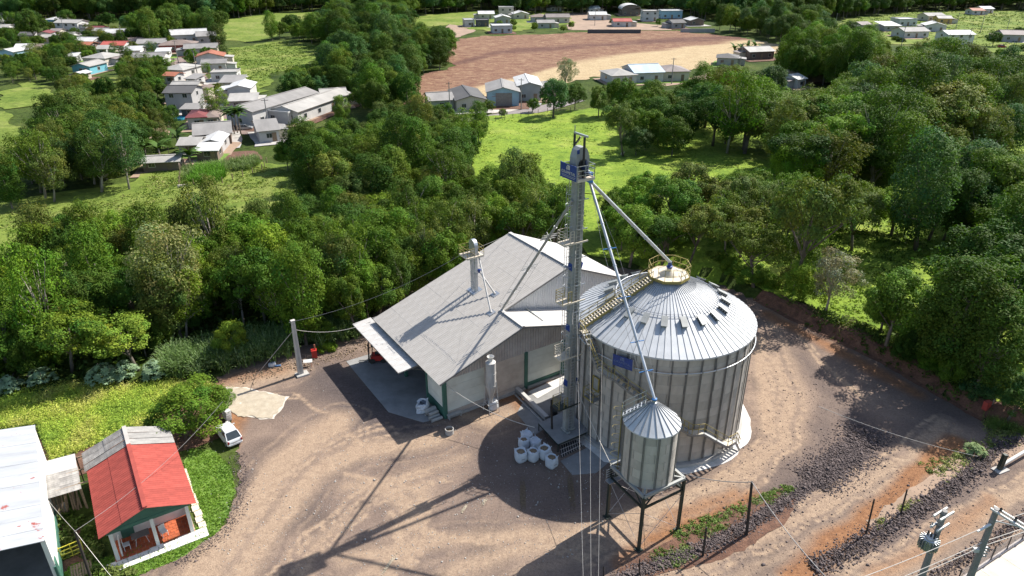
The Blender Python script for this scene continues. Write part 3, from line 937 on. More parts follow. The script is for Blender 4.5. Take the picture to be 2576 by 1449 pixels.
# ================================================================== bucket elevator tower
VX, UX = Vector((.8373, .5468, 0)), Vector((-.5468, .8373, 0))
RZ = math.atan2(.5468, .8373)
TX, TY = 5.0, 51.46
def tw(x, y, z):
    """tower frame to world"""
    return Vector((TX, TY, 0)) + VX * x + UX * y + Vector((0, 0, z))
MT['dark_blue'] = mat('dark_motor_paint', (.02, .035, .09), .5)
tower = thing('elevator_tower', 'tall twin-leg bucket elevator tower with ladder, small side platforms and grey head on top', 'elevator', (TX, TY, 0), RZ)
def tb(mb, name, m, **k):
    return mb.build(name, m, tower, local=True, **k)
sec = MB().box((0, 0, 0), (.29, .44, 2.36))
for s_ in (-1, 1):
    sec.box((0, 0, s_ * 1.17), (.37, .52, .05))
for q in range(6):
    sec.box((0, -.235, -1.0 + q * .4), (.25, .03, .03))
secm = sec.mesh('casing', MT['grey_paint'])
for x in (-.33, .33):
    for k in range(10):
        put('casing', secm, tower, (x, 0, .9 + 1.19 + k * 2.4))
hd = MB()
prof = [(-.62, 0), (.66, 0), (.66, .95), (.45, 1.5), (.2, 1.75), (-.2, 1.75), (-.45, 1.55), (-.62, 1.0)]
hd.add([(x, -.36, 24.75 + z) for x, z in prof] + [(x, .36, 24.75 + z) for x, z in prof],
       [tuple(range(8)), tuple(range(15, 7, -1))] + [(i, i + 8, (i + 1) % 8 + 8, (i + 1) % 8) for i in range(8)])
tb(hd, 'head_casing', MT['grey_paint'])
tb(MB().box((-.42, -.37, 26.2), (.22, .03, .3)), 'head_side_plate', MT['blue'])
mo = MB().tube((-.02, -.85, 25.0), (-.02, -.4, 25.0), .17, n=12).tube((.2, -.75, 24.7), (.2, -.5, 25.5), .10, n=10).box((.15, -.6, 24.5), (.4, .4, .25))
tb(mo, 'drive_motor', MT['dark_blue'])
tb(MB().tube((.05, -.47, 25.2), (.05, -.36, 25.2), .42, n=18), 'drive_pulley', MT['black'])
fl = MB().box((-.15, -.18, 24.2), (1.75, 1.65, .07))
tb(fl, 'head_platform', MT['cream'])
kf = MB()
for x0, y0, x1, y1 in ((-1.03, -1.0, .73, -1.0), (.73, -1.0, .73, .65), (-1.03, .65, .73, .65)):
    kf.beam((x0, y0, 24.2), (x1, y1, 24.2), .05, .2)
tb(kf, 'platform_edge', MT['cream'])
ra = MB()
for x0, y0, x1, y1 in ((-1.0, -.98, .7, -.98), (.7, -.98, .7, .62), (-1.0, .62, .7, .62), (-1.0, -.98, -1.0, .62)):
    for h_ in (.35, .7, 1.05):
        ra.beam((x0, y0, 24.24 + h_), (x1, y1, 24.24 + h_), .035)
    for t in (0, .5, 1):
        xx, yy = x0 + (x1 - x0) * t, y0 + (y1 - y0) * t
        ra.beam((xx, yy, 24.2), (xx, yy, 25.29), .04)
tb(ra, 'head_railing', MT['galv'])
ga = MB().beam((-.1, .55, 24.2), (-.1, .55, 27.35), .13).beam((-.1, -.62, 24.2), (-.1, -.62, 27.3), .13).beam((-.1, .45, 26.55), (-.1, -.15, 27.25), .1)
tb(ga, 'hoist_frame', MT['black'])
tb(MB().beam((-.1, .62, 27.4), (-.1, -1.0, 27.4), .11, .14), 'hoist_beam', MT['galv'])
tb(MB().beam((-.1, .55, 27.3), (-.1, .55, 27.95), .05), 'lightning_rod', MT['cable'])
# side platforms
for i, z in enumerate((19.1, 13.95, 8.8, 3.8)):
    pf = MB().box((-1.0, -.05, z), (.95, .95, .06)).beam((-1.5, -.53, z - .05), (.75, -.53, z - .05), .07, .12).beam((-1.5, .43, z - .05), (.75, .43, z - .05), .07, .12).beam((-1.5, -.53, z - .05), (-1.5, .43, z - .05), .06, .14)
    tb(pf, 'side_platform', MT['cream'] if i < 3 else MT['green_steel'])
    pr = MB()
    for x0, y0, x1, y1 in ((-1.48, -.5, -1.48, .42), (-1.48, .42, -.6, .42), (-.95, -.52, -.6, -.52)):
        for h_ in (.28, .52, .76, 1.0):
            pr.beam((x0, y0, z + h_), (x1, y1, z + h_), .03)
        for t in (0, 1):
            pr.beam((x0 + (x1 - x0) * t, y0 + (y1 - y0) * t, z), (x0 + (x1 - x0) * t, y0 + (y1 - y0) * t, z + 1.0), .045)
    tb(pr, 'platform_railing', MT['yellow'] if i % 2 else MT['cream'])
def ladder(x, y, z0, z1, w=.36):
    l = MB()
    for s_ in (-w / 2, w / 2):
        l.beam((x + s_, y, z0), (x + s_, y, z1), .035)
    z = z0 + .2
    while z < z1:
        l.beam((x - w / 2, y, z), (x + w / 2, y, z), .025); z += .3
    return l
tb(ladder(0, -.27, .95, 24.2), 'ladder', MT['galv'])
tb(ladder(-.62, .1, 3.8, 24.1, .34), 'side_ladder', MT['galv'])
cg = MB(); z = 4.9
while z < 23.8:
    a_ = [(-.62 + .36 * math.cos(t), .1 + .34 * math.sin(t), z) for t in np.linspace(math.pi * .5, math.pi * 1.5, 7)]
    cg.path(a_, .016, 4); z += .86
for t in (math.pi * .7, math.pi, math.pi * 1.3):
    cg.beam((-.62 + .36 * math.cos(t), .1 + .34 * math.sin(t), 5), (-.62 + .36 * math.cos(t), .1 + .34 * math.sin(t), 23.6), .02)
tb(cg, 'ladder_cage', MT['galv'])
bt = MB(); z = 3.2
while z < 24:
    bt.beam((-.1, -.28, z), (.85, -.28, z), .05, .07); z += 2.4
tb(bt, 'cross_bracket', MT['galv'])
for z in (16.9, 11.4, 6.0):
    for s_ in (-1, 1):
        k = MB(); x = s_ * .48
        k.add([(x, -.26, z + .3), (x, .2, z + .3), (x + s_ * .34, -.03, z + .02), (x, -.26, z - .32), (x, .2, z - .32)], [(0, 1, 2), (0, 2, 3), (1, 4, 2), (3, 2, 4), (0, 3, 4, 1)])
        tb(k, 'inspection_hopper', MT['blue'])
tb(MB().path([(.25, -.32, 24.2), (.3, -.31, 19), (.28, -.33, 12), (.32, -.31, 6), (.25, -.32, 1.2)], .022, 5), 'power_conduit', MT['galv'])
tb(MB().box((0, 0, 1.0), (1.1, .7, .18)).tube((-.5, -.5, .95), (-.2, -.5, .95), .12, n=10), 'boot', MT['grey_paint'])
sign_board('tower_sign', 'blue GRAMETAL sign board on the top platform of the elevator tower', tw(-1.08, -.16, 24.78), -UX, (0, 0, 1), 1.95, 1.12, MT['blue'], MT['letter'])

# ---- steel plate and pit under the tower
plate_px = [(1355, 1064), (1425, 1032), (1487, 1081), (1404, 1117)]
pl = [V(a, b, .88) for a, b in plate_px]
pit_deck = thing('base_platform', 'flat grey steel platform on short legs under the foot of the elevator tower', 'platform', (TX, TY, 0))
MB().slab(pl, .05).build('platform_plate', MT['slab'], pit_deck)
g_ = MB()
for i in range(4):
    g_.beam(pl[i] - Vector((0, 0, .12)), pl[(i + 1) % 4] - Vector((0, 0, .12)), .06, .12)
g_.build('platform_frame', MT['green_steel'], pit_deck)
for p in pl:
    MB().beam((p.x * .99 + TX * .01, p.y * .99 + TY * .01, 0), (p.x * .99 + TX * .01, p.y * .99 + TY * .01, .85), .09).build('leg', MT['green_steel'], pit_deck)
grate_q = gpoly([(1405, 1105), (1465, 1088), (1475, 1120), (1412, 1152)])
struct(MB().prism(grate_q, -.03, .03).build('grain_pit', MT['black']))
gq = [Vector((x, y, .06)) for x, y in grate_q]
gr = thing('pit_grate', 'dark rusty bar grate over the grain pit in front of the tower platform', 'grate', sum(gq, Vector()) / 4)
for k in range(11):
    t = (k + .5) / 11
    MB().beam(gq[0].lerp(gq[1], t), gq[3].lerp(gq[2], t), .05, .05).build('grate_bar', MT['cladding_dirty'], gr)
for k in range(4):
    t = (k + .5) / 4
    MB().beam(gq[0].lerp(gq[3], t) + Vector((0, 0, .05)), gq[1].lerp(gq[2], t) + Vector((0, 0, .05)), .04, .04).build('grate_bar', MT['cladding_dirty'], gr)
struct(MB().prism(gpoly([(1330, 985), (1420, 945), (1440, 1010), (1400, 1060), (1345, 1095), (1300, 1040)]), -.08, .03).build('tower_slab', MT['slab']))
struct(MB().prism(gpoly([(1330, 986), (1420, 946), (1424, 962), (1352, 1003)]), -.08, .05).build('sun_painted_slab', MT['apron']))  # sunny part of the slab, its brightness put into a paler concrete
struct(MB().prism(gpoly([(1410, 1160), (1480, 1125), (1535, 1160), (1500, 1190), (1440, 1195)]), -.08, .02).build('silo_slab', MT['slab']))
# screw conveyor trough from the barn
a_, b_ = V(1300, 978, .45), V(1376, 1052, .45)
cv = thing('screw_conveyor', 'long low grey screw conveyor trough running from the barn wall to the tower', 'conveyor', ((a_ + b_) / 2).xy.to_3d())
MB().beam(a_, b_, .42, .36).build('trough', MT['galv'], cv)
MB().beam(a_ + Vector((0, 0, .2)), b_ + Vector((0, 0, .2)), .34, .03).build('cover', MT['fibre_light'], cv)
MB().beam(a_ - Vector((.3, .2, .38)), b_ - Vector((.3, .2, .38)), .12, .14).build('kerb', MT['concrete'], cv)
for t in (.08, .5, .92):
    p = a_.lerp(b_, t)
    MB().box((p.x, p.y, .14), (.4, .3, .28), rz=RZ).build('support', MT['dark_steel'], cv)
fan = thing('blower_fan', 'dark round blower fan standing on the slab beside the tower ladder foot', 'fan', V(1392, 1046))
fb = V(1392, 1046)
MB().tube(fb + Vector((-.2, 0, .6)), fb + Vector((.25, .1, .6)), .5, n=18).build('housing', MT['black'], fan)
MB().tube(fb + Vector((-.26, 0, .6)), fb + Vector((-.2, 0, .6)), .22, n=14).build('inlet', MT['grey_paint'], fan)
MB().box(fb + Vector((0, 0, .08)), (.9, .6, .16)).build('base', MT['dark_steel'], fan)

# ---- spouts
def spreader(mb, c, d, half):
    s = d.cross(Vector((0, 0, 1))).normalized(); t = s.cross(d).normalized()
    mb.beam(c - s * half, c + s * half, .045); mb.beam(c - t * half * .6, c + t * half * .6, .045)
    return c - s * half, c + s * half
def spout(label, a, b, r, m, spread, sm, half=.5, box=False):
    a, b = Vector(a), Vector(b)
    th_ = thing('grain_spout', label, 'pipe', b, group=None)
    n_ = max(3, int((b - a).length / 3.2))
    for k in range(n_):
        p, q = a.lerp(b, k / n_), a.lerp(b, (k + 1) / n_)
        o_ = MB().tube(p, q, r, n=12).build('pipe_section', m, th_, smooth=False)
    fl_ = MB()
    d = (b - a).normalized()
    for k in range(n_ + 1):
        p = a.lerp(b, k / n_)
        fl_.tube(p - d * .03, p + d * .03, r * 1.28, n=12)
    fl_.build('flange', MT['galv'], th_)
    L_, R_ = [a], [a]
    for t in spread:
        sp = MB(); e0, e1 = spreader(sp, a.lerp(b, t), d, half)
        if box:
            c_ = a.lerp(b, t); s = d.cross(Vector((0, 0, 1))).normalized()
            for sg in (-1, 1):
                sp.beam(c_ + d * .35 * sg - s * half, c_ + d * .35 * sg + s * half, .04)
                sp.beam(c_ + d * .35 - s * half * sg, c_ - d * .35 + s * half * sg, .03)
        sp.build('spreader', sm, th_)
        L_.append(e0); R_.append(e1)
    L_.append(b); R_.append(b)
    w = MB()
    for ch in (L_, R_):
        for p, q in zip(ch[:-1], ch[1:]):
            w.tube(p, q, .012, n=4, caps=False)
    w.build('stay_wire', MT['cable'], th_)
    return th_
SPL = tw(.95, -.25, 23.7)
hat = thing('distributor', 'light blue two-way valve box below the tower head where two pipes begin', 'valve', tw(.85, -.2, 23.9))
MB().box(tw(.9, -.22, 24.05), (.34, .34, .8), rz=RZ).build('valve_body', MT['lightblue'], hat)
MB().tube(tw(.62, -.1, 24.6), tw(.92, -.2, 24.3), .16, n=10).build('inlet_neck', MT['galv'], hat)
spout('fat silver pipe slanting from the tower head to the peak of the big silo', SPL + Vector((.1, .05, -.1)), (SX, SY, 15.58), .135, MT['galv'], (.5,), MT['galv'], .3)
HX, HY = 9.89, 40.95
spout('silver pipe with blue cross struts running from tower head to raised hopper bin', SPL + Vector((0, 0, -.15)), (HX, HY, 11.45), .11, MT['galv'], (.32, .55, .75, .88), MT['lightblue'], .55)
BSP = Vector((-.97, 61.31, 7.78))
spout('dark grey pipe with white braces slanting from the tower down to the barn roof', tw(-.5, 0, 22.4), BSP, .11, MT['grey_paint'], (.28, .55, .78, .93), MT['fibre_light'], .75, True)

# ================================================================== raised hopper bin
hop = thing('hopper_bin', 'smaller round steel bin with conical roof raised on a dark green four-legged frame', 'silo', (HX, HY, 0))
hl = [Vector((9.26, 38.30, 0)), Vector((12.52, 40.26, 0)), Vector((10.6, 43.58, 0)), Vector((7.36, 41.62, 0))]
DZ = 5.0
for p in hl:
    lg = MB().beam(p, p + Vector((0, 0, DZ - .1)), .2, .2, up=UX).box(p + Vector((0, 0, .03)), (.5, .5, .06), rz=RZ)
    lg.build('leg', MT['green_steel'], hop)
for zz, w_ in ((DZ, .2), (3.95, .14)):
    for i in range(4):
        MB().beam(hl[i] + Vector((0, 0, zz)), hl[(i + 1) % 4] + Vector((0, 0, zz)), w_, w_).build('frame_beam', MT['green_steel'] if zz < 4.5 else MT['grey_paint'], hop)
for i in range(4):
    p, q = hl[i], hl[(i + 1) % 4]; d = (q - p)
    for s_, e_ in ((p, d), (q, -d)):
        MB().beam(s_ + Vector((0, 0, 3.95)), s_ + e_ * .30 + Vector((0, 0, DZ)), .09).build('knee_brace', MT['green_steel'], hop)
    MB().tube(p + Vector((0, 0, .3)), q + Vector((0, 0, 3.5)), .018, n=5).build('tie_rod', MT['cladding_dirty'], hop)
    MB().tube(q + Vector((0, 0, .3)), p + Vector((0, 0, 3.5)), .018, n=5).build('tie_rod', MT['cladding_dirty'], hop)
for i in (0, 1):
    p, q = hl[i] + Vector((0, 0, DZ)), hl[(i + 2) % 4] + Vector((0, 0, DZ))
    MB().beam(p, q, .12, .16).build('deck_beam', MT['grey_paint'], hop)
HR, HE, HA_ = 1.93, 9.64, 11.2
hpm = wall_plate_mesh(HR, 2 * math.pi / 8, 0.76, 7, .008, 'wall_plate', MT['wall_steel'])
for j in range(6):
    for i in range(8):
        put('wall_plate', hpm, hop, (0, 0, 5.06 + j * .758), 2 * math.pi * (i + .5 * (j % 2)) / 8)
MB().lathe([(HR - .01, 5.06), (.25, 3.6)], n=24).build('hopper_cone', MT['galv'], hop, local=True, smooth=True)
MB().tube((0, 0, 3.6), (0, 0, 3.1), .2, n=12).build('outlet', MT['grey_paint'], hop, local=True)
stb = MB()
for s_ in (-.05, .05):
    stb.box((HR + .03, s_, 7.33), (.07, .04, 4.5))
stbm = stb.mesh('stiffener', MT['dark_steel'])
for k in range(12):
    put('stiffener', stbm, hop, (0, 0, 0), 2 * math.pi * (k + .2) / 12)
da2 = 2 * math.pi / 22
def hpt(r, a, dz=0):
    return (r * math.cos(a), r * math.sin(a), HA_ + (HE - HA_) * (r - .2) / (2.02 - .2) + dz)
q = MB().add([hpt(.2, -da2 / 2), hpt(2.04, -da2 / 2), hpt(2.04, da2 / 2), hpt(.2, da2 / 2)], [(0, 1, 2, 3)])
q.add([hpt(2.04, -da2 / 2), hpt(2.04, -da2 / 2, -.09), hpt(2.04, da2 / 2, -.09), hpt(2.04, da2 / 2)], [(0, 1, 2, 3)])
hrm = q.mesh('roof_panel', MT['roof_steel'])
q = MB().beam(hpt(.2, da2 / 2, .025), hpt(2.04, da2 / 2, .025), .03, .05)
hsm = q.mesh('roof_seam', MT['rib_steel'])
for k in range(22):
    put('roof_panel', hrm, hop, (0, 0, 0), da2 * k)
    put('roof_seam', hsm, hop, (0, 0, .001), da2 * k)
MB().lathe([(.42, HA_ - .18), (.26, HA_ - .02), (.16, HA_ + .02), (.16, HA_ + .2)], n=16).build('roof_cap', MT['galv'], hop, local=True)
MB().lathe([(.13, HA_ + .18), (.19, HA_ + .2), (.19, HA_ + .3), (.13, HA_ + .34)], n=16).build('filling_spout', MT['lightblue'], hop, local=True)
hlad = MB(); ah = rad(165)
def hw(r, a, z, o=0):
    return (r * math.cos(a) - o * math.sin(a), r * math.sin(a) + o * math.cos(a), z)
for o_ in (-.2, .2):
    hlad.beam(hw(2.15, ah, 4.2, o_), hw(2.15, ah, 10.6, o_), .035)
for k in range(21):
    hlad.beam(hw(2.15, ah, 4.4 + k * .3, -.2), hw(2.15, ah, 4.4 + k * .3, .2), .022)
hlad.build('ladder', MT['yellow'], hop, local=True)
hcg = MB()
for k in range(7):
    hcg.path([hw(2.15 + .6 * math.sin(t), ah, 5.4 + k * .8, .34 * math.cos(t)) for t in np.linspace(0, math.pi, 7)], .015, 4)
hcg.build('ladder_cage', MT['yellow'], hop, local=True)
htr = MB()
for o_ in (-.3, .3):
    htr.beam(hw(.5, ah, hpt(.5, 0)[2] + .16, o_), hw(2.1, ah, HE + .16, o_), .045)
    htr.beam(hw(.6, ah, hpt(.6, 0)[2] + .95, o_), hw(2.1, ah, HE + 1.0, o_), .035)
    for r_ in (.6, 1.35, 2.1):
        htr.beam(hw(r_, ah, hpt(r_, 0)[2] + .1, o_), hw(r_, ah, hpt(r_, 0)[2] + 1.0, o_), .035)
for k in range(7):
    r_ = .6 + k * .24
    htr.beam(hw(r_, ah, hpt(r_, 0)[2] + .18, -.3), hw(r_, ah, hpt(r_, 0)[2] + .18, .3), .06, .03)
htr.build('roof_stair', MT['galv'], hop, local=True)
cat = MB()
for k in range(5):
    cat.beam((-2.9, .3 + .0 * k, 4.0 + .22 * k), (-1.5, 1.15, 4.0 + .22 * k), .035)
for t in (0, .5, 1):
    cat.beam((-2.9 + 1.4 * t, .3 + .85 * t, 3.9), (-2.9 + 1.4 * t, .3 + .85 * t, 4.95), .035)
cat.beam((-2.8, .1, 3.9), (-1.4, .95, 3.9), .5, .04)
cat.build('side_walkway', MT['galv'], hop, local=True)
# ================================================================== the barn
BX, BY = -6.48, 53.10
barn = thing('barn', 'wide pale barn with grey corrugated gable roofs in two steps, behind the elevator tower', 'barn', (BX, BY, 0), RZ)
def bw(x, y, z):
    return Vector((BX, BY, 0)) + VX * x + UX * y + Vector((0, 0, z))
def bb(mb, name, m, **k):
    return mb.build(name, m, barn, local=True, **k)
SL = .352
def rz_(x):
    return 4.5 + SL * x
def corrugated(w, l, pitch, amp, t=0.0):
    """sheet in local x (down the fall, length l) and y (width w, waves across y)"""
    mb = MB(); n = max(4, int(w / pitch * 6))
    for i in range(n + 1):
        y = w * i / n - w / 2
        z = amp * math.sin(2 * math.pi * y / pitch)
        mb.v += [(-l / 2, y, z), (l / 2, y, z + t)]
    for i in range(n):
        mb.f.append((2 * i, 2 * i + 1, 2 * i + 3, 2 * i + 2))
    return mb
ang = math.atan(SL)
def lay_sheets(x0, x1, nx, y0, y1, ny):
    lx, wy = (x1 - x0) / nx, (y1 - y0) / ny
    me = corrugated(wy + .06, lx / math.cos(ang) + .12, .26, .034).mesh('roof_sheet', MT['fibre'], True)
    for i in range(nx):
        for j in range(ny):
            xc = x0 + lx * (i + .5)
            o = put('roof_sheet', me, barn, (xc, y0 + wy * (j + .5), rz_(xc) + .02 + random.uniform(-.003, .003)))
            o.rotation_euler = (0, -ang + .002, 0)
lay_sheets(0, 9.0, 4, -.05, 3.6, 3)
lay_sheets(0, 17.0, 8, 3.6, 14.65, 10)
RTS, RTF = .42, .262
def rslope(x0, z0, l, s, y0, y1, name):
    a = math.atan(s)
    me = corrugated(y1 - y0, l / math.cos(a), .26, .034)
    o = bb(me, name, MT['fibre_light'], smooth=True)  # paler than the opposite slope: its stronger sunlight is put into the colour
    o.location = (x0 + l / 2, (y0 + y1) / 2, z0 - s * l / 2)
    o.rotation_euler = (0, a, 0)
rslope(9.0, rz_(9.0) + .03, 8.6, RTF, -.05, 4.05, 'low_roof_slope')
rslope(17.0, rz_(17.0) + .03, 8.0, RTS, 3.6, 14.65, 'high_roof_slope')
rc = MB().beam((9.0, -.05, rz_(9) + .08), (9.0, 4.0, rz_(9) + .08), .34, .05).beam((17, 3.6, rz_(17) + .08), (17, 14.65, rz_(17) + .08), .36, .05)
bb(rc, 'ridge_cap', MT['fibre_light'])
vt = MB()
for (x0, x1, y) in ((0, 9.0, -.06), (9.0, 17.0, 3.58)):
    vt.beam((x0, y, rz_(x0) - .06), (x1, y, rz_(x1) - .06), .05, .16)
vt.beam((9.0, -.06, rz_(9) - .06), (17.6, -.06, rz_(9) - .06 - 8.6 * RTF), .05, .16)
vt.beam((17.0, 3.58, rz_(17) - .06), (25, 3.58, rz_(17) - .06 - 8 * RTS), .05, .16)
bb(vt, 'barge_board', MT['dark_steel'])
# front gable: cladding above, painted panels between green columns below
def ribbed(x0, x1, y, zlo, zhi, pitch=.30, depth_=.06):
    mb = MB(); n = int((x1 - x0) / (pitch / 2))
    pts = []
    for i in range(n + 1):
        x = x0 + (x1 - x0) * i / n
        pts.append((x, y - (depth_ if i % 2 else 0)))
        pts.append((min(x1, x + (x1 - x0) / n * .45), y - (depth_ if i % 2 else 0)))
    for (xa, ya), (xb, yb) in zip(pts[:-1], pts[1:]):
        mb.add([(xa, ya, zlo(xa)), (xb, yb, zlo(xb)), (xb, yb, zhi(xb)), (xa, ya, zhi(xa))], [(0, 1, 2, 3)])
    return mb
fr_top = lambda x: (rz_(x) if x < 9 else rz_(9) - RTF * (x - 9)) - .06
PT_ = 4.12
bb(ribbed(.85, 17.4, .88, lambda x: min(PT_, fr_top(x) - .02), fr_top), 'gable_cladding', MT['cladding_dirty'])
hi_top = lambda x: (rz_(x) if x < 17 else rz_(17) - RTS * (x - 17)) - .06
bb(ribbed(9.0, 24.6, 4.02, lambda x: rz_(9) - RTF * (x - 9) - .2, hi_top, .28, .05), 'high_gable_cladding', MT['cladding'])
cols = [.9, 5.35, 9.9, 14.4, 17.4]
for x in cols:
    bb(MB().box((x, .88, 2.1), (.34, .34, 4.2)), 'column', MT['wall_green'] if x != 5.35 else MT['cladding_dirty'])
for i in range(4):
    x0, x1 = cols[i] + .17, cols[i + 1] - .17
    for k in range(4):
        z0 = .62 + k * .875
        top = min(z0 + .86, fr_top(x0) - .03) if i == 0 and k == 3 else z0 + .86
        bb(MB().box(((x0 + x1) / 2, .92, (z0 + top) / 2), (x1 - x0, .14, top - z0)), 'wall_panel', MT['panel'] if i != 1 else MT['panel_dusty'])
    bb(MB().box(((x0 + x1) / 2, .90, .30), (x1 - x0, .16, .60)), 'base_band', MT['wall_green'] if i > 1 else MT['panel_dusty'])
    bb(MB().box(((x0 + x1) / 2, .72, .10), (x1 - x0, .3, .2)), 'base_ledge', MT['concrete'])
# eave side: a stretch of wall, then the open loading bay
for k in range(4):
    bb(MB().box((.88, 2.6, 1.05 + k * .875 + .43), (.14, 3.05, .86)), 'wall_panel', MT['panel'])
bb(MB().box((.86, 2.6, .52), (.17, 3.05, 1.02)), 'base_band', MT['wall_green'])
for y in (4.25, 9.3, 14.3):
    bb(MB().box((.88, y, 2.2), (.3, .3, 4.4)), 'column', MT['wall_green'])
bb(MB().box((.9, 9.3, 4.3), (.16, 9.9, .5)), 'lintel', MT['dark_steel'])
sh = MB()
sh.add([(.9, 14.3, 0), (24.6, 14.3, 0), (24.6, 14.3, 7.0), (17, 14.3, rz_(17) - .1), (.9, 14.3, rz_(.9) - .1)], [(0, 1, 2, 3, 4)])
sh.add([(17.4, .9, 0), (17.4, 4.0, 0), (17.4, 4.0, 5.3), (17.4, .9, 5.3)], [(0, 1, 2, 3)])
sh.add([(24.6, 4.0, 0), (24.6, 14.3, 0), (24.6, 14.3, 7.1), (24.6, 4.0, 7.1)], [(0, 1, 2, 3)])
sh.add([(17.4, 4.03, 0), (24.6, 4.03, 0), (24.6, 4.03, 5.0), (17.4, 4.03, 5.0)], [(0, 1, 2, 3)])
sh.add([(12, .95, 0), (12, 14.3, 0), (12, 14.3, 7.5), (12, .95, 7.0)], [(0, 1, 2, 3)])
bb(sh, 'plain_wall', MT['panel'])
# awning over the bay
aw = corrugated(1.13, 2.05, .26, .034).mesh('awning_sheet', MT['fibre_light'], True)
for k in range(10):
    o = put('awning_sheet', aw, barn, (-.87, 4.65 + 1.12 * (k + .5), 4.0 + random.uniform(-.005, .005)))
    o.rotation_euler = (0, -.10, 0)
ab = MB()
for k in range(6):
    y = 4.7 + k * 2.22
    ab.beam((.8, y, 3.98), (-1.8, y, 3.84), .08, .14)
    ab.beam((.8, y, 3.3), (-.6, y, 3.9), .06)
ab.beam((-1.86, 4.65, 3.83), (-1.86, 15.85, 3.83), .05, .12)
bb(ab, 'awning_frame', MT['dark_steel'])
apq = [bw(-3.2, 4.6, 0), bw(-3.2, 15.4, 0), bw(11.9, 15.4, 0), bw(11.9, 4.3, 0), bw(.7, 4.3, 0), bw(.7, 1.0, 0), bw(-1.2, 1.4, 0)]
struct(MB().prism([(p.x, p.y) for p in apq], -.1, .035).build('loading_slab', MT['slab']))
# ---- the short elevator that comes out of the roof
relv = thing('roof_elevator', 'short grey bucket elevator with rounded head rising out of the barn roof', 'elevator', (BX, BY, 0), RZ)
def rb(mb, name, m, **k):
    return mb.build(name, m, relv, local=True, **k)
ex, ey = 9.1, 9.15
rz0 = rz_(ex) - .3
rsec = MB().box((0, 0, 0), (.30, .26, 1.15)).box((0, 0, .56), (.37, .33, .05)).box((0, 0, -.2), (.32, .28, .04))
rsm = rsec.mesh('casing', MT['galv'])
for y in (-.36, .36):
    for k in range(4):
        put('casing', rsm, relv, (ex, ey + y, rz0 + .6 + k * 1.17))
hd = MB(); zt = 12.0
prof = [(-.58, 0), (.58, 0), (.58, .75)] + [(.58 * math.cos(t), .75 + .62 * math.sin(t)) for t in np.linspace(.25, math.pi - .25, 9)] + [(-.58, .75)]
n_ = len(prof)
hd.add([(ex - .2, ey + a, zt + z) for a, z in prof] + [(ex + .2, ey + a, zt + z) for a, z in prof], [tuple(range(n_)), tuple(range(2 * n_ - 1, n_ - 1, -1))] + [(i, i + n_, (i + 1) % n_ + n_, (i + 1) % n_) for i in range(n_)])
rb(hd, 'head_casing', MT['galv'])
pfm = MB().box((ex - .25, ey, 11.75), (1.9, 1.7, .06)).box((ex - .25, ey - .86, 11.72), (1.9, .04, .18)).box((ex - 1.2, ey, 11.72), (.04, 1.7, .18))
rb(pfm, 'head_platform', MT['cream'])
pr = MB()
for x0, y0, x1, y1 in ((-1.2, -.85, -1.2, .85), (-1.2, .85, .7, .85), (.7, .85, .7, -.85), (-1.2, -.85, -.4, -.85)):
    for h_ in (.3, .6, .95):
        pr.beam((ex + x0, ey + y0, 11.78 + h_), (ex + x1, ey + y1, 11.78 + h_), .032)
    for t in (0, .5, 1):
        pr.beam((ex + x0 + (x1 - x0) * t, ey + y0 + (y1 - y0) * t, 11.75), (ex + x0 + (x1 - x0) * t, ey + y0 + (y1 - y0) * t, 12.73), .036)
rb(pr, 'platform_railing', MT['yellow'])
l = MB()
for s_ in (-.17, .17):
    l.beam((ex - .3, ey + s_, rz0 + .1), (ex - .3, ey + s_, 11.8), .03)
for k in range(15):
    l.beam((ex - .3, ey - .17, rz0 + .3 + k * .3), (ex - .3, ey + .17, rz0 + .3 + k * .3), .022)
rb(l, 'ladder', MT['galv'])
rb(MB().box((ex, ey, rz_(ex) + .06), (1.1, 1.5, .05), R=Matrix.Rotation(-ang, 3, 'Y')), 'roof_flashing', MT['galv'])
rb(MB().lathe([(.11, 0), (.26, .35), (.26, .42), (.11, .45)], (ex + .35, ey - .45, 9.75), 4, True).tube((ex + .1, ey - .4, 10.1), (ex + .5, ey - .5, 10.1), .1), 'diverter', MT['blue'])
for (sx, sy, sz, dx, dy) in ((.28, -.55, 11.6, 8.2, 4.45), (.38, -.5, 9.9, 10.0, 6.6)):
    a, b_ = Vector((ex + sx, ey + sy, sz)), Vector((dx, dy, rz_(dx) + .05))
    q = MB().tube(a, b_, .085, n=10).tube(a - Vector((0, 0, .0)), a + Vector((0, .1, .35)), .13, n=10)
    q.tube(b_ + (a - b_).normalized() * .0, b_ + (a - b_).normalized() * .3, .115, n=10)
    rb(q, 'down_pipe', MT['fibre_light'])
    rb(MB().box((dx, dy, rz_(dx) + .055), (.75, .75, .03), R=Matrix.Rotation(-ang, 3, 'Y')), 'pipe_flashing', MT['galv'])
# ---- concrete post behind the barn
pp = thing('concrete_post', 'square pale concrete post standing behind the high barn roof', 'post', V(1352, 640))
MB().box(V(1352, 640) + Vector((0, 0, 3.6)), (.42, .42, 7.2), rz=RZ).build('shaft', MT['concrete'], pp)
MB().beam(V(1352, 640) + Vector((-.5, 0, 7.0)), V(1352, 640) + Vector((.5, 0, 7.1)), .05).build('cross_pin', MT['dark_steel'], pp)

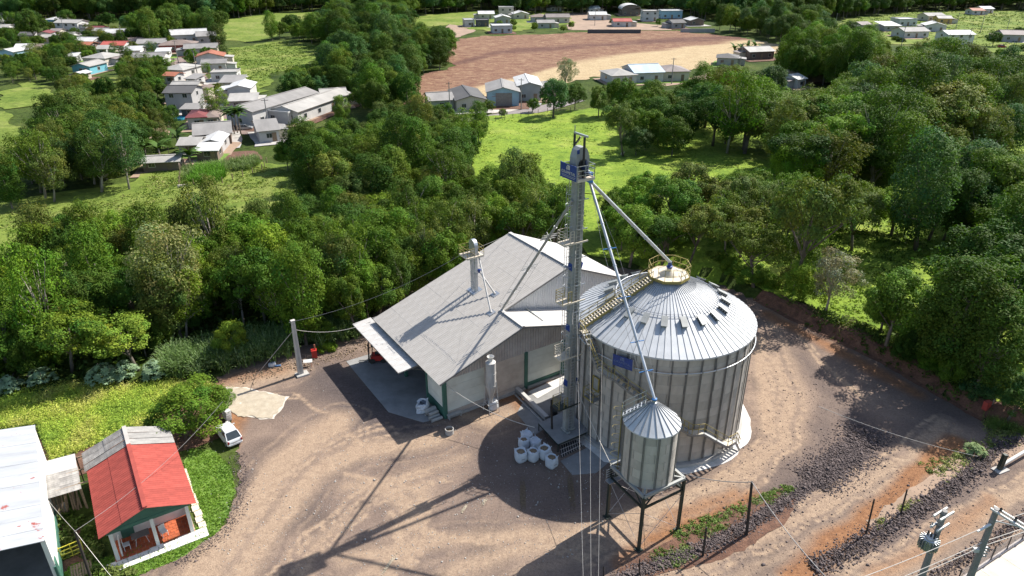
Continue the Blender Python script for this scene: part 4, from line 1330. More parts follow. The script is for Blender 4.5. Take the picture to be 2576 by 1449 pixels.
# ================================================================== dust cyclone
cyx, cyy = -1.96, 55.40
cyc = thing('dust_cyclone', 'tall pale dust cyclone with funnel cap on thin legs against the barn gable', 'tank', (cyx, cyy, 0))
MB().lathe([(.48, 3.0), (.48, 4.25), (.5, 4.25), (.5, 4.32), (.48, 4.32), (.48, 5.45), (.18, 5.6)], n=24).build('drum', MT['fibre_light'], cyc, local=True)
MB().lathe([(.48, 3.0), (.51, 3.02), (.51, 2.92), (.13, 1.35), (.13, 1.0)], n=24).build('cone', MT['fibre_light'], cyc, local=True, smooth=False)
MB().lathe([(.22, 5.55), (.22, 5.8), (.33, 6.05), (.31, 6.05), (.2, 5.82)], n=20).build('funnel_cap', MT['white'], cyc, local=True)
for k in range(4):
    a = RZ + math.pi / 4 + k * math.pi / 2
    MB().beam((.5 * math.cos(a), .5 * math.sin(a), 3.4), (.78 * math.cos(a), .78 * math.sin(a), 0), .06).build('leg', MT['fibre_light'], cyc, local=True)
rg = MB()
for k in range(4):
    a, a2 = RZ + math.pi / 4 + k * math.pi / 2, RZ + math.pi / 4 + (k + 1) * math.pi / 2
    rg.beam((.7 * math.cos(a), .7 * math.sin(a), 1.0), (.7 * math.cos(a2), .7 * math.sin(a2), 1.0), .05)
rg.build('leg_brace', MT['fibre_light'], cyc, local=True)

# ================================================================== bulk bags
MT['bag'] = mat('woven_white_sack', (0.62, 0.65, 0.68), 0.8, col2=(0.50, 0.53, 0.57), scale=2.5, bump=0.35, bscale=7, rand=.05, bdist=.08)
MT['bag_fill'] = mat('grain_in_sack', (0.26, 0.19, 0.115), 0.95, col2=(0.15, 0.105, 0.065), scale=5, bump=.5, bscale=25)
def bag_mesh(seed, w, h, slump=0.0):
    r = random.Random(seed); mb = MB(); n = 20; prof = [(.80, 0), (.98, .06), (1.05, .3), (1.03, .6), (1.0, .85), (.93, 1.0), (.80, 1.03), (.70, .93), (.66, .88)]
    ph = [r.uniform(0, 6) for _ in range(4)]
    for i, (rr, z) in enumerate(prof):
        for k in range(n):
            a = 2 * math.pi * k / n
            sq = 1 / max(abs(math.cos(a)), abs(math.sin(a))) ** .55
            q = rr * w / 2 * sq * (1 + .035 * math.sin(3 * a + ph[0] + i) + .03 * math.sin(5 * a + ph[1] - i * .7) + (.05 * math.sin(9 * a + ph[2]) if 4 < i < 8 else 0))
            mb.v.append((q * math.cos(a), q * math.sin(a), z * h * (1 - slump * math.cos(a + ph[3])) + (.04 * math.sin(7 * a + ph[1]) if i >= 5 else 0)))
    for i in range(len(prof) - 1):
        for k in range(n):
            k2 = (k + 1) % n
            mb.f.append((i * n + k, i * n + k2, (i + 1) * n + k2, (i + 1) * n + k))
    return mb, prof
def bulk_bag(px, py, w, h, label, fill=True, seed=0, group='bulk bags of grain in the shade of the silo', name='bulk_bag'):
    p = V(px, py)
    t = thing(name, label, 'bulk bag', p, RZ + random.uniform(-.25, .25), group)
    mb, prof = bag_mesh(seed, w, h, .05)
    mb.build('sack', MT['bag'], t, local=True, smooth=True)
    f = MB(); n = 14; r = random.Random(seed + 50)
    f.v = [(.05, .02, h * (1.0 if fill else .84))] + [(w * .36 * math.cos(6.2832 * k / n), w * .36 * math.sin(6.2832 * k / n), h * .91 + r.uniform(-.02, .03)) for k in range(n)]
    f.f = [(0, 1 + k, 1 + (k + 1) % n) for k in range(n)]
    f.build('contents', MT['bag_fill'] if fill else MT['bag'], t, local=True, smooth=True)
    lp = MB()
    for sx, sy in ((1, 1), (1, -1), (-1, 1), (-1, -1)):
        c_ = Vector((sx * w * .42, sy * w * .42, h * .95))
        lp.path([c_ + Vector((-.1 * sx, 0, 0)), c_ + Vector((0, 0, .16)), c_ + Vector((.02 * sx, .03 * sy, .17)), c_ + Vector((0, -.1 * sy, -.03))], .02, 4)
    lp.build('lifting_loop', MT['bag'], t, local=True)
    if seed in (1, 4):
        mk = MB()
        for k in range(5):
            mk.box((-.14 + k * .07, -w * .535, h * .42 + .02 * (k % 2)), (.04, .012, .05))
        mk.build('printed_mark', MT['black'], t, local=True)
    return t
bulk_bag(1310, 1157, .98, 1.0, 'full white bulk bag with dark printed mark at the end of the front row', True, 1)
bulk_bag(1341, 1156, .92, 1.0, 'full white bulk bag in the middle of the front row, brown grain in its mouth', True, 2)
bulk_bag(1369, 1150, .98, 1.05, 'full white bulk bag heaped highest with brown grain, next to the pit grate', True, 3)
bulk_bag(1387, 1172, .95, 1.0, 'full white bulk bag standing alone out in front of the other bags', True, 4)
bulk_bag(1318, 1126, .85, .95, 'half filled white bulk bag behind the front row with its mouth rolled open', True, 5)
bulk_bag(1346, 1124, .95, .75, 'slumped white bulk bag folded flat on top behind the front row', False, 6)
bulk_bag(1325, 1110, .95, .95, 'crumpled white bulk bag at the very back of the group', False, 7)
bulk_bag(1240, 1028, .85, .95, 'white bulk bag hanging under the dust cyclone', False, 8, None)
wb = thing('waste_bundle', 'crumpled pale plastic bundle leaning on the barn corner column', 'bundle', V(1064, 1034))
mb, _ = bag_mesh(21, 1.15, 1.05, .18)
mb.v = [(x + .08 * math.sin(9 * z + y * 5), y + .08 * math.sin(8 * z + x * 6), z + .07 * math.sin(7 * x) * math.cos(6 * y)) for x, y, z in mb.v]
mb.build('wrapping', MT['bag'], wb, local=True, smooth=False)

# ================================================================== small things round the yard
def pipe_ring(px, py, r, l, rz, label, z=None, group='concrete drain pipes by the barn corner'):
    p = V(px, py); z = r if z is None else z
    t = thing('concrete_pipe', label, 'pipe', p, rz, group)
    n = 16; mb = MB()
    for xx, rr in ((-l / 2, r), (l / 2, r), (l / 2, r * .78), (-l / 2, r * .78)):
        for k in range(n):
            a = 2 * math.pi * k / n
            mb.v.append((xx, rr * math.cos(a), z + rr * math.sin(a)))
    for i in range(4):
        for k in range(n):
            k2 = (k + 1) % n; j = (i + 1) % 4
            mb.f.append((i * n + k, j * n + k, j * n + k2, i * n + k2))
    mb.build('pipe_barrel', MT['concrete'], t, local=True, smooth=False)
pipe_ring(1082, 1040, .33, 1.15, RZ, 'thickest concrete drain pipe, next to the pale plastic bundle')
pipe_ring(1092, 1052, .17, 1.1, RZ, 'thin concrete drain pipe between the thick one and the stacked pair')
pipe_ring(1099, 1058, .16, 1.1, RZ, 'thin concrete drain pipe lying nearest to the barn bench')
pipe_ring(1091, 1049, .15, 1.0, RZ + .06, 'thin concrete drain pipe resting on top of two others', z=.45)
bn = thing('bench', 'low grey concrete bench by the barn corner post', 'bench', V(1144, 1049), RZ)
MB().box((0, 0, .42), (1.5, .42, .07)).build('seat', MT['concrete'], bn, local=True)
for s_ in (-.6, .6):
    MB().box((s_, 0, .19), (.1, .36, .38)).build('leg', MT['concrete'], bn, local=True)
pot = thing('concrete_ring', 'squat grey concrete well ring alone at the shadow edge before the barn', 'planter', V(1131, 1090))
MB().lathe([(.40, 0), (.40, .52), (.33, .52), (.33, .05)], n=24).build('ring_wall', MT['concrete'], pot, local=True)
MB().lathe([(.33, .3), (.0, .3)], n=18).build('filling', MT['bag_fill'], pot, local=True)
tarp_q = gpoly([(568, 972), (618, 976), (727, 998), (688, 1057), (600, 1048), (555, 1020)])
tp = thing('grain_tarp', 'pale drying sheet spread with straw coloured grain on the gravel', 'tarpaulin', V(640, 1015))
o = sheet('tarp_sheet', tarp_q, .015, MT['pale_concrete'], .4, .04, .16, kind=None, tz=False, nscale=.8)
o.parent = tp; o.location = -tp.location
c_ = np.mean(tarp_q, 0)
o = sheet('grain_layer', [tuple(c_ + (np.array(q) - c_) * .95) for q in tarp_q], .03, MT['grain'], .28, .10, .25, kind=None, tz=False, nscale=.5)
o.parent = tp; o.location = -tp.location
rbx = thing('red_machine', 'bright red metal cabinet on the dirt beside the concrete pole', 'machine', V(792, 900), .3)
MB().box((0, 0, .5), (.55, .5, .85)).build('cabinet', mat('red_paint', (.50, .035, .025), .45, col2=(.36, .02, .018)), rbx, local=True)
MB().box((0, 0, .96), (.6, .55, .05)).build('lid', bpy.data.materials['red_paint'], rbx, local=True)
MB().tube((.12, .1, .95), (.12, .1, 1.55), .08, n=8).build('stub_pipe', mat('rust', (.33, .12, .07), .8), rbx, local=True)
mt_ = thing('metal_stand', 'small pale folding stand with thin red legs beside the concrete pole', 'stand', V(776, 921), .2)
MB().box((0, 0, .62), (.9, .45, .05), R=Matrix.Rotation(.35, 3, 'X')).build('panel', MT['white'], mt_, local=True)
sl = MB()
for sx in (-.35, .35):
    sl.beam((sx, -.25, 0), (sx, .2, .62), .035).beam((sx, .25, 0), (sx, -.2, .62), .035)
sl.build('leg_frame', bpy.data.materials['rust'], mt_, local=True)
rub = thing('plastic_bags', 'small heap of blue and white plastic bags at the edge of the tall cane', 'rubbish', V(685, 920))
mb, _ = bag_mesh(31, .7, .35, .3)
mb.build('bag_heap', MT['bag'], rub, local=True, smooth=False)
MB().tube((.4, -.2, .12), (.95, -.1, .1), .1, n=8).build('rolled_bag', mat('blue_plastic', (.18, .32, .55), .5), rub, local=True)
nb_ = thing('bird_box', 'red nest box with a dark round hole on a short post under trees', 'nest box', V(2477, 1045))
MB().beam((.30, .05, 0), (.42, .05, 1.75), .09).build('post', mat('grey_wood', (.26, .22, .18), .9), nb_, local=True)
MB().box((-.12, 0, 1.15), (.62, .42, .85), rz=.4).build('box_body', mat('dull_red', (.42, .06, .045), .6), nb_, local=True)
MB().tube((-.19, -.19, 1.25), (-.205, -.24, 1.25), .09, n=12).build('entrance_hole', MT['black'], nb_, local=True)

# ---- forklift under the awning
fk = thing('forklift', 'red forklift truck parked in the shade under the barn awning', 'forklift', V(950, 908), RZ + 2.7)
red_ = bpy.data.materials['red_paint']
bd = MB()
bd.hexa([Vector(q) for q in ((-.95, -.5, .3), (.75, -.5, .3), (.75, .5, .3), (-.95, .5, .3))], [Vector(q) for q in ((-.9, -.48, .95), (.55, -.48, .85), (.55, .48, .85), (-.9, .48, .95))])
bd.box((-.72, 0, .78), (.5, .98, .5))
bd.build('body', red_, fk, local=True)
MB().box((-.05, 0, 1.0), (.5, .48, .14)).box((-.3, 0, 1.25), (.12, .46, .45)).build('seat', MT['black'], fk, local=True)
gd = MB()
for sx, sy in ((.5, .42), (.5, -.42), (-.55, .42), (-.55, -.42)):
    gd.beam((sx, sy, .85), (sx * .9 - .05, sy, 2.0), .06)
gd.box((-.03, 0, 2.02), (1.15, .95, .06))
gd.build('overhead_guard', MT['black'], fk, local=True)
for sx, r_ in ((.5, .3), (-.6, .25)):
    for sy in (-.48, .48):
        MB().tube((sx, sy - .1, r_), (sx, sy + .1, r_), r_, n=16).build('wheel', MT['black'], fk, local=True)
ms = MB()
for sy in (-.3, .3):
    ms.beam((.88, sy, .1), (.8, sy, 2.15), .09, .12)
for z in (.5, 1.2, 2.05):
    ms.beam((.86, -.3, z), (.86, .3, z), .07)
ms.build('mast', MT['black'], fk, local=True)
for sy in (-.22, .22):
    MB().box((1.42, sy, .12), (1.0, .11, .04)).box((.95, sy, .32), (.05, .11, .42)).build('fork', MT['dark_steel'], fk, local=True)
# ================================================================== houses at the left of the yard
MT['red_roof'] = mat('red_painted_sheet', (0.40, 0.082, 0.062), 0.85, col2=(0.28, 0.056, 0.043), scale=1.2, rand=.08, spec=.3)
MT['brick'] = mat('orange_brick', (0.50, 0.125, 0.045), 0.85, col2=(0.36, 0.08, 0.03), scale=3, rand=.14, bump=.2)
MT['mortar'] = mat('mortar', (0.42, 0.34, 0.27), 0.9)
MT['tile_floor'] = mat('red_floor_tile', (0.16, 0.045, 0.03), 0.5, col2=(0.10, 0.03, 0.02), scale=2)
MT['white_wall'] = mat('white_wall_paint', (0.76, 0.745, 0.70), 0.75, col2=(0.64, 0.62, 0.57), scale=.8)
MT['wood'] = mat('old_board', (0.30, 0.22, 0.14), 0.85, col2=(0.17, 0.12, 0.08), scale=2, rand=.2, stretch=(1, 6, 6))
MT['glass'] = mat('window_glass', (0.035, 0.045, 0.05), 0.12, spec=.8)
HX0, HY0 = -28.59, 36.58          # eave corner nearest the camera
hs = thing('red_roofed_house', 'small house with a red ribbed gable roof, half grey behind, and an open tiled porch', 'house', (HX0, HY0, 0), RZ)
def hb(mb, name, m, **k):
    return mb.build(name, m, hs, local=True, **k)
MT['fibre_mid'] = mat('greyed_fibre_cement', (.36, .345, .32), .9, col2=(.25, .24, .225), scale=1.4, rand=.1)
W_, LR, LT, ZE, ZR = 6.33, 8.35, 11.1, 2.85, 4.05
hsl = (ZR - ZE) / (W_ / 2); ha2 = math.atan(hsl)
def house_sheets(x0, x1, sgn, y0, y1, nx, ny, m, rnd=.004):
    lx, wy = (x1 - x0) / nx, (y1 - y0) / ny
    me = corrugated(wy + .05, lx / math.cos(ha2) + .1, .26, .035).mesh('roof_sheet', m, True)
    for i in range(nx):
        for j in range(ny):
            xc = x0 + lx * (i + .5)
            z = ZR - abs(xc - W_ / 2) * hsl
            o = put('roof_sheet', me, hs, (xc, y0 + wy * (j + .5), z + random.uniform(0, rnd)))
            o.rotation_euler = (0, -ha2 * sgn + .012 * sgn, 0)
house_sheets(0, W_ / 2, 1, 0, LR, 2, 8, MT['red_roof'])
house_sheets(W_ / 2, W_, -1, 0, LR, 2, 8, MT['red_roof'])
house_sheets(-.15, W_ / 2, 1, LR, LT, 2, 3, MT['fibre_old'], .05)
house_sheets(W_ / 2, W_, -1, LR, LT, 2, 3, MT['fibre_mid'], .03)
hb(MB().beam((W_ / 2, 0, ZR + .05), (W_ / 2, LR, ZR + .05), .3, .05), 'ridge_cap', MT['red_roof'])
hb(MB().beam((W_ / 2, LR, ZR + .055), (W_ / 2, LT, ZR + .055), .3, .05), 'ridge_cap', MT['fibre'])
wl_ = MB()
for x0, x1, y0, y1 in ((.55, .70, 2.6, LT - .5), (W_ - .7, W_ - .55, 2.6, LT - .5), (.55, W_ - .55, LT - .65, LT - .5), (.55, W_ - .55, 2.55, 2.7)):
    wl_.box(((x0 + x1) / 2, (y0 + y1) / 2, 1.35), (x1 - x0, y1 - y0, 2.7))
hb(wl_, 'wall', MT['white_wall'])
gb = MB()
gb.add([(.1, .35, ZE - .02), (W_ - .1, .35, ZE - .02), (W_ / 2, .35, ZR - .06), (.1, .45, ZE - .02), (W_ - .1, .45, ZE - .02), (W_ / 2, .45, ZR - .06)], [(0, 1, 2), (5, 4, 3), (0, 3, 4, 1), (1, 4, 5, 2), (2, 5, 3, 0)])
gb.box((W_ / 2, .4, 2.72), (W_ - .8, .14, .3))
hb(gb, 'porch_gable', MT['wall_green'])
for x in (.65, 3.3, W_ - .65):
    hb(MB().box((x, .45, 1.32), (.24, .24, 2.6)), 'porch_column', MT['white_wall'])
hb(MB().box((W_ / 2, 1.45, .03), (W_ - .9, 2.4, .06)), 'porch_floor', MT['mortar'])
ft_ = MB().box((0, 0, 0), (.425, .275, .04)).mesh('floor_tile', MT['brick'])
for r_ in range(8):
    for k in range(12):
        x_ = .68 + .45 * k + (.22 if r_ % 2 else 0)
        if x_ < W_ - .62:
            put('floor_tile', ft_, hs, (x_, .42 + .30 * r_, .065 + random.uniform(-.002, .002)))
hb(MB().box((1.6, 2.5, 1.05), (.85, .08, 2.05)), 'front_door', MT['wall_green'])
wf = hb(MB().box((4.4, 2.52, 1.5), (1.5, .07, 1.1)), 'window_frame', MT['wood'])
for k in (-.37, .37):
    MB().box((4.4 + k, 2.475, 1.5), (.66, .03, .95)).build('window_pane', MT['glass'], wf, local=True)
hb(MB().box((W_ - .6, 1.5, .48), (.11, 2.0, .92)), 'side_half_wall', MT['white_wall'])
hb(MB().box((.95, 1.4, .45), (.10, 1.6, .8)), 'side_half_wall', MT['white_wall'])
# paved walk round the porch, slab by slab
sl_ = MB().box((0, 0, 0), (.66, .50, .06)).mesh('paving_slab', MT['white_wall'])
def wk(p):
    d = Vector(p) - Vector((HX0, HY0, 0)); return d.dot(VX), d.dot(UX)
for k in range(10):
    put('paving_slab', sl_, hs, (-.15 + .68 * k + .34, .12 + .0 * k, .055 + random.uniform(-.004, .004)))
    put('paving_slab', sl_, hs, (-.15 + .68 * k + .34, -.40, .05 + random.uniform(-.004, .004)))
sl2 = MB().box((0, 0, 0), (.52, .66, .06)).mesh('paving_slab', MT['cream'])
for k in range(11):
    put('paving_slab', sl2 if k % 3 == 2 else sl2, hs, (W_ + .08 + random.uniform(-.05, .05), .75 + .72 * k, .05), random.uniform(-.04, .04))
# porch furniture
ptb = thing('porch_table', 'folding table with crossed white legs on the tiled porch', 'table', HX0 * VX * 0 + Vector((HX0, HY0, .1)) + VX * 2.35 + UX * 1.35, RZ)
MB().box((0, 0, .74), (1.2, .7, .03)).build('tabletop', MT['interior'], ptb, local=True)
q = MB()
for s_ in (-.45, .45):
    q.beam((s_, -.35, 0), (s_ * .5, .3, .73), .03).beam((s_, .35, 0), (s_ * .5, -.3, .73), .03)
q.build('crossed_legs', MT['white'], ptb, local=True)
def chair(x, y, rz, label):
    t = thing('plastic_chair', label, 'chair', Vector((HX0, HY0, .1)) + VX * x + UX * y, RZ + rz)
    MB().box((0, 0, .43), (.46, .44, .04)).build('seat', MT['white'], t, local=True)
    MB().box((0, .22, .68), (.46, .04, .5)).build('backrest', MT['white'], t, local=True)
    for sx in (-.2, .2):
        for sy in (-.19, .19):
            MB().beam((sx, sy, 0), (sx, sy, .43), .04).build('leg', MT['white'], t, local=True)
chair(3.85, 1.1, .3, 'white plastic chair just beside the middle porch column')
chair(1.35, 1.2, 1.6, 'white plastic chair behind the folding porch table')

# ---- lean-to between house and white warehouse
ln = thing('lean_to', 'low lean-to of pale corrugated sheets between the red roof and the white warehouse', 'shed', (-35.2, 42.3, 0), RZ)
def lw(x, y, z):
    d = Vector((x, y, 0)) - Vector((-35.2, 42.3, 0)); return (d.dot(VX), d.dot(UX), z)
me = corrugated(1.06, 2.55, .24, .035).mesh('roof_sheet', MT['fibre_light'], True)
me2 = corrugated(1.06, 2.45, .24, .035).mesh('roof_sheet', MT['fibre_old'], True)
for k in range(2):
    o = put('roof_sheet', me, ln, (.45, 2.75 - k * .8, 2.64 - .03 * k)); o.rotation_euler = (0, .06, 0)
for k in range(3):
    o = put('roof_sheet', me2, ln, (.55, 1.05 - k * 1.0, 2.56 - .02 * k)); o.rotation_euler = (0, .06, .02)
for x, y in ((-.7, -.8), (1.7, -.8), (1.75, 2.8), (-.7, 2.8)):
    MB().beam((x, y, 0), (x, y, 2.55), .1).build('post', MT['wood'], ln, local=True)
bp_ = MB()
for y in (-.8, 1.0, 2.8):
    bp_.beam((-.8, y, 2.48), (2.3, y, 2.44), .07, .1)
bp_.build('rafter', MT['wood'], ln, local=True)
for k in range(16):
    x = -.6 + k * .14
    p = Vector((-35.2, 42.3, 0)) + VX * x + UX * (-.2 + .3 * random.random())
    t_ = MB().beam(p + Vector((0, 0, .05)) - UX * .6 + VX * random.uniform(-.3, .3), p + UX * .5 + Vector((0, 0, 1.7 + .5 * random.random())), .12, .03)
    o = t_.build('board', MT['wood'], None, off=Vector((p.x, p.y, 0)))
    tag(o, 'old brown board leaning with others under the lean-to roof', 'board', 'boards leaning under the lean-to')
for k, (px_, py_) in enumerate(((150, 1282), (160, 1279), (143, 1292))):
    o = MB().box((0, 0, .1 + .02 * k), (.5, 1.1, .1), rz=RZ + .1 * k).build('roof_offcut', MT['fibre_light'], None, off=Vector((0, 0, 0)))
    o.location = V(px_, py_)
    tag(o, ('pale corrugated offcut lying flat beside the warehouse wall', 'pale corrugated offcut partly hidden under the red eave', 'pale corrugated offcut standing closest to the warehouse wall')[k], 'sheet', 'sheet offcuts by the warehouse')

# ---- white warehouse at the frame edge
MT['rust_roof'] = None
m, N, L, b = _nodes('patchy_painted_roof')
n1 = _noise(N, L, 0.7, 3, 0.5); n2 = _noise(N, L, 2.2, 5, .7); n3 = _noise(N, L, .6, 5, .65, stretch=(.25, 1.5, 1))
c = _ramp(N, L, n3, [(.3, (.29, .30, .315)), (.7, (.42, .43, .44))])
rs_ = _ramp(N, L, mul(N, L, mul(N, L, n1, .62), mul(N, L, n2, .38), 'ADD'), [(.60, 0), (.635, 1)])
c = _mix(N, L, rs_, c, (.28, .065, .05))
L.new(c, b.inputs['Base Color']); b.inputs['Roughness'].default_value = .6
wh = thing('white_warehouse', 'white warehouse with a rust spotted pale roof and dark open front', 'warehouse', (-30.6, 34.5, 0), RZ)
WL, WW = 14.35, 14.0
rp_ = []
for k in range(11):
    y0, y1 = -.3 + k * (WL + .4) / 11, -.3 + (k + 1) * (WL + .4) / 11
    q = MB().slab([(.05, y0, 5.0), (.05, y1 - .025, 5.0 + (.012 if k % 2 else 0)), (-WW, y1 - .025, 5.0 + WW * .2 + (.012 if k % 2 else 0)), (-WW, y0, 5.0 + WW * .2)], .05)
    q.build('roof_sheet', m, wh, local=True)
q = MB().box((-.1, WL / 2, 2.45), (.2, WL - .5, 4.9)).box((-WW, WL / 2, 3.8), (.2, WL, 7.4))
q.hexa([Vector(p) for p in ((-.2, WL - .45, 0), (-.2, WL - .25, 0), (-WW, WL - .25, 0), (-WW, WL - .45, 0))], [Vector(p) for p in ((-.2, WL - .45, 4.9), (-.2, WL - .25, 4.9), (-WW, WL - .25, 7.6), (-WW, WL - .45, 7.6))])
q.build('wall', MT['white_wall'], wh, local=True)
MB().box((-.1, .22, 2.4), (.28, .3, 4.85)).build('front_pier', MT['white_wall'], wh, local=True)
MB().box((.02, .55, 1.2), (.14, 1.1, 2.4)).build('open_gate_leaf', MT['wall_green'], wh, local=True)
MB().hexa([Vector(p) for p in ((-.25, .9, 4.3), (-.25, 1.0, 4.3), (-13, 1.0, 6.9), (-13, .9, 6.9))], [Vector(p) for p in ((-.25, .9, 4.85), (-.25, 1.0, 4.85), (-13, 1.0, 7.4), (-13, .9, 7.4))]).build('lintel', MT['dark_steel'], wh, local=True)  # strip coloured dark to give the shade of the open front
MB().box((.03, WL / 2, .45), (.08, WL - .6, .9)).build('base_band', MT['wall_green'], wh, local=True)
struct(MB().prism([tuple((Vector((-30.6, 34.5, 0)) + VX * x + UX * y).xy) for x, y in ((-.3, -2), (-.3, 14), (-14, 14), (-14, -2))], -.1, .02).build('warehouse_floor', MT['slab']))
yg = thing('yellow_gate', 'small yellow tube gate frame beside the warehouse pier', 'gate', V(185, 1400), RZ)
q = MB()
for z in (.1, .45, .8, 1.15):
    q.beam((-.7, 0, z), (.7, .1, z), .05)
for x in (-.7, 0, .7):
    q.beam((x, .05, 0), (x, .05, 1.2), .05)
q.build('gate_frame', mat('bright_yellow', (.62, .55, .05), .5), yg, local=True)
dk_ = thing('board_walk', 'short walkway of loose pale boards below the yellow gate', 'walkway', V(205, 1430), RZ)
for k in range(8):
    MB().box((-.6 + k * .17, -.2, .06 + .01 * (k % 2)), (.13, 1.5, .04)).build('plank', MT['wood'], dk_, local=True)

# ================================================================== car builder
def car(px, py, rz, paint, label, L_=3.75, W_c=1.58, H_=1.38, group=None, name='parked_car'):
    t = thing(name, label, 'car', V(px, py), rz, group)
    t.scale = (.9, .9, .9)
    def sec_(x, zb, zt, w):
        return [(x, -w / 2, zb), (x, w / 2, zb), (x, w / 2 * .94, zt), (x, -w / 2 * .94, zt)]
    h = L_ / 2
    st_ = [(-h, .36, .70, W_c * .86), (-h + .12, .24, .88, W_c * .96), (-h * .5, .2, .93, W_c), (h * .3, .2, .90, W_c), (h - .35, .22, .78, W_c * .96), (h, .32, .58, W_c * .80)]
    mb = MB()
    for s_ in st_:
        mb.v += sec_(*s_)
    for i in range(len(st_) - 1):
        for k in range(4):
            k2 = (k + 1) % 4
            mb.f.append((i * 4 + k, i * 4 + k2, i * 4 + 4 + k2, i * 4 + 4 + k))
    mb.f += [(3, 2, 1, 0), tuple(range(len(mb.v) - 4, len(mb.v)))]
    body = mb.build('body', paint, t, local=True)
    bv = body.modifiers.new('soft', 'BEVEL'); bv.width = .07; bv.segments = 2
    cb = [(-h + .16, .88, W_c * .86), (-h * .52, H_, W_c * .70), (h * .05, H_ - .02, W_c * .70), (h * .46, .88, W_c * .86)]
    mb = MB()
    rf = [(-h * .56, -W_c * .36, H_ - .02), (h * .08, -W_c * .36, H_ - .03), (h * .08, W_c * .36, H_ - .03), (-h * .56, W_c * .36, H_ - .02)]
    lo_ = [(-h + .14, -W_c * .44, .86), (h * .50, -W_c * .44, .86), (h * .50, W_c * .44, .86), (-h + .14, W_c * .44, .86)]
    mb.hexa([Vector(q) for q in lo_], [Vector(q) for q in rf])
    g = mb.build('cabin_glass', MT['glass'], t, local=True)
    g.modifiers.new('soft', 'BEVEL').width = .04
    r_ = MB().hexa([Vector((x * 1.01, y * 1.03, z - .03)) for x, y, z in rf], [Vector((x * .96, y * .94, z + .035)) for x, y, z in rf])
    for i in range(4):
        r_.beam(Vector(lo_[i]) + Vector((0, 0, .02)), Vector(rf[i]), .075, .06)
    for s_ in (-1, 1):
        r_.beam((-h * .1, s_ * W_c * .44, .88), (-h * .12, s_ * W_c * .365, H_ - .03), .08, .05)
    rr = r_.build('roof', paint, t, local=True)
    for x in (-h + .62, h - .62):
        for s_ in (-1, 1):
            w = MB().tube((x, s_ * (W_c / 2 - .16), .29), (x, s_ * (W_c / 2 + .015), .29), .29, n=18).build('wheel', MT['black'], t, local=True)
            MB().tube((x, s_ * (W_c / 2 + .0), .29), (x, s_ * (W_c / 2 + .025), .29), .17, n=12).build('rim', MT['galv'], w, local=True)
    for s_ in (-1, 1):
        MB().box((-h + .03, s_ * W_c * .40, .70), (.08, .16, .24)).build('tail_light', mat('tail_light_red', (.35, .02, .02), .3) if 'tail_light_red' not in bpy.data.materials else bpy.data.materials['tail_light_red'], t, local=True)
        MB().box((h - .06, s_ * W_c * .33, .60), (.12, .26, .13)).build('headlight', MT['white'], t, local=True)
        MB().box((h * .36, s_ * (W_c / 2 + .06), .93), (.12, .14, .1)).build('mirror', paint, t, local=True)
    MB().box((-h - .01, 0, .60), (.02, .42, .12)).build('number_plate', MT['fibre_light'], t, local=True)
    MB().box((-h - .01, 0, .40), (.08, W_c * .8, .16)).build('rear_bumper', paint, t, local=True)
    return t
MT['car_white'] = mat('white_car_paint', (.66, .67, .68), .3, .1, col2=(.60, .61, .62), scale=.5)
MT['car_silver'] = mat('silver_car_paint', (.42, .44, .46), .3, .5, scale=.5)
MT['car_blue'] = mat('blue_car_paint', (.03, .07, .20), .3, .3, scale=.5)
MT['car_red'] = mat('red_car_paint', (.30, .03, .02), .3, .2, scale=.5)
a_, b_ = V(588, 1118), V(563, 1085)
hd_ = math.atan2((b_ - a_).y, (b_ - a_).x)
car(577, 1101, hd_, MT['car_white'], 'white hatchback parked tail out at the edge of the shade tree')
wp = thing('stack_of_crates', 'stack of white plastic crates between the shade tree and the white car', 'crates', V(573, 1054), hd_)
for k in range(4):
    MB().box((0, 0, .16 + k * .27), (.9, .5, .22), rz=.06 * k).build('crate', MT['white'], wp, local=True)
car(476, 175, rad(118), MT['car_silver'], 'silver car parked at the upper end of the village street', group='cars in the village street')
car(518, 240, rad(112), MT['car_blue'], 'dark blue car in the shade halfway down the village street', group='cars in the village street')
car(618, 326, rad(10), MT['car_silver'], 'grey car by the palm trees at the foot of the village street', group='cars in the village street')
car(2520, 120, rad(4), MT['car_red'], 'dark red car alone on the hill road beyond the trees')
car(1350, 268, rad(60), MT['car_white'], 'small white car parked beside the open white hall')
# ================================================================== poles, posts and wires
MT['pole_conc'] = mat('pole_concrete', (0.30, 0.285, 0.265), 0.85, col2=(0.22, 0.205, 0.19), scale=1.2, bump=.1)
MT['pole_pale'] = mat('pale_pole_concrete', (0.56, 0.53, 0.48), 0.85, col2=(0.44, 0.41, 0.37), scale=1.5, bump=.1)
MT['post_wood'] = mat('dark_post_wood', (0.045, 0.036, 0.03), 0.9, col2=(0.025, 0.02, 0.018), scale=3)
MT['porcelain'] = mat('insulator', (0.50, 0.48, 0.46), 0.3, scale=6)
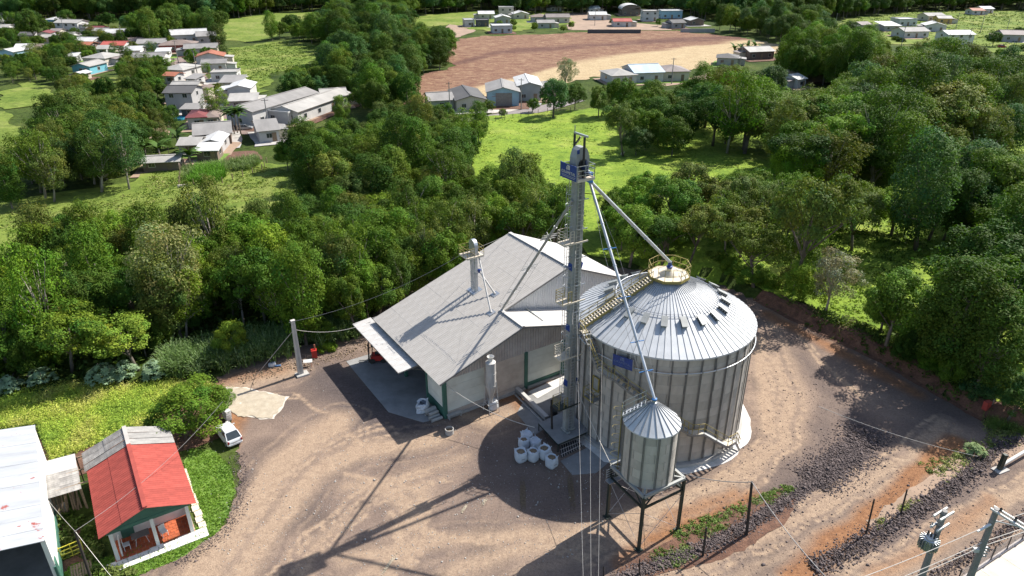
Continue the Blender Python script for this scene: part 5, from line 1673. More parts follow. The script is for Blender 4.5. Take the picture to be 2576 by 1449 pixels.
# pale double-T pole at the cane
p = V(757, 942)
t = thing('concrete_pole', 'tall pale square concrete pole on a footing block between the cane and the gravel', 'pole', p, RZ)
MB().hexa([Vector(q) for q in ((-.27, -.2, .1), (.27, -.2, .1), (.27, .2, .1), (-.27, .2, .1))], [Vector(q) for q in ((-.17, -.15, 6.25), (.17, -.15, 6.25), (.17, .15, 6.25), (-.17, .15, 6.25))]).build('shaft', MT['pole_pale'], t, local=True)
MB().hexa([Vector(q) for q in ((-.12, -.215, .2), (.12, -.215, .2), (.12, -.19, .2), (-.12, -.19, .2))], [Vector(q) for q in ((-.07, -.165, 6.1), (.07, -.165, 6.1), (.07, -.14, 6.1), (-.07, -.14, 6.1))]).build('web', MT['concrete'], t, local=True)
MB().box((.1, -.1, .07), (1.25, .95, .16)).build('footing', MT['concrete'], t, local=True)
MB().box((0, 0, 6.3), (.42, .36, .1)).beam((-.35, 0, 6.2), (-.1, 0, 6.25), .05).build('cap', MT['pole_pale'], t, local=True)
poletop = p + Vector((0, 0, 6.2))
def round_pole(name, label, base, h, r0, r1, m, cat='pole', group=None, lean=(0, 0)):
    t = thing(name, label, cat, base, 0, group)
    MB().tube((0, 0, -.2), (lean[0], lean[1], h), r0, r1, 12).build('shaft', m, t, local=True)
    return t
# transformer pole
tp_top = V(2376, 1288, 9.5); b0 = Vector((tp_top.x, tp_top.y, 0))
t = round_pole('transformer_pole', 'grey concrete pole carrying a finned transformer under two pairs of white cross arms', b0, 9.6, .24, .16, MT['pole_conc'], 'utility pole')
ax_ = (V(2400, 1262, 9.5) - V(2318, 1312, 9.5)).normalized(); ax_.z = 0; ax_.normalize(); ay_ = Vector((-ax_.y, ax_.x, 0))
for z, hl_, tag_ in ((9.35, .68, 0), (8.45, .62, 1)):
    for s_ in (-1, 1):
        MB().beam(ay_ * .2 * s_ - ax_ * hl_ + Vector((0, 0, z)), ay_ * .2 * s_ + ax_ * hl_ + Vector((0, 0, z)), .1, .12).build('cross_arm', MT['white'], t, local=True)
tc = -ax_ * .30 + ay_ * .0 - ax_ * .35 + Vector((0, 0, 7.35))
q = MB().lathe([(.36, -.42), (.40, -.38), (.40, .38), (.36, .42)], tc, 24, True).build('transformer_tank', MT['galv'], t, local=True)
fn = MB().box((0, 0, 0), (.20, .022, .72)).mesh('cooling_fin', MT['galv'])
for k in range(18):
    a = 2 * math.pi * k / 18
    put('cooling_fin', fn, q, tc + Vector((.46 * math.cos(a), .46 * math.sin(a), 0)), a)
MB().box(tc + Vector((0, 0, .47)), (.5, .5, .08)).build('tank_lid', MT['white'], t, local=True)
for k in range(3):
    c_ = tc + ay_ * (.2 * (k - 1)) + Vector((0, 0, .5))
    MB().lathe([(.03, 0), (.07, .05), (.04, .1), (.07, .15), (.04, .2), (.06, .25), (.03, .34)], c_, 8).build('bushing', MT['black'], t, local=True)
for k in range(3):
    c_ = ax_ * (.5 * (k - 1)) + ay_ * .2 + Vector((0, 0, 8.55))
    MB().lathe([(.03, 0), (.06, .04), (.03, .1), (.06, .14), (.03, .22)], c_, 8).build('insulator', MT['porcelain'], t, local=True)
q = MB()
for s_ in (-1, 1):
    q.beam(ax_ * .45 * s_ + ay_ * .22 + Vector((0, 0, 8.4)), ay_ * .15 + Vector((0, 0, 7.9)), .03)
q.path([ax_ * .4 + Vector((0, 0, 8.4)), ax_ * .65 + Vector((0, 0, 8.0)), ax_ * .35 + Vector((0, 0, 7.6)), tc + Vector((.2, 0, .6))], .018, 5)
q.build('jumper_wire', MT['cable'], t, local=True)
MB().beam(ax_ * .1 + Vector((0, 0, 2)), ax_ * .1 + Vector((0, 0, 6.6)), .08).build('ground_duct', MT['black'], t, local=True)
tpb = b0
# cross-arm pole
cp_top = V(2507, 1283, 9.8); b1 = Vector((cp_top.x, cp_top.y, 0))
t = round_pole('crossarm_pole', 'grey concrete pole topped by one long double white cross arm at the frame corner', b1, 9.9, .24, .16, MT['pole_conc'], 'utility pole')
ax2 = (V(2576, 1325, 9.8) - V(2490, 1272, 9.8)); ax2.z = 0; ax2.normalize(); ay2 = Vector((-ax2.y, ax2.x, 0))
for s_ in (-1, 1):
    MB().beam(ay2 * .17 * s_ - ax2 * .25 + Vector((0, 0, 9.8)), ay2 * .17 * s_ + ax2 * 2.2 + Vector((0, 0, 9.8)), .10, .12).build('cross_arm', MT['white'], t, local=True)
for k in range(3):
    MB().lathe([(.04, 0), (.09, .05), (.05, .11), (.09, .17), (.04, .26)], ax2 * (.2 + .85 * k) + Vector((0, 0, 9.86)), 8).build('insulator', MT['black'], t, local=True)
MB().beam(ax2 * 1.5 + Vector((0, 0, 9.7)), Vector((0, 0, 9.0)), .05).build('arm_brace', MT['galv'], t, local=True)
for s_ in (-.3, .34):
    MB().beam(ay2 * s_ * .0 + ax_ * s_ + Vector((0, 0, 8.9)) + ax2 * .1, ax_ * s_ + ax2 * -.1 - ay2 * .9 + Vector((0, 0, 8.6)), .11, .08).build('fuse_arm', MT['white'], t, local=True)
for k in range(4):
    MB().box((.18, -.1, 6.9 - .22 * k), (.16, .12, .1)).lathe([(.03, 0), (.07, .03), (.04, .12)], (.3, -.15, 6.85 - .22 * k), 8).build('line_clamp', MT['porcelain'], t, local=True)
MB().box((-.3, 0, 6.6), (.3, .22, .25)).build('junction_box', MT['white'], t, local=True)
# plain posts
def post(px, py, tx, ty, r, label, group=None, name='wooden_post', m=None):
    b = V(px, py); h = above(tx, ty, b)
    tt = P(tx, ty, h)
    lean = (float(np.clip(tt[0] - b.x, -.6, .6)), 0)
    t = thing(name, label, 'post', b, 0, group)
    MB().path([(0, 0, -.1), (lean[0] * .5, 0, h * .5), (lean[0], 0, h)], [r, r * .95, r * .8], 8).build('shaft', m or MT['post_wood'], t, local=True)
    return b + Vector((lean[0], 0, h))
pt1 = post(1878, 1345, 1890, 1209, .12, 'tall black wooden post carrying the sagging wire on the weedy verge')
pt2 = post(1768, 1398, 1777, 1326, .09, 'shorter dark post among the verge plants down from the tall wire post')
post(2178, 1346, 2198, 1253, .07, 'thin leaning stake in the gravel windrow, closer to the frame bottom of the two', 'stakes in the roadside windrow')
post(2265, 1296, 2281, 1230, .07, 'thin leaning stake in the gravel windrow, further up the track of the two', 'stakes in the roadside windrow')
post(1519, 1449, 1518, 1425, .06, 'short mossy stake at the frame bottom beneath the three hanging wires')
post(1608, 1446, 1609, 1405, .06, 'short mossy stake on the verge straight below the hopper bin legs')
ptow = post(1389, 1098, 1387, 1006, .10, 'dark upright post standing at the near edge of the tower platform')
plow = post(229, 1456, 190, 1334, .10, 'thin dark pole with white wires between warehouse and red roofed house')
# green pylon with rail
py_ = thing('barrier_post', 'short thick dark green post with a white barrier pipe at the roadside', 'barrier', V(2513, 1182), 0)
MB().beam((0, 0, 0), (.15, .1, 1.55), .34, .3).build('post', MT['green_steel'], py_, local=True)
MB().box((.1, 0, .04), (1.3, .8, .1), rz=.4).build('footing', MT['concrete'], py_, local=True)
MB().tube((.2, .05, .55), (4.0, 2.2, .62), .13, n=10).build('barrier_pipe', MT['white'], py_, local=True)
# wires
def wire(label, a, b, sag, r=.018, m='cable', group=None, n=14):
    a, b = Vector(a), Vector(b)
    pts = [a.lerp(b, t) - Vector((0, 0, sag * 4 * t * (1 - t))) for t in np.linspace(0, 1, n)]
    o = MB().path(pts, r, 5).build('overhead_wire', MT[m], None, off=(a + b) / 2)
    return tag(o, label, 'wire', group)
near = Vector((2.9, 16.0, 12.0))
for k, (st_, lab) in enumerate(((tw(.1, -.4, 12.6), 'pale wire dropping from the tower, nearest to the tower foot'), (tw(1.2, -.9, 11.0), 'pale wire dropping in front of the silo, the middle of three'),
                               (tw(2.3, -1.2, 10.4), 'pale wire dropping in front of the silo, closest to the hopper bin'))):
    wire(lab, st_, near + Vector((.13 * k, 0, 0)), .8, .008, 'cable', 'three hanging wires')
wire('black wire sagging from the hopper frame corner to the tall verge post', hl[1] + Vector((-1.5, 1.2, 5.2)), pt1, .5, .03)
wire('black wire from the tall verge post down across the track', pt1, V(2100, 1475, 4.0), .4, .03)
wire('thin wire from the upper tower down to the hopper frame corner', tw(.2, -.3, 6.0), hl[3] + Vector((0, 0, 5.1)), .2, .02, 'pale_cable')
wire('thin pale wire across the dark track to the big leaved bush', V(2060, 1022, 4.5), V(2460, 1148, .9), .4, .018, 'pale_cable')
wire('rusty stay wire from the concrete pole to the ground by the cane', poletop - Vector((0, 0, .9)), V(640, 950), 0, .025, 'cladding_dirty')
wire('wire from the concrete pole across the cane to the barn eave', poletop - Vector((0, 0, .9)), bw(-.2, 15, 4.1), .7, .02, 'pale_cable')
wire('twin wire rising from the concrete pole over the trees to the roof elevator', poletop, bw(8.8, 9.3, 12.3), 1.0, .015)
wire('thin stay crossing the barn roof from its elevator head to the far gable', bw(9.2, 9.3, 12.2), bw(17, 14.4, 10.6), .1, .014)
wire('thin stay from the roof elevator head down to the barn eave', bw(9.0, 9.0, 12.2), bw(2.5, 1.2, 5.5), .1, .012)
wire('white service cable drooping from the barn corner column past the cyclone', bw(1.0, .8, 3.7), V(1345, 1075, 2.6), .6, .025, 'pale_cable')
wire('wire crossing above the red roof toward the shade tree', plow, V(560, 1010, 5.2), .8, .012, 'cable')
wire('wire from the thin dark pole to the white warehouse wall', plow, Vector((-33.5, 39.2, 4.3)), .15, .012, 'pale_cable')
wire('wire from the thin dark pole off the frame bottom', plow, V(300, 1475, 2.0), .1, .014, 'pale_cable')
for k, (za, zb, lab) in enumerate(((8.7, 8.6, 'upper pale line crossing between the transformer pole and the crossarm pole'), (7.3, 7.0, 'middle pale line under the crossarm pole'), (6.9, 6.5, 'lowest pale line by the junction box of the crossarm pole'))):
    a = Vector((b1.x, b1.y, za)); d = Vector((-.93, -.36, 0))
    wire(lab, a + d * 16 + Vector((0, 0, -.2)), a, .35, .02, 'pale_cable', 'lines at the crossarm pole')
    wire(('upper', 'middle', 'lowest')[k] + ' pale line from the crossarm pole out to the frame edge', a, a - d * 16 + Vector((0, 0, .3)), .35, .02, 'pale_cable', 'lines at the crossarm pole')
# corner pavement and its mesh fence
pv = gpoly([(2425, 1470), (2440, 1452), (2576, 1362), (2700, 1280), (2700, 1480)])
cpv = [(np.array(pv[1]) + (np.array(pv[3]) - np.array(pv[1])) * t) for t in np.linspace(-.1, 1, 7)]
dv = np.array(pv[3]) - np.array(pv[1]); dv = dv / np.hypot(*dv); nv_ = np.array([dv[1], -dv[0]])
for k in range(6):
    for j in range(2):
        a, b_ = cpv[k] + dv * .012, cpv[k + 1] - dv * .012
        q = [a + nv_ * (j * 3.0 + .01), b_ + nv_ * (j * 3.0 + .01), b_ + nv_ * (j * 3 + 2.985), a + nv_ * (j * 3 + 2.985)]
        o = struct(MB().prism([tuple(x) for x in q], .02, .14).build('pavement_slab', MT['pale_concrete']))
struct(MB().prism([tuple(x) for x in (cpv[0] - nv_ * .02, cpv[-1] - nv_ * .02, cpv[-1] - nv_ * .22, cpv[0] - nv_ * .22)], -.05, .22).build('pavement_kerb', MT['cladding_dirty']))
mf = thing('mesh_fence', 'low wire mesh fence along the kerb of the pale corner pavement', 'fence', (*((cpv[0] + cpv[-1]) / 2), 0))
q = MB(); pq = MB()
L_ = np.hypot(*(cpv[-1] - cpv[0])); o_ = cpv[0] - nv_ * .12
for k in range(int(L_ / .12)):
    x = o_ + dv * k * .12
    q.beam((*x, .2), (*x, 1.3), .008)
for k in range(9):
    q.beam((*o_, .25 + k * .125), (*(o_ + dv * L_), .25 + k * .125), .008)
q.build('wire_mesh', MT['cable'], mf)
for k in range(int(L_ / 2) + 1):
    x = o_ + dv * k * 2
    MB().beam((*x, 0), (*x, 1.4), .06).build('fence_post', MT['post_wood'], mf)
# village poles
VP = [(165, 92, 'street pole in front of the long white two storey house'), (311, 113, 'street pole before the long white roof on the hillside'), (449, 158, 'street pole beside the brown hip roofs at the street top'),
      (497, 190, 'street pole by the red roof on the village street'), (678, 336, 'street pole before the school wing'), (1132, 286, 'street pole before the low grey roof by the shop'),
      (1311, 275, 'street pole between the blue shop and the open white hall'), (1689, 212, 'street pole at the brown hip roof on the hill road'), (1292, 65, 'street pole by the white gables above the field'),
      (1428, 30, 'street pole at the far end of the dirt road'), (1496, 65, 'street pole before the white house above the field'), (1861, 168, 'street pole by the dark hip roof at the straw field'), (2267, 116, 'leaning black pole above the great round tree mass'),
      (2432, 122, 'lamp pole before the long white two storey house on the hill road'), (2099, 76, 'small pole in the dry grass below the far wood'), (2404, 74, 'pole in the meadow behind the grey roofs'),
      (2465, 84, 'thin pole in the far meadow'), (2528, 92, 'thin pole in the meadow nearest the hill road')]
pm = MB().tube((0, 0, 0), (0, 0, 8), .15, .1, 8).mesh('shaft', MT['pole_conc'])
pa = MB().beam((-.8, 0, 7.6), (.8, 0, 7.6), .1).mesh('cross_arm', MT['post_wood'])
for x, y, lab in VP:
    t = thing('street_pole', lab, 'utility pole', V(x, y), rad(random.uniform(-30, 30)), 'street poles of the village')
    put('shaft', pm, t); put('cross_arm', pa, t)
fl_ = thing('pasture_fence', 'thin post and wire fence along the bend of the shop road', 'fence', V(1300, 300))
pts = [P(*q)[:2] for q in ((1120, 318), (1200, 313), (1270, 303), (1330, 292), (1400, 280), (1470, 283))]
fp = MB().beam((0, 0, 0), (0, 0, 1.3), .12).mesh('fence_post', MT['wood'])
w = MB()
for a, b_ in zip(pts[:-1], pts[1:]):
    k = max(1, int(np.hypot(*(b_ - a)) / 2.6))
    for j in range(k):
        x = a + (b_ - a) * j / k
        put('fence_post', fp, fl_, Vector((*x, 0)) - fl_.location)
    for z in (.5, .85, 1.15):
        w.beam((*a, z), (*b_, z), .02)
w.build('fence_wire', MT['cable'], fl_)
fl2 = thing('cane_plot_fence', 'row of thin wooden posts round the pale cane plot in the pasture', 'fence', V(560, 470))
pts = [P(*q)[:2] for q in ((452, 470), (455, 430), (560, 462), (660, 430), (672, 412))]
for a, b_ in zip((pts[0], pts[0], pts[2], pts[3]), (pts[1], pts[2], pts[3], pts[4])):
    k = max(1, int(np.hypot(*(b_ - a)) / 2.2))
    for j in range(k + 1):
        x = a + (b_ - a) * j / k
        put('fence_post', fp, fl2, Vector((*x, 0)) - fl2.location)
# ================================================================== the village: every house by itself
RC = {'grey': (.28, .265, .25), 'pale': (.40, .38, .35), 'white': (.58, .575, .56), 'dark': (.105, .10, .098), 'brown': (.22, .165, .14), 'red': (.40, .085, .065), 'maroon': (.19, .045, .045),
      'blue': (.46, .55, .62), 'tile': (.24, .20, .185), 'orange': (.38, .13, .07)}
WC = {'white': (.58, .57, .545), 'cream': (.58, .52, .42), 'grey': (.40, .39, .38), 'blue': (.17, .38, .55), 'turq': (.15, .42, .50), 'sky': (.36, .55, .66), 'red': (.36, .10, .08), 'dark': (.10, .10, .105), 'brown': (.20, .15, .12), 'yellow': (.58, .40, .13), 'green': (.30, .38, .30)}
RM = {k: mat('roof_' + k, v, .75, col2=tuple(c * .72 for c in v), scale=.35, rand=.08, stretch=(1, .4, 1)) for k, v in RC.items()}
WM = {k: mat('wall_' + k, v, .85, col2=tuple(c * .8 for c in v), scale=.3, rand=.05) for k, v in WC.items()}
win_f = MB().box((0, 0, 0), (1.3, .10, 1.15)).mesh('window', MT['fibre_light'])
win_p = MB().box((-.29, -.055, 0), (.52, .03, .95)).box((.29, -.055, 0), (.52, .03, .95)).mesh('pane', MT['glass'])
door_m = MB().box((0, 0, 1.05), (.95, .10, 2.1)).mesh('door', MT['wood'])
HOUSES = []
def house(px, py, wpx, dm, h, yaw, kind, rc, wc, label, cat='house', pitch=.27, win=True, door=True, shade=None, oh=.45, name='house', gate=None):
    if h < 6:
        h *= .92
    if isinstance(wpx, tuple):      # the front wall runs from (px, py) to this second point
        a_ = V(px, py); b_ = V(*wpx); b = (a_ + b_) / 2; w = (b_ - a_).length; rz = math.atan2((b_ - a_).y, (b_ - a_).x)
    else:
        b = V(px, py); w = wpx * depth(b) / FPX; rz = rad(yaw)
    ctr = b + Vector((-math.sin(rz), math.cos(rz), 0)) * (dm / 2)
    HOUSES.append((ctr.x, ctr.y, math.hypot(w, dm) / 2))
    ca_, sa_ = math.cos(rz), math.sin(rz); rr_ = random.Random(len(HOUSES))
    pw, pd0, pd1 = w / 2 + rr_.uniform(1, 3), dm / 2 + rr_.uniform(2, 4.5), dm / 2 + rr_.uniform(1, 3)
    pq = [(ctr.x + a * ca_ - c_ * sa_, ctr.y + a * sa_ + c_ * ca_) for a, c_ in ((-pw, -pd0), (pw, -pd0), (pw, pd1), (-pw, pd1))]
    sheet('house_plot', pq, .10 + .0015 * (len(HOUSES) % 37), (MT['dirt'], MT['dirt'], MT['concrete'], MT['lawn'], MT['red_earth'])[rr_.randrange(5)], 2.5, 0, .5)
    t = thing(name, label, cat, ctr, rz)
    x, y = w / 2, dm / 2
    wm, rm = WM[wc], RM[rc]
    ov = oh
    wb = MB().box((0, 0, h / 2), (w, dm, h))
    rf = MB()
    th = .14
    if kind == 'gx':
        rise = pitch * y
        for s_ in (-1, 1):
            wb.add([(s_ * x, -y, h), (s_ * x, y, h), (s_ * x, 0, h + rise)], [(0, 1, 2) if s_ > 0 else (2, 1, 0)])
            e = h - pitch * ov
            rf.slab([(-x - ov, s_ * (y + ov), e + th), (x + ov, s_ * (y + ov), e + th), (x + ov, 0, h + rise + th), (-x - ov, 0, h + rise + th)], th)
    elif kind == 'gy':
        rise = pitch * x
        for s_ in (-1, 1):
            wb.add([(-x, s_ * y, h), (x, s_ * y, h), (0, s_ * y, h + rise)], [(0, 1, 2) if s_ < 0 else (2, 1, 0)])
            e = h - pitch * ov
            rf.slab([(s_ * (x + ov), -y - ov, e + th), (s_ * (x + ov), y + ov, e + th), (0, y + ov, h + rise + th), (0, -y - ov, h + rise + th)], th)
    elif kind == 'hip':
        k = min(x, y) + ov; rise = pitch * k
        a = [(-x - ov, -y - ov, h), (x + ov, -y - ov, h), (x + ov, y + ov, h), (-x - ov, y + ov, h)]
        if x >= y:
            r0, r1 = (-(x - y), 0, h + rise), (x - y, 0, h + rise)
        else:
            r0, r1 = (0, -(y - x), h + rise), (0, y - x, h + rise)
        vs = a + [r0, r1]
        fs = [(0, 1, 5, 4), (1, 2, 5), (2, 3, 4, 5), (3, 0, 4), (3, 2, 1, 0)] if x >= y else [(0, 1, 4), (1, 2, 5, 4), (2, 3, 5), (3, 0, 4, 5), (3, 2, 1, 0)]
        rf.add(vs, fs)
        rf.box((0, 0, h - .04), (2 * x + 2 * ov, 2 * y + 2 * ov, .08))
    elif kind == 'flat':
        rf.box((0, 0, h + .06), (w + .3, dm + .3, .16))
        for s_ in (-1, 1):
            rf.box((s_ * (x + .08), 0, h + .24), (.16, dm + .3, .34)).box((0, s_ * (y + .08), h + .24), (w, .16, .34))
    elif kind == 'mono':
        rf.slab([(-x - ov, -y - ov, h + .1), (x + ov, -y - ov, h + .1), (x + ov, y + ov, h + .1 + dm * .14), (-x - ov, y + ov, h + .1 + dm * .14)], th)
    elif kind == 'barrel':
        n = 10
        for k in range(n):
            a0, a1 = math.pi * k / n, math.pi * (k + 1) / n
            q = [((x + ov) * math.cos(a0), -y - ov, h + x * .5 * math.sin(a0)), ((x + ov) * math.cos(a0), y + ov, h + x * .5 * math.sin(a0)), ((x + ov) * math.cos(a1), y + ov, h + x * .5 * math.sin(a1)), ((x + ov) * math.cos(a1), -y - ov, h + x * .5 * math.sin(a1))]
            rf.slab(q, .1)
            if k:
                wb.add([(x * math.cos(a0), -y, h + x * .48 * math.sin(a0)), (x * math.cos(a1), -y, h + x * .48 * math.sin(a1)), (0, -y, h)], [(0, 1, 2)])
    wb.build('wall', wm, t, local=True)
    if kind in ('gx', 'gy', 'hip') and rr_.random() < .65 and dm > 5:      # the usual lean-to at the back or side
        s_ = rr_.choice((-1, 1)); aw_ = rr_.uniform(2, 3.2); ad_ = dm * rr_.uniform(.4, .8); ay_0 = rr_.uniform(-.1, .1) * dm; ah = h * .78
        an = MB().box((s_ * (x + aw_ / 2), ay_0, ah / 2), (aw_, ad_, ah)).build('annex', rr_.choice((wm, WM['cream'], WM['grey'])), t, local=True)
        z0_, z1_ = ah + .45, ah + .1
        MB().slab([(s_ * (x - .05), ay_0 - ad_ / 2 - .3, z0_), (s_ * (x + aw_ + .4), ay_0 - ad_ / 2 - .3, z1_), (s_ * (x + aw_ + .4), ay_0 + ad_ / 2 + .3, z1_), (s_ * (x - .05), ay_0 + ad_ / 2 + .3, z0_)], .1).build('annex_roof', RM[rr_.choice(('grey', 'pale', 'brown', 'tile', rc))], an, local=True)
    r_ = rf.build('roof', rm, t, local=True)
    if kind in ('gx', 'gy') and w > 6:
        q = MB()
        if kind == 'gx':
            q.beam((-x - ov, 0, h + pitch * y + th + .02), (x + ov, 0, h + pitch * y + th + .02), .5, .06)
        else:
            q.beam((0, -y - ov, h + pitch * x + th + .02), (0, y + ov, h + pitch * x + th + .02), .5, .06)
        q.build('ridge_cap', rm, r_, local=True)
    if gate:
        MB().box((gate[0] * w, -y - .04, gate[2] / 2), (gate[1], .1, gate[2])).build('roller_gate', MT['dark_steel'] if gate[3] == 'd' else MT['interior'], t, local=True)
    if win:
        fl = [1.5] if h < 4.4 else [1.5, 4.2]
        for z in fl:
            n = max(1, min(4, int(w / 3.2)))
            for k in range(n):
                xx = -x + w * (k + .5) / n
                if door and z < 2 and k == n // 2 and n > 1:
                    continue
                if gate and abs(xx - gate[0] * w) < gate[1] / 2 + .7:
                    continue
                f = put('window', win_f, t, (xx, -y - .02, z)); put('pane', win_p, f)
            for s_ in (-1, 1):
                f = put('window', win_f, t, (s_ * (x + .02), 0, z), s_ * math.pi / 2); put('pane', win_p, f)
    if door and not gate:
        n = max(1, min(4, int(w / 3.2)))
        put('door', door_m, t, (-x + w * (n // 2 + .5) / n if n > 1 else x * .5, -y - .02, 0))
    return t
Y1 = -14
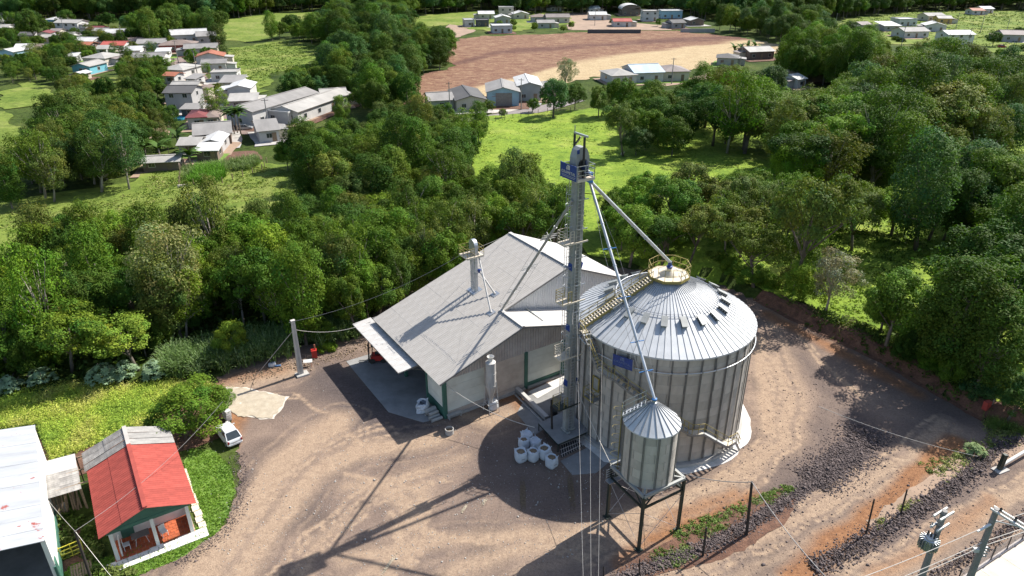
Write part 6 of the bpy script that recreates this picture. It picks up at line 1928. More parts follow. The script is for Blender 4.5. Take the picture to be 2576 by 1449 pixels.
HT = [
 # left hillside, from the far edge toward the street
 (18, 46, 36, 9, 3.0, 10, 'gx', 'pale', 'white', 'pale roofed white house at the frame edge behind the big round tree'),
 (22, 68, 40, 9, 3.0, 10, 'gx', 'grey', 'grey', 'grey roofed low house in front of the pale one at the frame edge'),
 (129, 64, 30, 8, 3.2, Y1, 'hip', 'white', 'blue', 'bright blue house with a small white roof on the far hillside'),
 (153, 56, 18, 6, 2.8, Y1, 'gx', 'brown', 'brown', 'small brown house just behind the bright blue one'),
 (172, 86, 62, 8, 5.6, -8, 'gx', 'pale', 'white', 'long white two storey house on the far hillside'),
 (232, 86, 50, 7, 2.6, -5, 'gx', 'maroon', 'brown', 'low dark red roof to the right of the long white two storey house'),
 (112, 100, 30, 7, 3.0, 12, 'gy', 'maroon', 'white', 'small white house with a dark red gable below the big round tree'),
 (126, 110, 38, 7, 2.8, 10, 'gx', 'pale', 'cream', 'beige low house in front of the small dark red gable'),
 (165, 106, 36, 8, 2.9, 5, 'gx', 'grey', 'white', 'grey roofed house between beige house and long white roof'),
 (207, 121, 60, 8, 3.0, -6, 'gx', 'white', 'white', 'long low house with a bright white roof above the red roof'),
 (252, 93, 34, 7, 2.9, 0, 'gx', 'grey', 'grey', 'low grey house tucked behind the white hillside roof'),
 (294, 100, 60, 10, 3.0, 5, 'gx', 'white', 'cream', 'wide house with a sloping white roof beside the village trees'),
 (20, 152, 42, 9, 3.4, -10, 'gy', 'white', 'sky', 'pale blue house with stepped white gables at the frame edge'),
 (62, 140, 38, 9, 2.9, 15, 'gx', 'white', 'grey', 'white roof half hidden by trees beside the pale blue house'),
 (286, 133, 54, 8, 3.1, 5, 'gx', 'red', 'white', 'white house with a long pinkish red roof in the upper village'),
 (258, 140, 24, 7, 2.7, 5, 'gx', 'pale', 'white', 'small pale roof touching the pinkish red roof'),
 (240, 166, 62, 10, 3.0, -10, 'hip', 'pale', 'cream', 'cream house with a wide pale hip roof behind the turquoise house'),
 (207, 188, 48, 9, 3.0, -8, 'gy', 'pale', 'turq', 'turquoise gabled house above the small meadow'),
 (198, 202, 28, 4, 2.2, -8, 'gy', 'white', 'cream', 'small cream shed in front of the turquoise house'),
 (336, 146, 36, 8, 3.0, 10, 'gx', 'white', 'white', 'white roofed house just behind the long grey roof'),
 (374, 164, 76, 8, 3.0, 8, 'gx', 'grey', 'white', 'house with a long ribbed grey roof at the top of the street'),
 (384, 128, 66, 9, 3.2, 15, 'gx', 'grey', 'white', 'white fronted house with an arched porch under grey roofs'),
 (448, 132, 84, 10, 3.1, 15, 'hip', 'brown', 'red', 'wide brown hip roofed house with red walls beside the street'),
 (478, 108, 84, 12, 3.8, 22, 'gx', 'white', 'white', 'pair of big white sheds at the village edge'),
 (522, 110, 44, 10, 3.4, 22, 'gx', 'grey', 'grey', 'grey roofed annex joined to the big white sheds'),
 (508, 140, 76, 9, 3.0, 18, 'gx', 'grey', 'cream', 'grey roofed house between the white sheds and the red roof'),
 (530, 165, 64, 8, 3.4, 14, 'gy', 'orange', 'white', 'white house with an orange red roof on the street corner'),
 (541, 182, 56, 7, 3.2, 14, 'gx', 'grey', 'white', 'white house with a grey roof in front of the orange red one'),
 (566, 206, 62, 7, 2.9, 10, 'flat', 'pale', 'white', 'flat pale roofed house on the inner side of the street'),
 (436, 197, 62, 10, 3.0, -12, 'hip', 'pale', 'white', 'white house with a broad pale hip roof on the outer side of the street'),
 (428, 212, 30, 5, 2.8, -12, 'gx', 'orange', 'orange' if False else 'white', 'little orange tiled roof in front of the broad pale hip roof'),
 (583, 232, 50, 7, 3.0, 6, 'mono', 'grey', 'white', 'pair of flat grey roofs behind the steep white gable'),
 (606, 262, 54, 9, 4.6, 8, 'gy', 'white', 'white', 'tall white house with a steep white gable beside the street'),
 (613, 277, 64, 6, 2.6, 12, 'mono', 'pale', 'grey', 'low grey roof in front of the steep white gable'),
 (467, 255, 62, 7, 4.2, 4, 'gx', 'pale', 'cream', 'house with a pale grey roof behind the dark two storey roof'),
 (456, 282, 66, 8, 5.4, 2, 'gx', 'dark', 'grey', 'two storey house with a dark roof and a white balcony rail'),
 (480, 297, 40, 4, 2.4, 2, 'mono', 'grey', 'dark', 'grey carport roof in front of the dark two storey house'),
 (499, 324, 44, 8, 3.0, 12, 'hip', 'maroon', 'white', 'white cottage with a dark red hip roof'),
 (533, 322, 34, 8, 2.8, 12, 'hip', 'brown', 'cream', 'small brown hip roof behind the dark red one'),
 (540, 366, 84, 10, 2.8, 20, 'gx', 'grey', 'brown', 'large low patchy grey roof at the bottom of the village'),
 (478, 392, 46, 6, 2.5, 6, 'gx', 'pale', 'grey', 'small pale gabled shed with a lean-to above the cane plot'),
 (537, 386, 46, 7, 2.6, 8, 'gy', 'white', 'grey', 'small white gabled shed above the cane plot'),
 (524, 405, 50, 4, 2.3, 6, 'mono', 'white', 'brown', 'low white shelter roof at the top of the cane plot'),
 (408, 432, 84, 4.5, 2.1, 11, 'gx', 'pale', 'brown', 'long low open shed at the edge of the meadow'),
 (680, 358, 48, 10, 2.9, 25, 'gx', 'grey', 'white', 'grey roofed house by the palms next to the street end'),
 (34, 52, 26, 8, 2.8, -8, 'gx', 'grey', 'cream', 'small grey roof behind the grey low house at the frame edge'),
 (6, 84, 26, 8, 2.8, 6, 'gx', 'pale', 'white', 'pale roof just below the grey low house at the frame edge'),
 (70, 104, 34, 8, 2.8, 12, 'gx', 'dark', 'grey', 'dark low roof left of the small dark red gable'),
 (140, 92, 22, 6, 2.6, 4, 'gx', 'tile', 'cream', 'tiny beige tiled house beside the long white two storey house'),
 (108, 136, 26, 7, 2.7, 14, 'gx', 'brown', 'cream', 'small brown roof among trees next to the half hidden white roof'),
 (214, 128, 28, 6, 2.5, -4, 'gx', 'orange', 'brown', 'small orange brown roof below the long low bright white roof'),
 (182, 158, 22, 5, 2.4, 6, 'mono', 'white', 'grey', 'tiny white flat roof left of the wide pale hip roof'),
 (338, 118, 36, 7, 2.5, 8, 'gx', 'brown', 'brown', 'low brown roofs between the sloping white roof and the arched porch'),
 (412, 146, 30, 5, 2.6, 15, 'mono', 'white', 'white', 'white canopy beside the wide brown hip roof'),
 (482, 218, 26, 5, 2.5, -12, 'mono', 'grey', 'white', 'small grey canopy by the street below the broad pale hip roof'),
 # the school
 (640, 322, (803, 270), 8, 4.2, 33, 'gx', 'grey', 'white', 'long school wing with a grey roof and a band of dark windows'),
 (752, 312, (885, 262), 8, 3.2, 33, 'gx', 'pale', 'white', 'second school wing with a pale roof in front of the first'),
 (728, 314, (770, 299), 9, 3.0, 33, 'flat', 'white', 'white', 'white flat roofed link between the two school wings'),
 (845, 268, 60, 9, 3.0, 20, 'gx', 'pale', 'white', 'pale roofed school hall among the trees at the end of the wings'),
 # shop row
 (1112, 278, 60, 9, 2.9, 15, 'gx', 'grey', 'grey', 'low grey roofed house at the shadowed end of the shop row'),
 (1186, 280, 74, 15, 3.2, 12, 'gy', 'dark', 'cream', 'cream house with a big dark weathered gable roof next to the blue shop'),
 (1332, 255, 58, 14, 4.6, 4, 'gy', 'white', 'grey', 'open hall with a bright white gable roof next to the blue shop'),
 (1392, 243, 54, 9, 2.8, 10, 'hip', 'pale', 'cream', 'small pale hip roof beyond the open white hall'),
 (1570, 212, 66, 10, 3.0, 15, 'hip', 'pale', 'white', 'pale hip roofed house rising behind dark trees at the field edge'),
 (1632, 208, 76, 12, 3.4, 12, 'gx', 'blue', 'white', 'house with wide light blue roofs at the field edge'),
 (1700, 205, 66, 10, 3.4, 6, 'hip', 'tile', 'cream', 'cream house with a brown hip roof on the hill road'),
 (1828, 166, 50, 8, 3.0, -16, 'hip', 'dark', 'grey', 'dark slate hip roofed house at the edge of the straw field'),
 (1915, 150, 68, 9, 3.2, 14, 'gx', 'pale', 'brown', 'barn with a pale sloping roof by the banana plants'),
 (2046, 208, 98, 11, 3.4, 12, 'hip', 'tile', 'brown', 'grey tiled house with crossing hip roofs among tall trees'),
 (2014, 222, 30, 7, 3.0, 30, 'gx', 'white', 'white', 'white roofed outbuilding before the grey tiled hip roofs'),
 # above the field
 (1182, 68, 25, 8, 3.6, 12, 'flat', 'white', 'white', 'white box house at the top edge of the brown field'),
 (1214, 68, 32, 8, 3.4, 5, 'flat', 'dark', 'dark', 'dark grey flat roofed house above the brown field'),
 (1224, 48, 38, 9, 3.0, 6, 'gx', 'white', 'cream', 'white roofed house behind the dark grey flat roof'),
 (1266, 60, 36, 9, 3.4, 8, 'gy', 'white', 'grey', 'white gabled house beside the modern white house'),
 (1264, 84, 50, 9, 3.6, 8, 'flat', 'white', 'white', 'modern white house with dark front jutting into the field'),
 (1274, 44, 36, 8, 5.8, 4, 'flat', 'pale', 'cream', 'two storey beige house above the white gables'),
 (1312, 48, 38, 9, 3.0, 10, 'gy', 'white', 'cream', 'cream house with a bright white gable above the grassy lot'),
 (1359, 56, 42, 9, 3.0, 4, 'hip', 'brown', 'grey', 'brown hip roofed house on the grassy lot'),
 (1404, 58, 58, 10, 3.2, 4, 'gx', 'tile', 'cream', 'long brownish roofed house beside the dirt road'),
 (1374, 72, 42, 8, 3.0, 5, 'gx', 'grey', 'grey', 'grey roofed house in front of the brown hip roof'),
 (1369, 26, 22, 8, 3.0, 5, 'hip', 'tile', 'cream', 'small beige hip roof near the far wood'),
 (1341, 26, 20, 7, 2.8, 5, 'gx', 'pale', 'cream', 'tiny cream house at the far edge near the wood'),
 (1398, 29, 28, 7, 2.8, 0, 'gx', 'pale', 'white', 'low pale house at the far end of the dirt road'),
 (1495, 34, 28, 8, 3.2, 10, 'gx', 'blue', 'white', 'house with a blue grey roof on the far side of the dirt road'),
 (1505, 51, 42, 9, 3.2, 4, 'gx', 'white', 'white', 'white house with a white roof on the far side of the dirt road'),
 (1530, 18, 24, 8, 3.0, 8, 'gx', 'white', 'cream', 'small white roof against the far wood'),
 (1482, 15, 22, 7, 3.0, 0, 'gx', 'maroon', 'brown', 'small brown roof against the far wood'),
 (1587, 40, 46, 11, 4.0, 3, 'barrel', 'white', 'brown', 'hall with a curved white roof above the field'),
 (1637, 54, 38, 9, 5.6, 2, 'flat', 'pale', 'white', 'two storey white house with a flat top beyond the curved roof'),
 (1690, 47, 52, 9, 4.4, 4, 'flat', 'white', 'sky', 'light blue house with white parapets at the village end'),
 (1566, 68, 44, 8, 3.0, 2, 'gx', 'red', 'white', 'house with a dull red roof behind the dark garden wall'),
 (1708, 72, 34, 9, 3.0, 14, 'gx', 'dark', 'grey', 'dark roofed house at the corner of the brown field'),
 (1753, 65, 36, 9, 3.0, 10, 'gy', 'white', 'brown', 'white gabled house at the field corner beside a pale wall'),
 # right hand hillside
 (2283, 66, 46, 9, 3.6, 4, 'flat', 'white', 'white', 'white modern house with a tall block on the far hillside'),
 (2354, 54, 48, 9, 3.2, 10, 'gx', 'grey', 'cream', 'grey roofed house beside the orange walled one'),
 (2376, 60, 32, 8, 3.0, -8, 'gx', 'pale', 'yellow', 'house with orange yellow walls and a pale roof'),
 (2243, 79, 42, 9, 2.8, 6, 'mono', 'white', 'grey', 'long low white roof in the bushes'),
 (2304, 96, 66, 10, 3.2, 8, 'gx', 'grey', 'white', 'white house with a grey roof behind the round bushes'),
 (2352, 80, 48, 9, 3.2, -14, 'gy', 'white', 'white', 'white gabled house between the grey roofs'),
 (2412, 118, 68, 9, 5.4, 4, 'gx', 'white', 'white', 'long white two storey house beside the hill road'),
 (2548, 106, 50, 10, 3.4, -12, 'gx', 'tile', 'grey', 'grey tiled house at the right end of the hill road'),
 (2460, 38, 30, 8, 2.8, 0, 'gx', 'orange', 'white', 'small orange roofed house far up in the meadow'),
 (2484, 34, 30, 8, 3.0, 8, 'gx', 'white', 'white', 'small white roofed house next to the far orange roof'),
 (2178, 76, 30, 8, 2.8, 15, 'gx', 'tile', 'grey', 'little grey roof showing above the great round tree mass'),
 (2492, 186, 44, 8, 2.8, 2, 'gx', 'maroon', 'brown', 'low dark red roof among the trees on the right hillside'),
]
for row in HT:
    house(*row, name='shed' if 'shed' in row[9] else 'house')
blue = house(1266, 268, 79, 13, 4.2, 3, 'gy', 'grey', 'sky', 'light blue shop with a grey gable roof and a dark roller gate', 'shop', .27, gate=(.02, 4.4, 3.6, 'd'), name='shop')
w_ = 79 * depth(P(1266, 268)) / FPX
q = MB()
for k in range(13):          # a painted flourish of dark script strokes, too small to read
    x0 = -w_ * .345 + k * .125
    q.beam((x0, -6.54, 3.25 + .12 * math.sin(k * 2.3)), (x0 + .10, -6.54, 3.42 + .10 * math.cos(k * 1.9)), .05, .05)
    if k > 3:
        q.beam((x0, -6.54, 2.86 + .05 * math.sin(k * 2.9)), (x0 + .10, -6.54, 2.95 + .05 * math.cos(k * 2.1)), .04, .04)
q.build('lettering', MT['black'], blue, local=True)
MB().path([(-w_ * .36, -6.55, 2.62), (-w_ * .30, -6.55, 2.76), (-w_ * .22, -6.55, 2.70), (-w_ * .17, -6.55, 2.9), (-w_ * .18, -6.55, 3.2), (-w_ * .16, -6.55, 3.5)], .05, 5).build('painted_ribbon', MT['red_roof'], blue, local=True)
gw = thing('garden_wall', 'long dark garden wall along the top edge of the brown field', 'wall', V(1545, 79))
MB().beam(V(1478, 79, .9), V(1612, 79, .9), .3, 1.8).build('wall', WM['dark'], gw)
gw = thing('boundary_wall', 'pale boundary wall at the field corner below the white gable', 'wall', V(1755, 76))
MB().beam(V(1712, 77, .9), V(1798, 77, .9), .3, 1.8).build('wall', WM['grey'], gw)
cl = thing('clothes_line', 'line of hanging washing beside the dark two storey house', 'washing line', V(405, 302))
a_, b_ = V(378, 300, 1.7), V(432, 297, 1.7)
MB().tube(a_, b_, .03, n=5).build('line', MT['cable'], cl)
for k in range(12):
    p = a_.lerp(b_, (k + .5) / 12)
    MB().box(p - Vector((0, 0, .45)), (.7, .05, .8), rz=.1).build('garment', [WM['white'], WM['sky'], WM['red'], WM['white']][k % 4], cl)
pl_ = thing('paddling_pool', 'small bright blue pool on the terrace below the dark two storey house', 'pool', V(452, 300))
MB().lathe([(1.5, 0), (1.5, .5), (1.35, .5), (1.35, .3), (0, .3)], n=20).build('basin', mat('pool_blue', (.08, .45, .62), .3), pl_, local=True)
# ================================================================== foliage
def leaf_mat(name, trans=.22, gloss=.10):
    m, N, L, b = _nodes(name)
    a = N.new('ShaderNodeAttribute'); a.attribute_name = 'tint'
    oi = N.new('ShaderNodeObjectInfo')
    c = _mix(N, L, 1.0, oi.outputs['Color'], a.outputs['Color'], 'MULTIPLY')
    L.new(c, b.inputs['Base Color'])
    b.inputs['Roughness'].default_value = .65
    b.inputs['Specular IOR Level'].default_value = gloss
    tr = N.new('ShaderNodeBsdfTranslucent')
    L.new(_mix(N, L, 1.0, c, (1.25, 1.35, .55), 'MULTIPLY'), tr.inputs['Color'])
    ms = N.new('ShaderNodeMixShader'); ms.inputs[0].default_value = trans
    out = [n for n in N if n.type == 'OUTPUT_MATERIAL'][0]
    L.new(b.outputs[0], ms.inputs[1]); L.new(tr.outputs[0], ms.inputs[2]); L.new(ms.outputs[0], out.inputs[0])
    return m
MT['leaf'] = leaf_mat('leaf_surface')
MT['bark'] = mat('bark', (.24, .20, .165), .95, col2=(.085, .07, .055), scale=2, rand=.15, bump=.3)
MT['bark_pale'] = mat('pale_bark', (.42, .37, .31), .9, col2=(.24, .20, .165), scale=2, rand=.1)

def quads_mesh(name, C, A, B_, tint, m):
    """many leaf quads: centres C, half axes A and B, colours tint (numpy)"""
    n = len(C)
    v = np.empty((n, 4, 3), np.float32)
    v[:, 0] = C - A; v[:, 1] = C - B_ * .9 + A * .1; v[:, 2] = C + A; v[:, 3] = C + B_ * .9 + A * .1
    me = bpy.data.meshes.new(name)
    me.vertices.add(n * 4); me.loops.add(n * 4); me.polygons.add(n)
    me.vertices.foreach_set('co', v.ravel())
    me.loops.foreach_set('vertex_index', np.arange(n * 4, dtype=np.int32))
    me.polygons.foreach_set('loop_start', np.arange(0, n * 4, 4, dtype=np.int32))
    ca = me.color_attributes.new('tint', 'FLOAT_COLOR', 'POINT')
    col = np.ones((n, 4, 4), np.float32); col[:, :, :3] = tint[:, None, :]
    ca.data.foreach_set('color', col.ravel())
    me.materials.append(m)
    me.update(calc_edges=True)
    return me
def unit(v):
    return v / np.maximum(1e-9, np.linalg.norm(v, axis=1, keepdims=True))
def leaf_frames(r, nrm, size):
    n = len(nrm)
    t = unit(np.cross(nrm, r.normal(size=(n, 3))))
    b = np.cross(nrm, t)
    return t * size[:, None], b * (size * .62)[:, None]
def crown_arrays(seed, shape, ncl, nleaf, leaf):
    """leaf quads of a crown of radius about 1; shape: round, tall, layered, loose, bush"""
    r = np.random.default_rng(seed)
    cl, rr = [], []
    for i in range(ncl):
        a = i * 2.39996 + r.uniform(-.4, .4); u = (i + .5) / ncl
        if shape == 'layered':
            z = r.choice([-.25, .1, .42, .62]) + r.uniform(-.08, .08); rad_ = math.sqrt(max(.05, 1 - (z / .95) ** 2)) * (.25 + .72 * math.sqrt(u))
            cl.append((rad_ * math.cos(a), rad_ * math.sin(a), z * .72)); rr.append(r.uniform(.2, .34))
        elif shape == 'loose':
            z = -.75 + 1.6 * u; rad_ = math.sqrt(max(.03, 1 - (z * .95) ** 2)) * r.uniform(.35, .92)
            cl.append((rad_ * math.cos(a), rad_ * math.sin(a), z)); rr.append(r.uniform(.16, .32))
        elif shape == 'tall':
            z = -.95 + 1.95 * u; rad_ = math.sqrt(max(.03, 1 - abs(z) ** 2.4)) * r.uniform(.5, .78)
            cl.append((rad_ * math.cos(a), rad_ * math.sin(a), z * 1.15)); rr.append(r.uniform(.24, .40))
        elif shape == 'bush':
            z = .05 + .85 * u; rad_ = math.sqrt(max(.03, 1 - z * z)) * r.uniform(.55, .95)
            cl.append((rad_ * math.cos(a), rad_ * math.sin(a), z * .75)); rr.append(r.uniform(.2, .36))
        else:
            z = -.62 + 1.55 * u; rad_ = math.sqrt(max(.04, 1 - min(.98, z * z))) * r.uniform(.55, .92)
            cl.append((rad_ * math.cos(a), rad_ * math.sin(a), z * .80)); rr.append(r.uniform(.17, .34))
    cl = np.array(cl); rr = np.array(rr)
    # no crown is even: some sides are pushed out, some left thin
    lob = 1 + .24 * np.sin(np.arctan2(cl[:, 1], cl[:, 0]) * 2 + r.uniform(0, 6)) + .16 * np.sin(np.arctan2(cl[:, 1], cl[:, 0]) * 3 + r.uniform(0, 6))
    cl[:, :2] *= lob[:, None] * .95
    rr *= r.uniform(.75, 1.25, len(rr))
    cl += r.normal(scale=.06, size=cl.shape)
    w = rr ** 2; idx = r.choice(ncl, nleaf, p=w / w.sum())
    d = unit(r.normal(size=(nleaf, 3)) + np.array([0, 0, .35]) + .55 * unit(cl[idx] * np.array([1, 1, .7])))
    fr = r.uniform(.55, 1.08, nleaf) ** .7
    sq = np.array([1, 1, .62 if shape in ('layered',) else .85])
    pos = cl[idx] + d * (rr[idx] * fr)[:, None] * sq
    # twigs that stick out break the round outline
    k = r.random(nleaf) < .10
    pos[k] += d[k] * (rr[idx][k] * r.uniform(.1, .55, k.sum()))[:, None]
    nrm = unit(d * .85 + np.array([0, 0, .45]) + r.normal(scale=.42, size=(nleaf, 3)))
    size = leaf * r.uniform(.6, 1.35, nleaf)
    A, B_ = leaf_frames(r, nrm, size)
    ct = r.uniform(.80, 1.22, ncl)[idx]
    hue = r.normal(scale=.07, size=ncl)[idx]
    lt = r.uniform(.72, 1.28, nleaf) * ct
    tint = np.stack([lt * (1 + hue * 1.4 + r.normal(scale=.06, size=nleaf)), lt, lt * (1 - hue)], 1).clip(.15, 2.2)
    return pos, A, B_, tint, cl, rr
def limbs_mesh(seed, cl, hc, r0, thick, m, zc, n_l=7, lean=.0):
    """trunk from the ground to the crown centre, limbs to the clumps; crown radius 1, centre at zc"""
    r = random.Random(seed); mb = MB()
    lx, ly = r.uniform(-.18, .18) + lean, r.uniform(-.18, .18)
    top = Vector((0, 0, zc + .15))
    pts = [Vector((lx * 2, ly * 2, -.05)), Vector((lx * 1.2 + r.uniform(-.05, .05), ly * 1.2, zc * .35)), Vector((lx * .3, ly * .3 + r.uniform(-.05, .05), zc * .7)), top]
    mb.path(pts, [thick * 1.25, thick, thick * .8, thick * .35], 7)
    order = sorted(range(len(cl)), key=lambda i: r.random())[:n_l]
    for i in order:
        e = Vector(cl[i]) + Vector((0, 0, zc)); t = r.uniform(.45, .8)
        s = pts[1].lerp(pts[2], (t - .45) / .4) if t < .8 else pts[2]
        mid = s.lerp(e, .5) + Vector((r.uniform(-.06, .06), r.uniform(-.06, .06), r.uniform(-.02, .10)))
        mb.path([s, mid, e], [thick * .5, thick * .33, thick * .12], 5)
        e2 = e + Vector((r.uniform(-.2, .2), r.uniform(-.2, .2), r.uniform(.02, .22)))
        mb.path([mid, mid.lerp(e2, .6), e2], [thick * .25, thick * .16, thick * .06], 4)
    return mb.mesh('trunk', m, True)
CROWNS = {}
def make_kind(key, shape, nvar, ncl, nleaf, leaf, zc, thick, bark, n_l=7, seed0=0):
    lst = []
    for i in range(nvar):
        pos, A, B_, tint, cl, rr = crown_arrays(seed0 + 31 * i + 5, shape, ncl, nleaf, leaf)
        pos[:, 2] += zc
        lst.append((quads_mesh('crown', pos, A, B_, tint, MT['leaf']), limbs_mesh(seed0 + i, cl, 1, 1, thick, bark, zc, n_l)))
    CROWNS[key] = (lst, zc)
make_kind('dense', 'round', 6, 46, 13000, .037, 1.35, .06, MT['bark'], 6, 100)
make_kind('layered', 'layered', 5, 44, 8500, .038, 1.75, .05, MT['bark'], 10, 200)
make_kind('loose', 'loose', 5, 54, 7000, .034, 1.7, .045, MT['bark_pale'], 14, 300)
make_kind('tall', 'tall', 4, 60, 12500, .037, 1.75, .06, MT['bark'], 6, 400)
make_kind('bush', 'bush', 4, 30, 5000, .052, .05, .05, MT['bark'], 5, 500)
# base leaf colours
GC = {'dark': (.052, .102, .013), 'mid': (.086, .152, .016), 'bright': (.118, .198, .019), 'yellow': (.165, .228, .022), 'olive': (.108, .142, .026), 'grey': (.17, .20, .085), 'blue': (.060, .125, .032), 'brown': (.15, .14, .05), 'silver': (.22, .24, .17)}
TREES = []
def tree(x, y, R, kind, colour, label, group=None, cat='tree', name='tree', zscale=1.0, trunk=True):
    lst, zc = CROWNS[kind]
    cm, tmh = random.choice(lst)
    z = float(TZ(x, y))
    t = thing(name, label, cat, (x, y, z - .02), random.uniform(0, 6.28), group)
    sx_ = random.uniform(.82, 1.2)
    t.scale = (R * sx_, R / sx_, R * zscale)
    c = put('crown', cm, t)
    g = GC[colour]; j = random.uniform(.82, 1.2)
    c.color = (g[0] * j * random.uniform(.88, 1.14), g[1] * j, g[2] * j * random.uniform(.8, 1.2), 1)
    if trunk:
        put('trunk', tmh, t)
    TREES.append((x, y, R))
    return t
def tree_px(px, py, R, kind, colour, label, **k):
    """by the pixel of its foot"""
    p = P(px, py)
    return tree(p[0], p[1], R, kind, colour, label, **k)
OPEN = [gpoly(q) for q in (
    [(1010, 268), (1040, 225), (1075, 190), (1140, 165), (1105, 117), (1160, 95), (1180, 60), (1280, 40), (1700, 30), (1800, 75), (1995, 118), (1950, 140), (1830, 172), (1640, 190), (1500, 200), (1440, 215), (1410, 240), (1080, 300)],
    [(560, 180), (580, 120), (720, 102), (840, 120), (830, 145), (770, 168), (690, 190), (650, 240), (615, 240)], [(548, 100), (548, 52), (700, 33), (850, 28), (840, 55), (760, 65), (700, 100), (610, 112)],
    [(1025, 75), (1030, 40), (1250, 26), (1300, 50), (1180, 85), (1130, 68)], [(2090, 80), (2150, 45), (2330, 28), (2620, 28), (2620, 125), (2480, 118), (2300, 98)],
    [(-60, 385), (-60, 285), (50, 280), (60, 335), (30, 390)], [(0, 235), (60, 205), (130, 215), (120, 272), (20, 278)], [(215, 215), (240, 195), (300, 198), (325, 225), (300, 250), (235, 245)],
    [(1190, 300), (1300, 285), (1425, 285), (1500, 300), (1590, 300), (1600, 372), (1480, 400), (1470, 440), (1300, 440), (1180, 438), (1215, 390)],
    [(1480, 400), (1600, 400), (1730, 405), (1850, 412), (1960, 430), (1950, 470), (1760, 480), (1700, 560), (1660, 560), (1650, 470), (1520, 470)],
    [(0, 585), (0, 560), (150, 528), (330, 500), (370, 452), (450, 425), (470, 465), (560, 465), (665, 420), (800, 445), (815, 478), (700, 510), (560, 500), (330, 540), (120, 560)],
    [(2055, 610), (2130, 620), (2140, 700), (2080, 800), (2140, 840), (2180, 830), (2200, 700), (2200, 620)],
    [(1840, 290), (1955, 285), (1960, 350), (1850, 350)], [(1940, 640), (2020, 640), (1990, 715), (1940, 700)], [(2270, 520), (2390, 540), (2370, 640), (2290, 640)], [(2520, 370), (2600, 350), (2600, 440), (2530, 430)])]
HX_ = np.array([(a, b, c) for a, b, c in HOUSES])
STREETS = [[tuple(P(*q)[:2]) for q in l] for l in ([(425, 140), (490, 195), (522, 252), (555, 300), (640, 332), (700, 330)], [(1140, 308), (1270, 291), (1390, 268), (1450, 250)], [(1660, 214), (1830, 170)], [(2440, 132), (2600, 119)], [(1442, 32), (1470, 76)])]
def free(x, y, R, gap=.5):
    if len(HX_) and (np.hypot(HX_[:, 0] - x, HX_[:, 1] - y) < HX_[:, 2] * .8 + R * gap).any():
        return False
    # keep the houses' own fronts in sight: nothing tall close on the camera's side
    d = math.hypot(x, y)
    for hx, hy, hr in HX_:
        dh = math.hypot(hx, hy)
        if 0 < dh - d < 4.2 * R + 7 and abs(hx * y - hy * x) / dh < hr * .75 + R * .5:
            return False
    for s in STREETS:
        if segdist(np.array([x]), np.array([y]), s)[0] < R * .8 + 2.5:
            return False
    return True
FAR = []
KINDW = {'dense': 'round crowned', 'layered': 'flat layered', 'loose': 'airy', 'tall': 'tall narrow', 'bush': 'low spreading'}
COLW = {'dark': 'dark green', 'mid': 'leaf green', 'bright': 'light green', 'yellow': 'yellow green', 'olive': 'olive', 'grey': 'grey green', 'blue': 'bluish green', 'brown': 'brownish', 'silver': 'silvery'}
NEAR_CAND = []
def grove(poly, space, R, kinds, colours, label, group, seed, zc=1.35, houses=True, cat='tree', name='tree', zs=(.85, 1.2), openk=True, keep=1.0, force_far=False, basemax=2000, sil=True):
    """scatter crowns whose centres fall inside a picture outline"""
    r = np.random.default_rng(seed)
    gp = np.array([P(a, max(b, -120), zc * (R[0] + R[1]) / 2) for a, b in poly])
    x0, y0 = gp[:, :2].min(0); x1, y1 = gp[:, :2].max(0)
    gx = np.arange(x0, x1, space); gy = np.arange(y0, y1, space * .9)
    for j, y in enumerate(gy):
        for x in gx:
            xx = x + (j % 2) * space * .5 + r.uniform(-.38, .38) * space; yy = y + r.uniform(-.38, .38) * space
            if r.random() > keep:
                continue
            rr = r.uniform(*R)
            z_ = r.uniform(*zs)
            k = r.choice(len(kinds)); c = colours[r.choice(len(colours))]
            h = CROWNS[kinds[k]][1] * rr * z_
            px, py = proj(np.array([xx, yy, h]))
            if sil:
                tx_, ty_ = proj(np.array([xx, yy, h + .62 * rr * z_]))
                if not inside(np.array([tx_]), np.array([ty_]), poly)[0]:
                    continue
            if not inside(np.array([px]), np.array([py]), poly)[0] or px < -70 or px > 2650 or py < -30:
                continue
            if openk and any(inside(np.array([xx]), np.array([yy]), q)[0] for q in OPEN):
                continue
            if houses and not free(xx, yy, rr):
                continue
            if inside(np.array([xx]), np.array([yy]), YARD)[0] and xx > 15:
                continue
            bx_, by_ = proj(np.array([xx, yy, 0.0]))
            if by_ > basemax:
                continue
            w_ = label if isinstance(label, str) else next(ph for lim, ph in label if px < lim)
            rec = (rr / depth((xx, yy, h)), xx, yy, rr, kinds[k], c, '%s %s %s %s' % (KINDW[kinds[k]], COLW[c], cat, w_), group, cat, name, z_)
            (FAR if force_far else NEAR_CAND).append(rec)
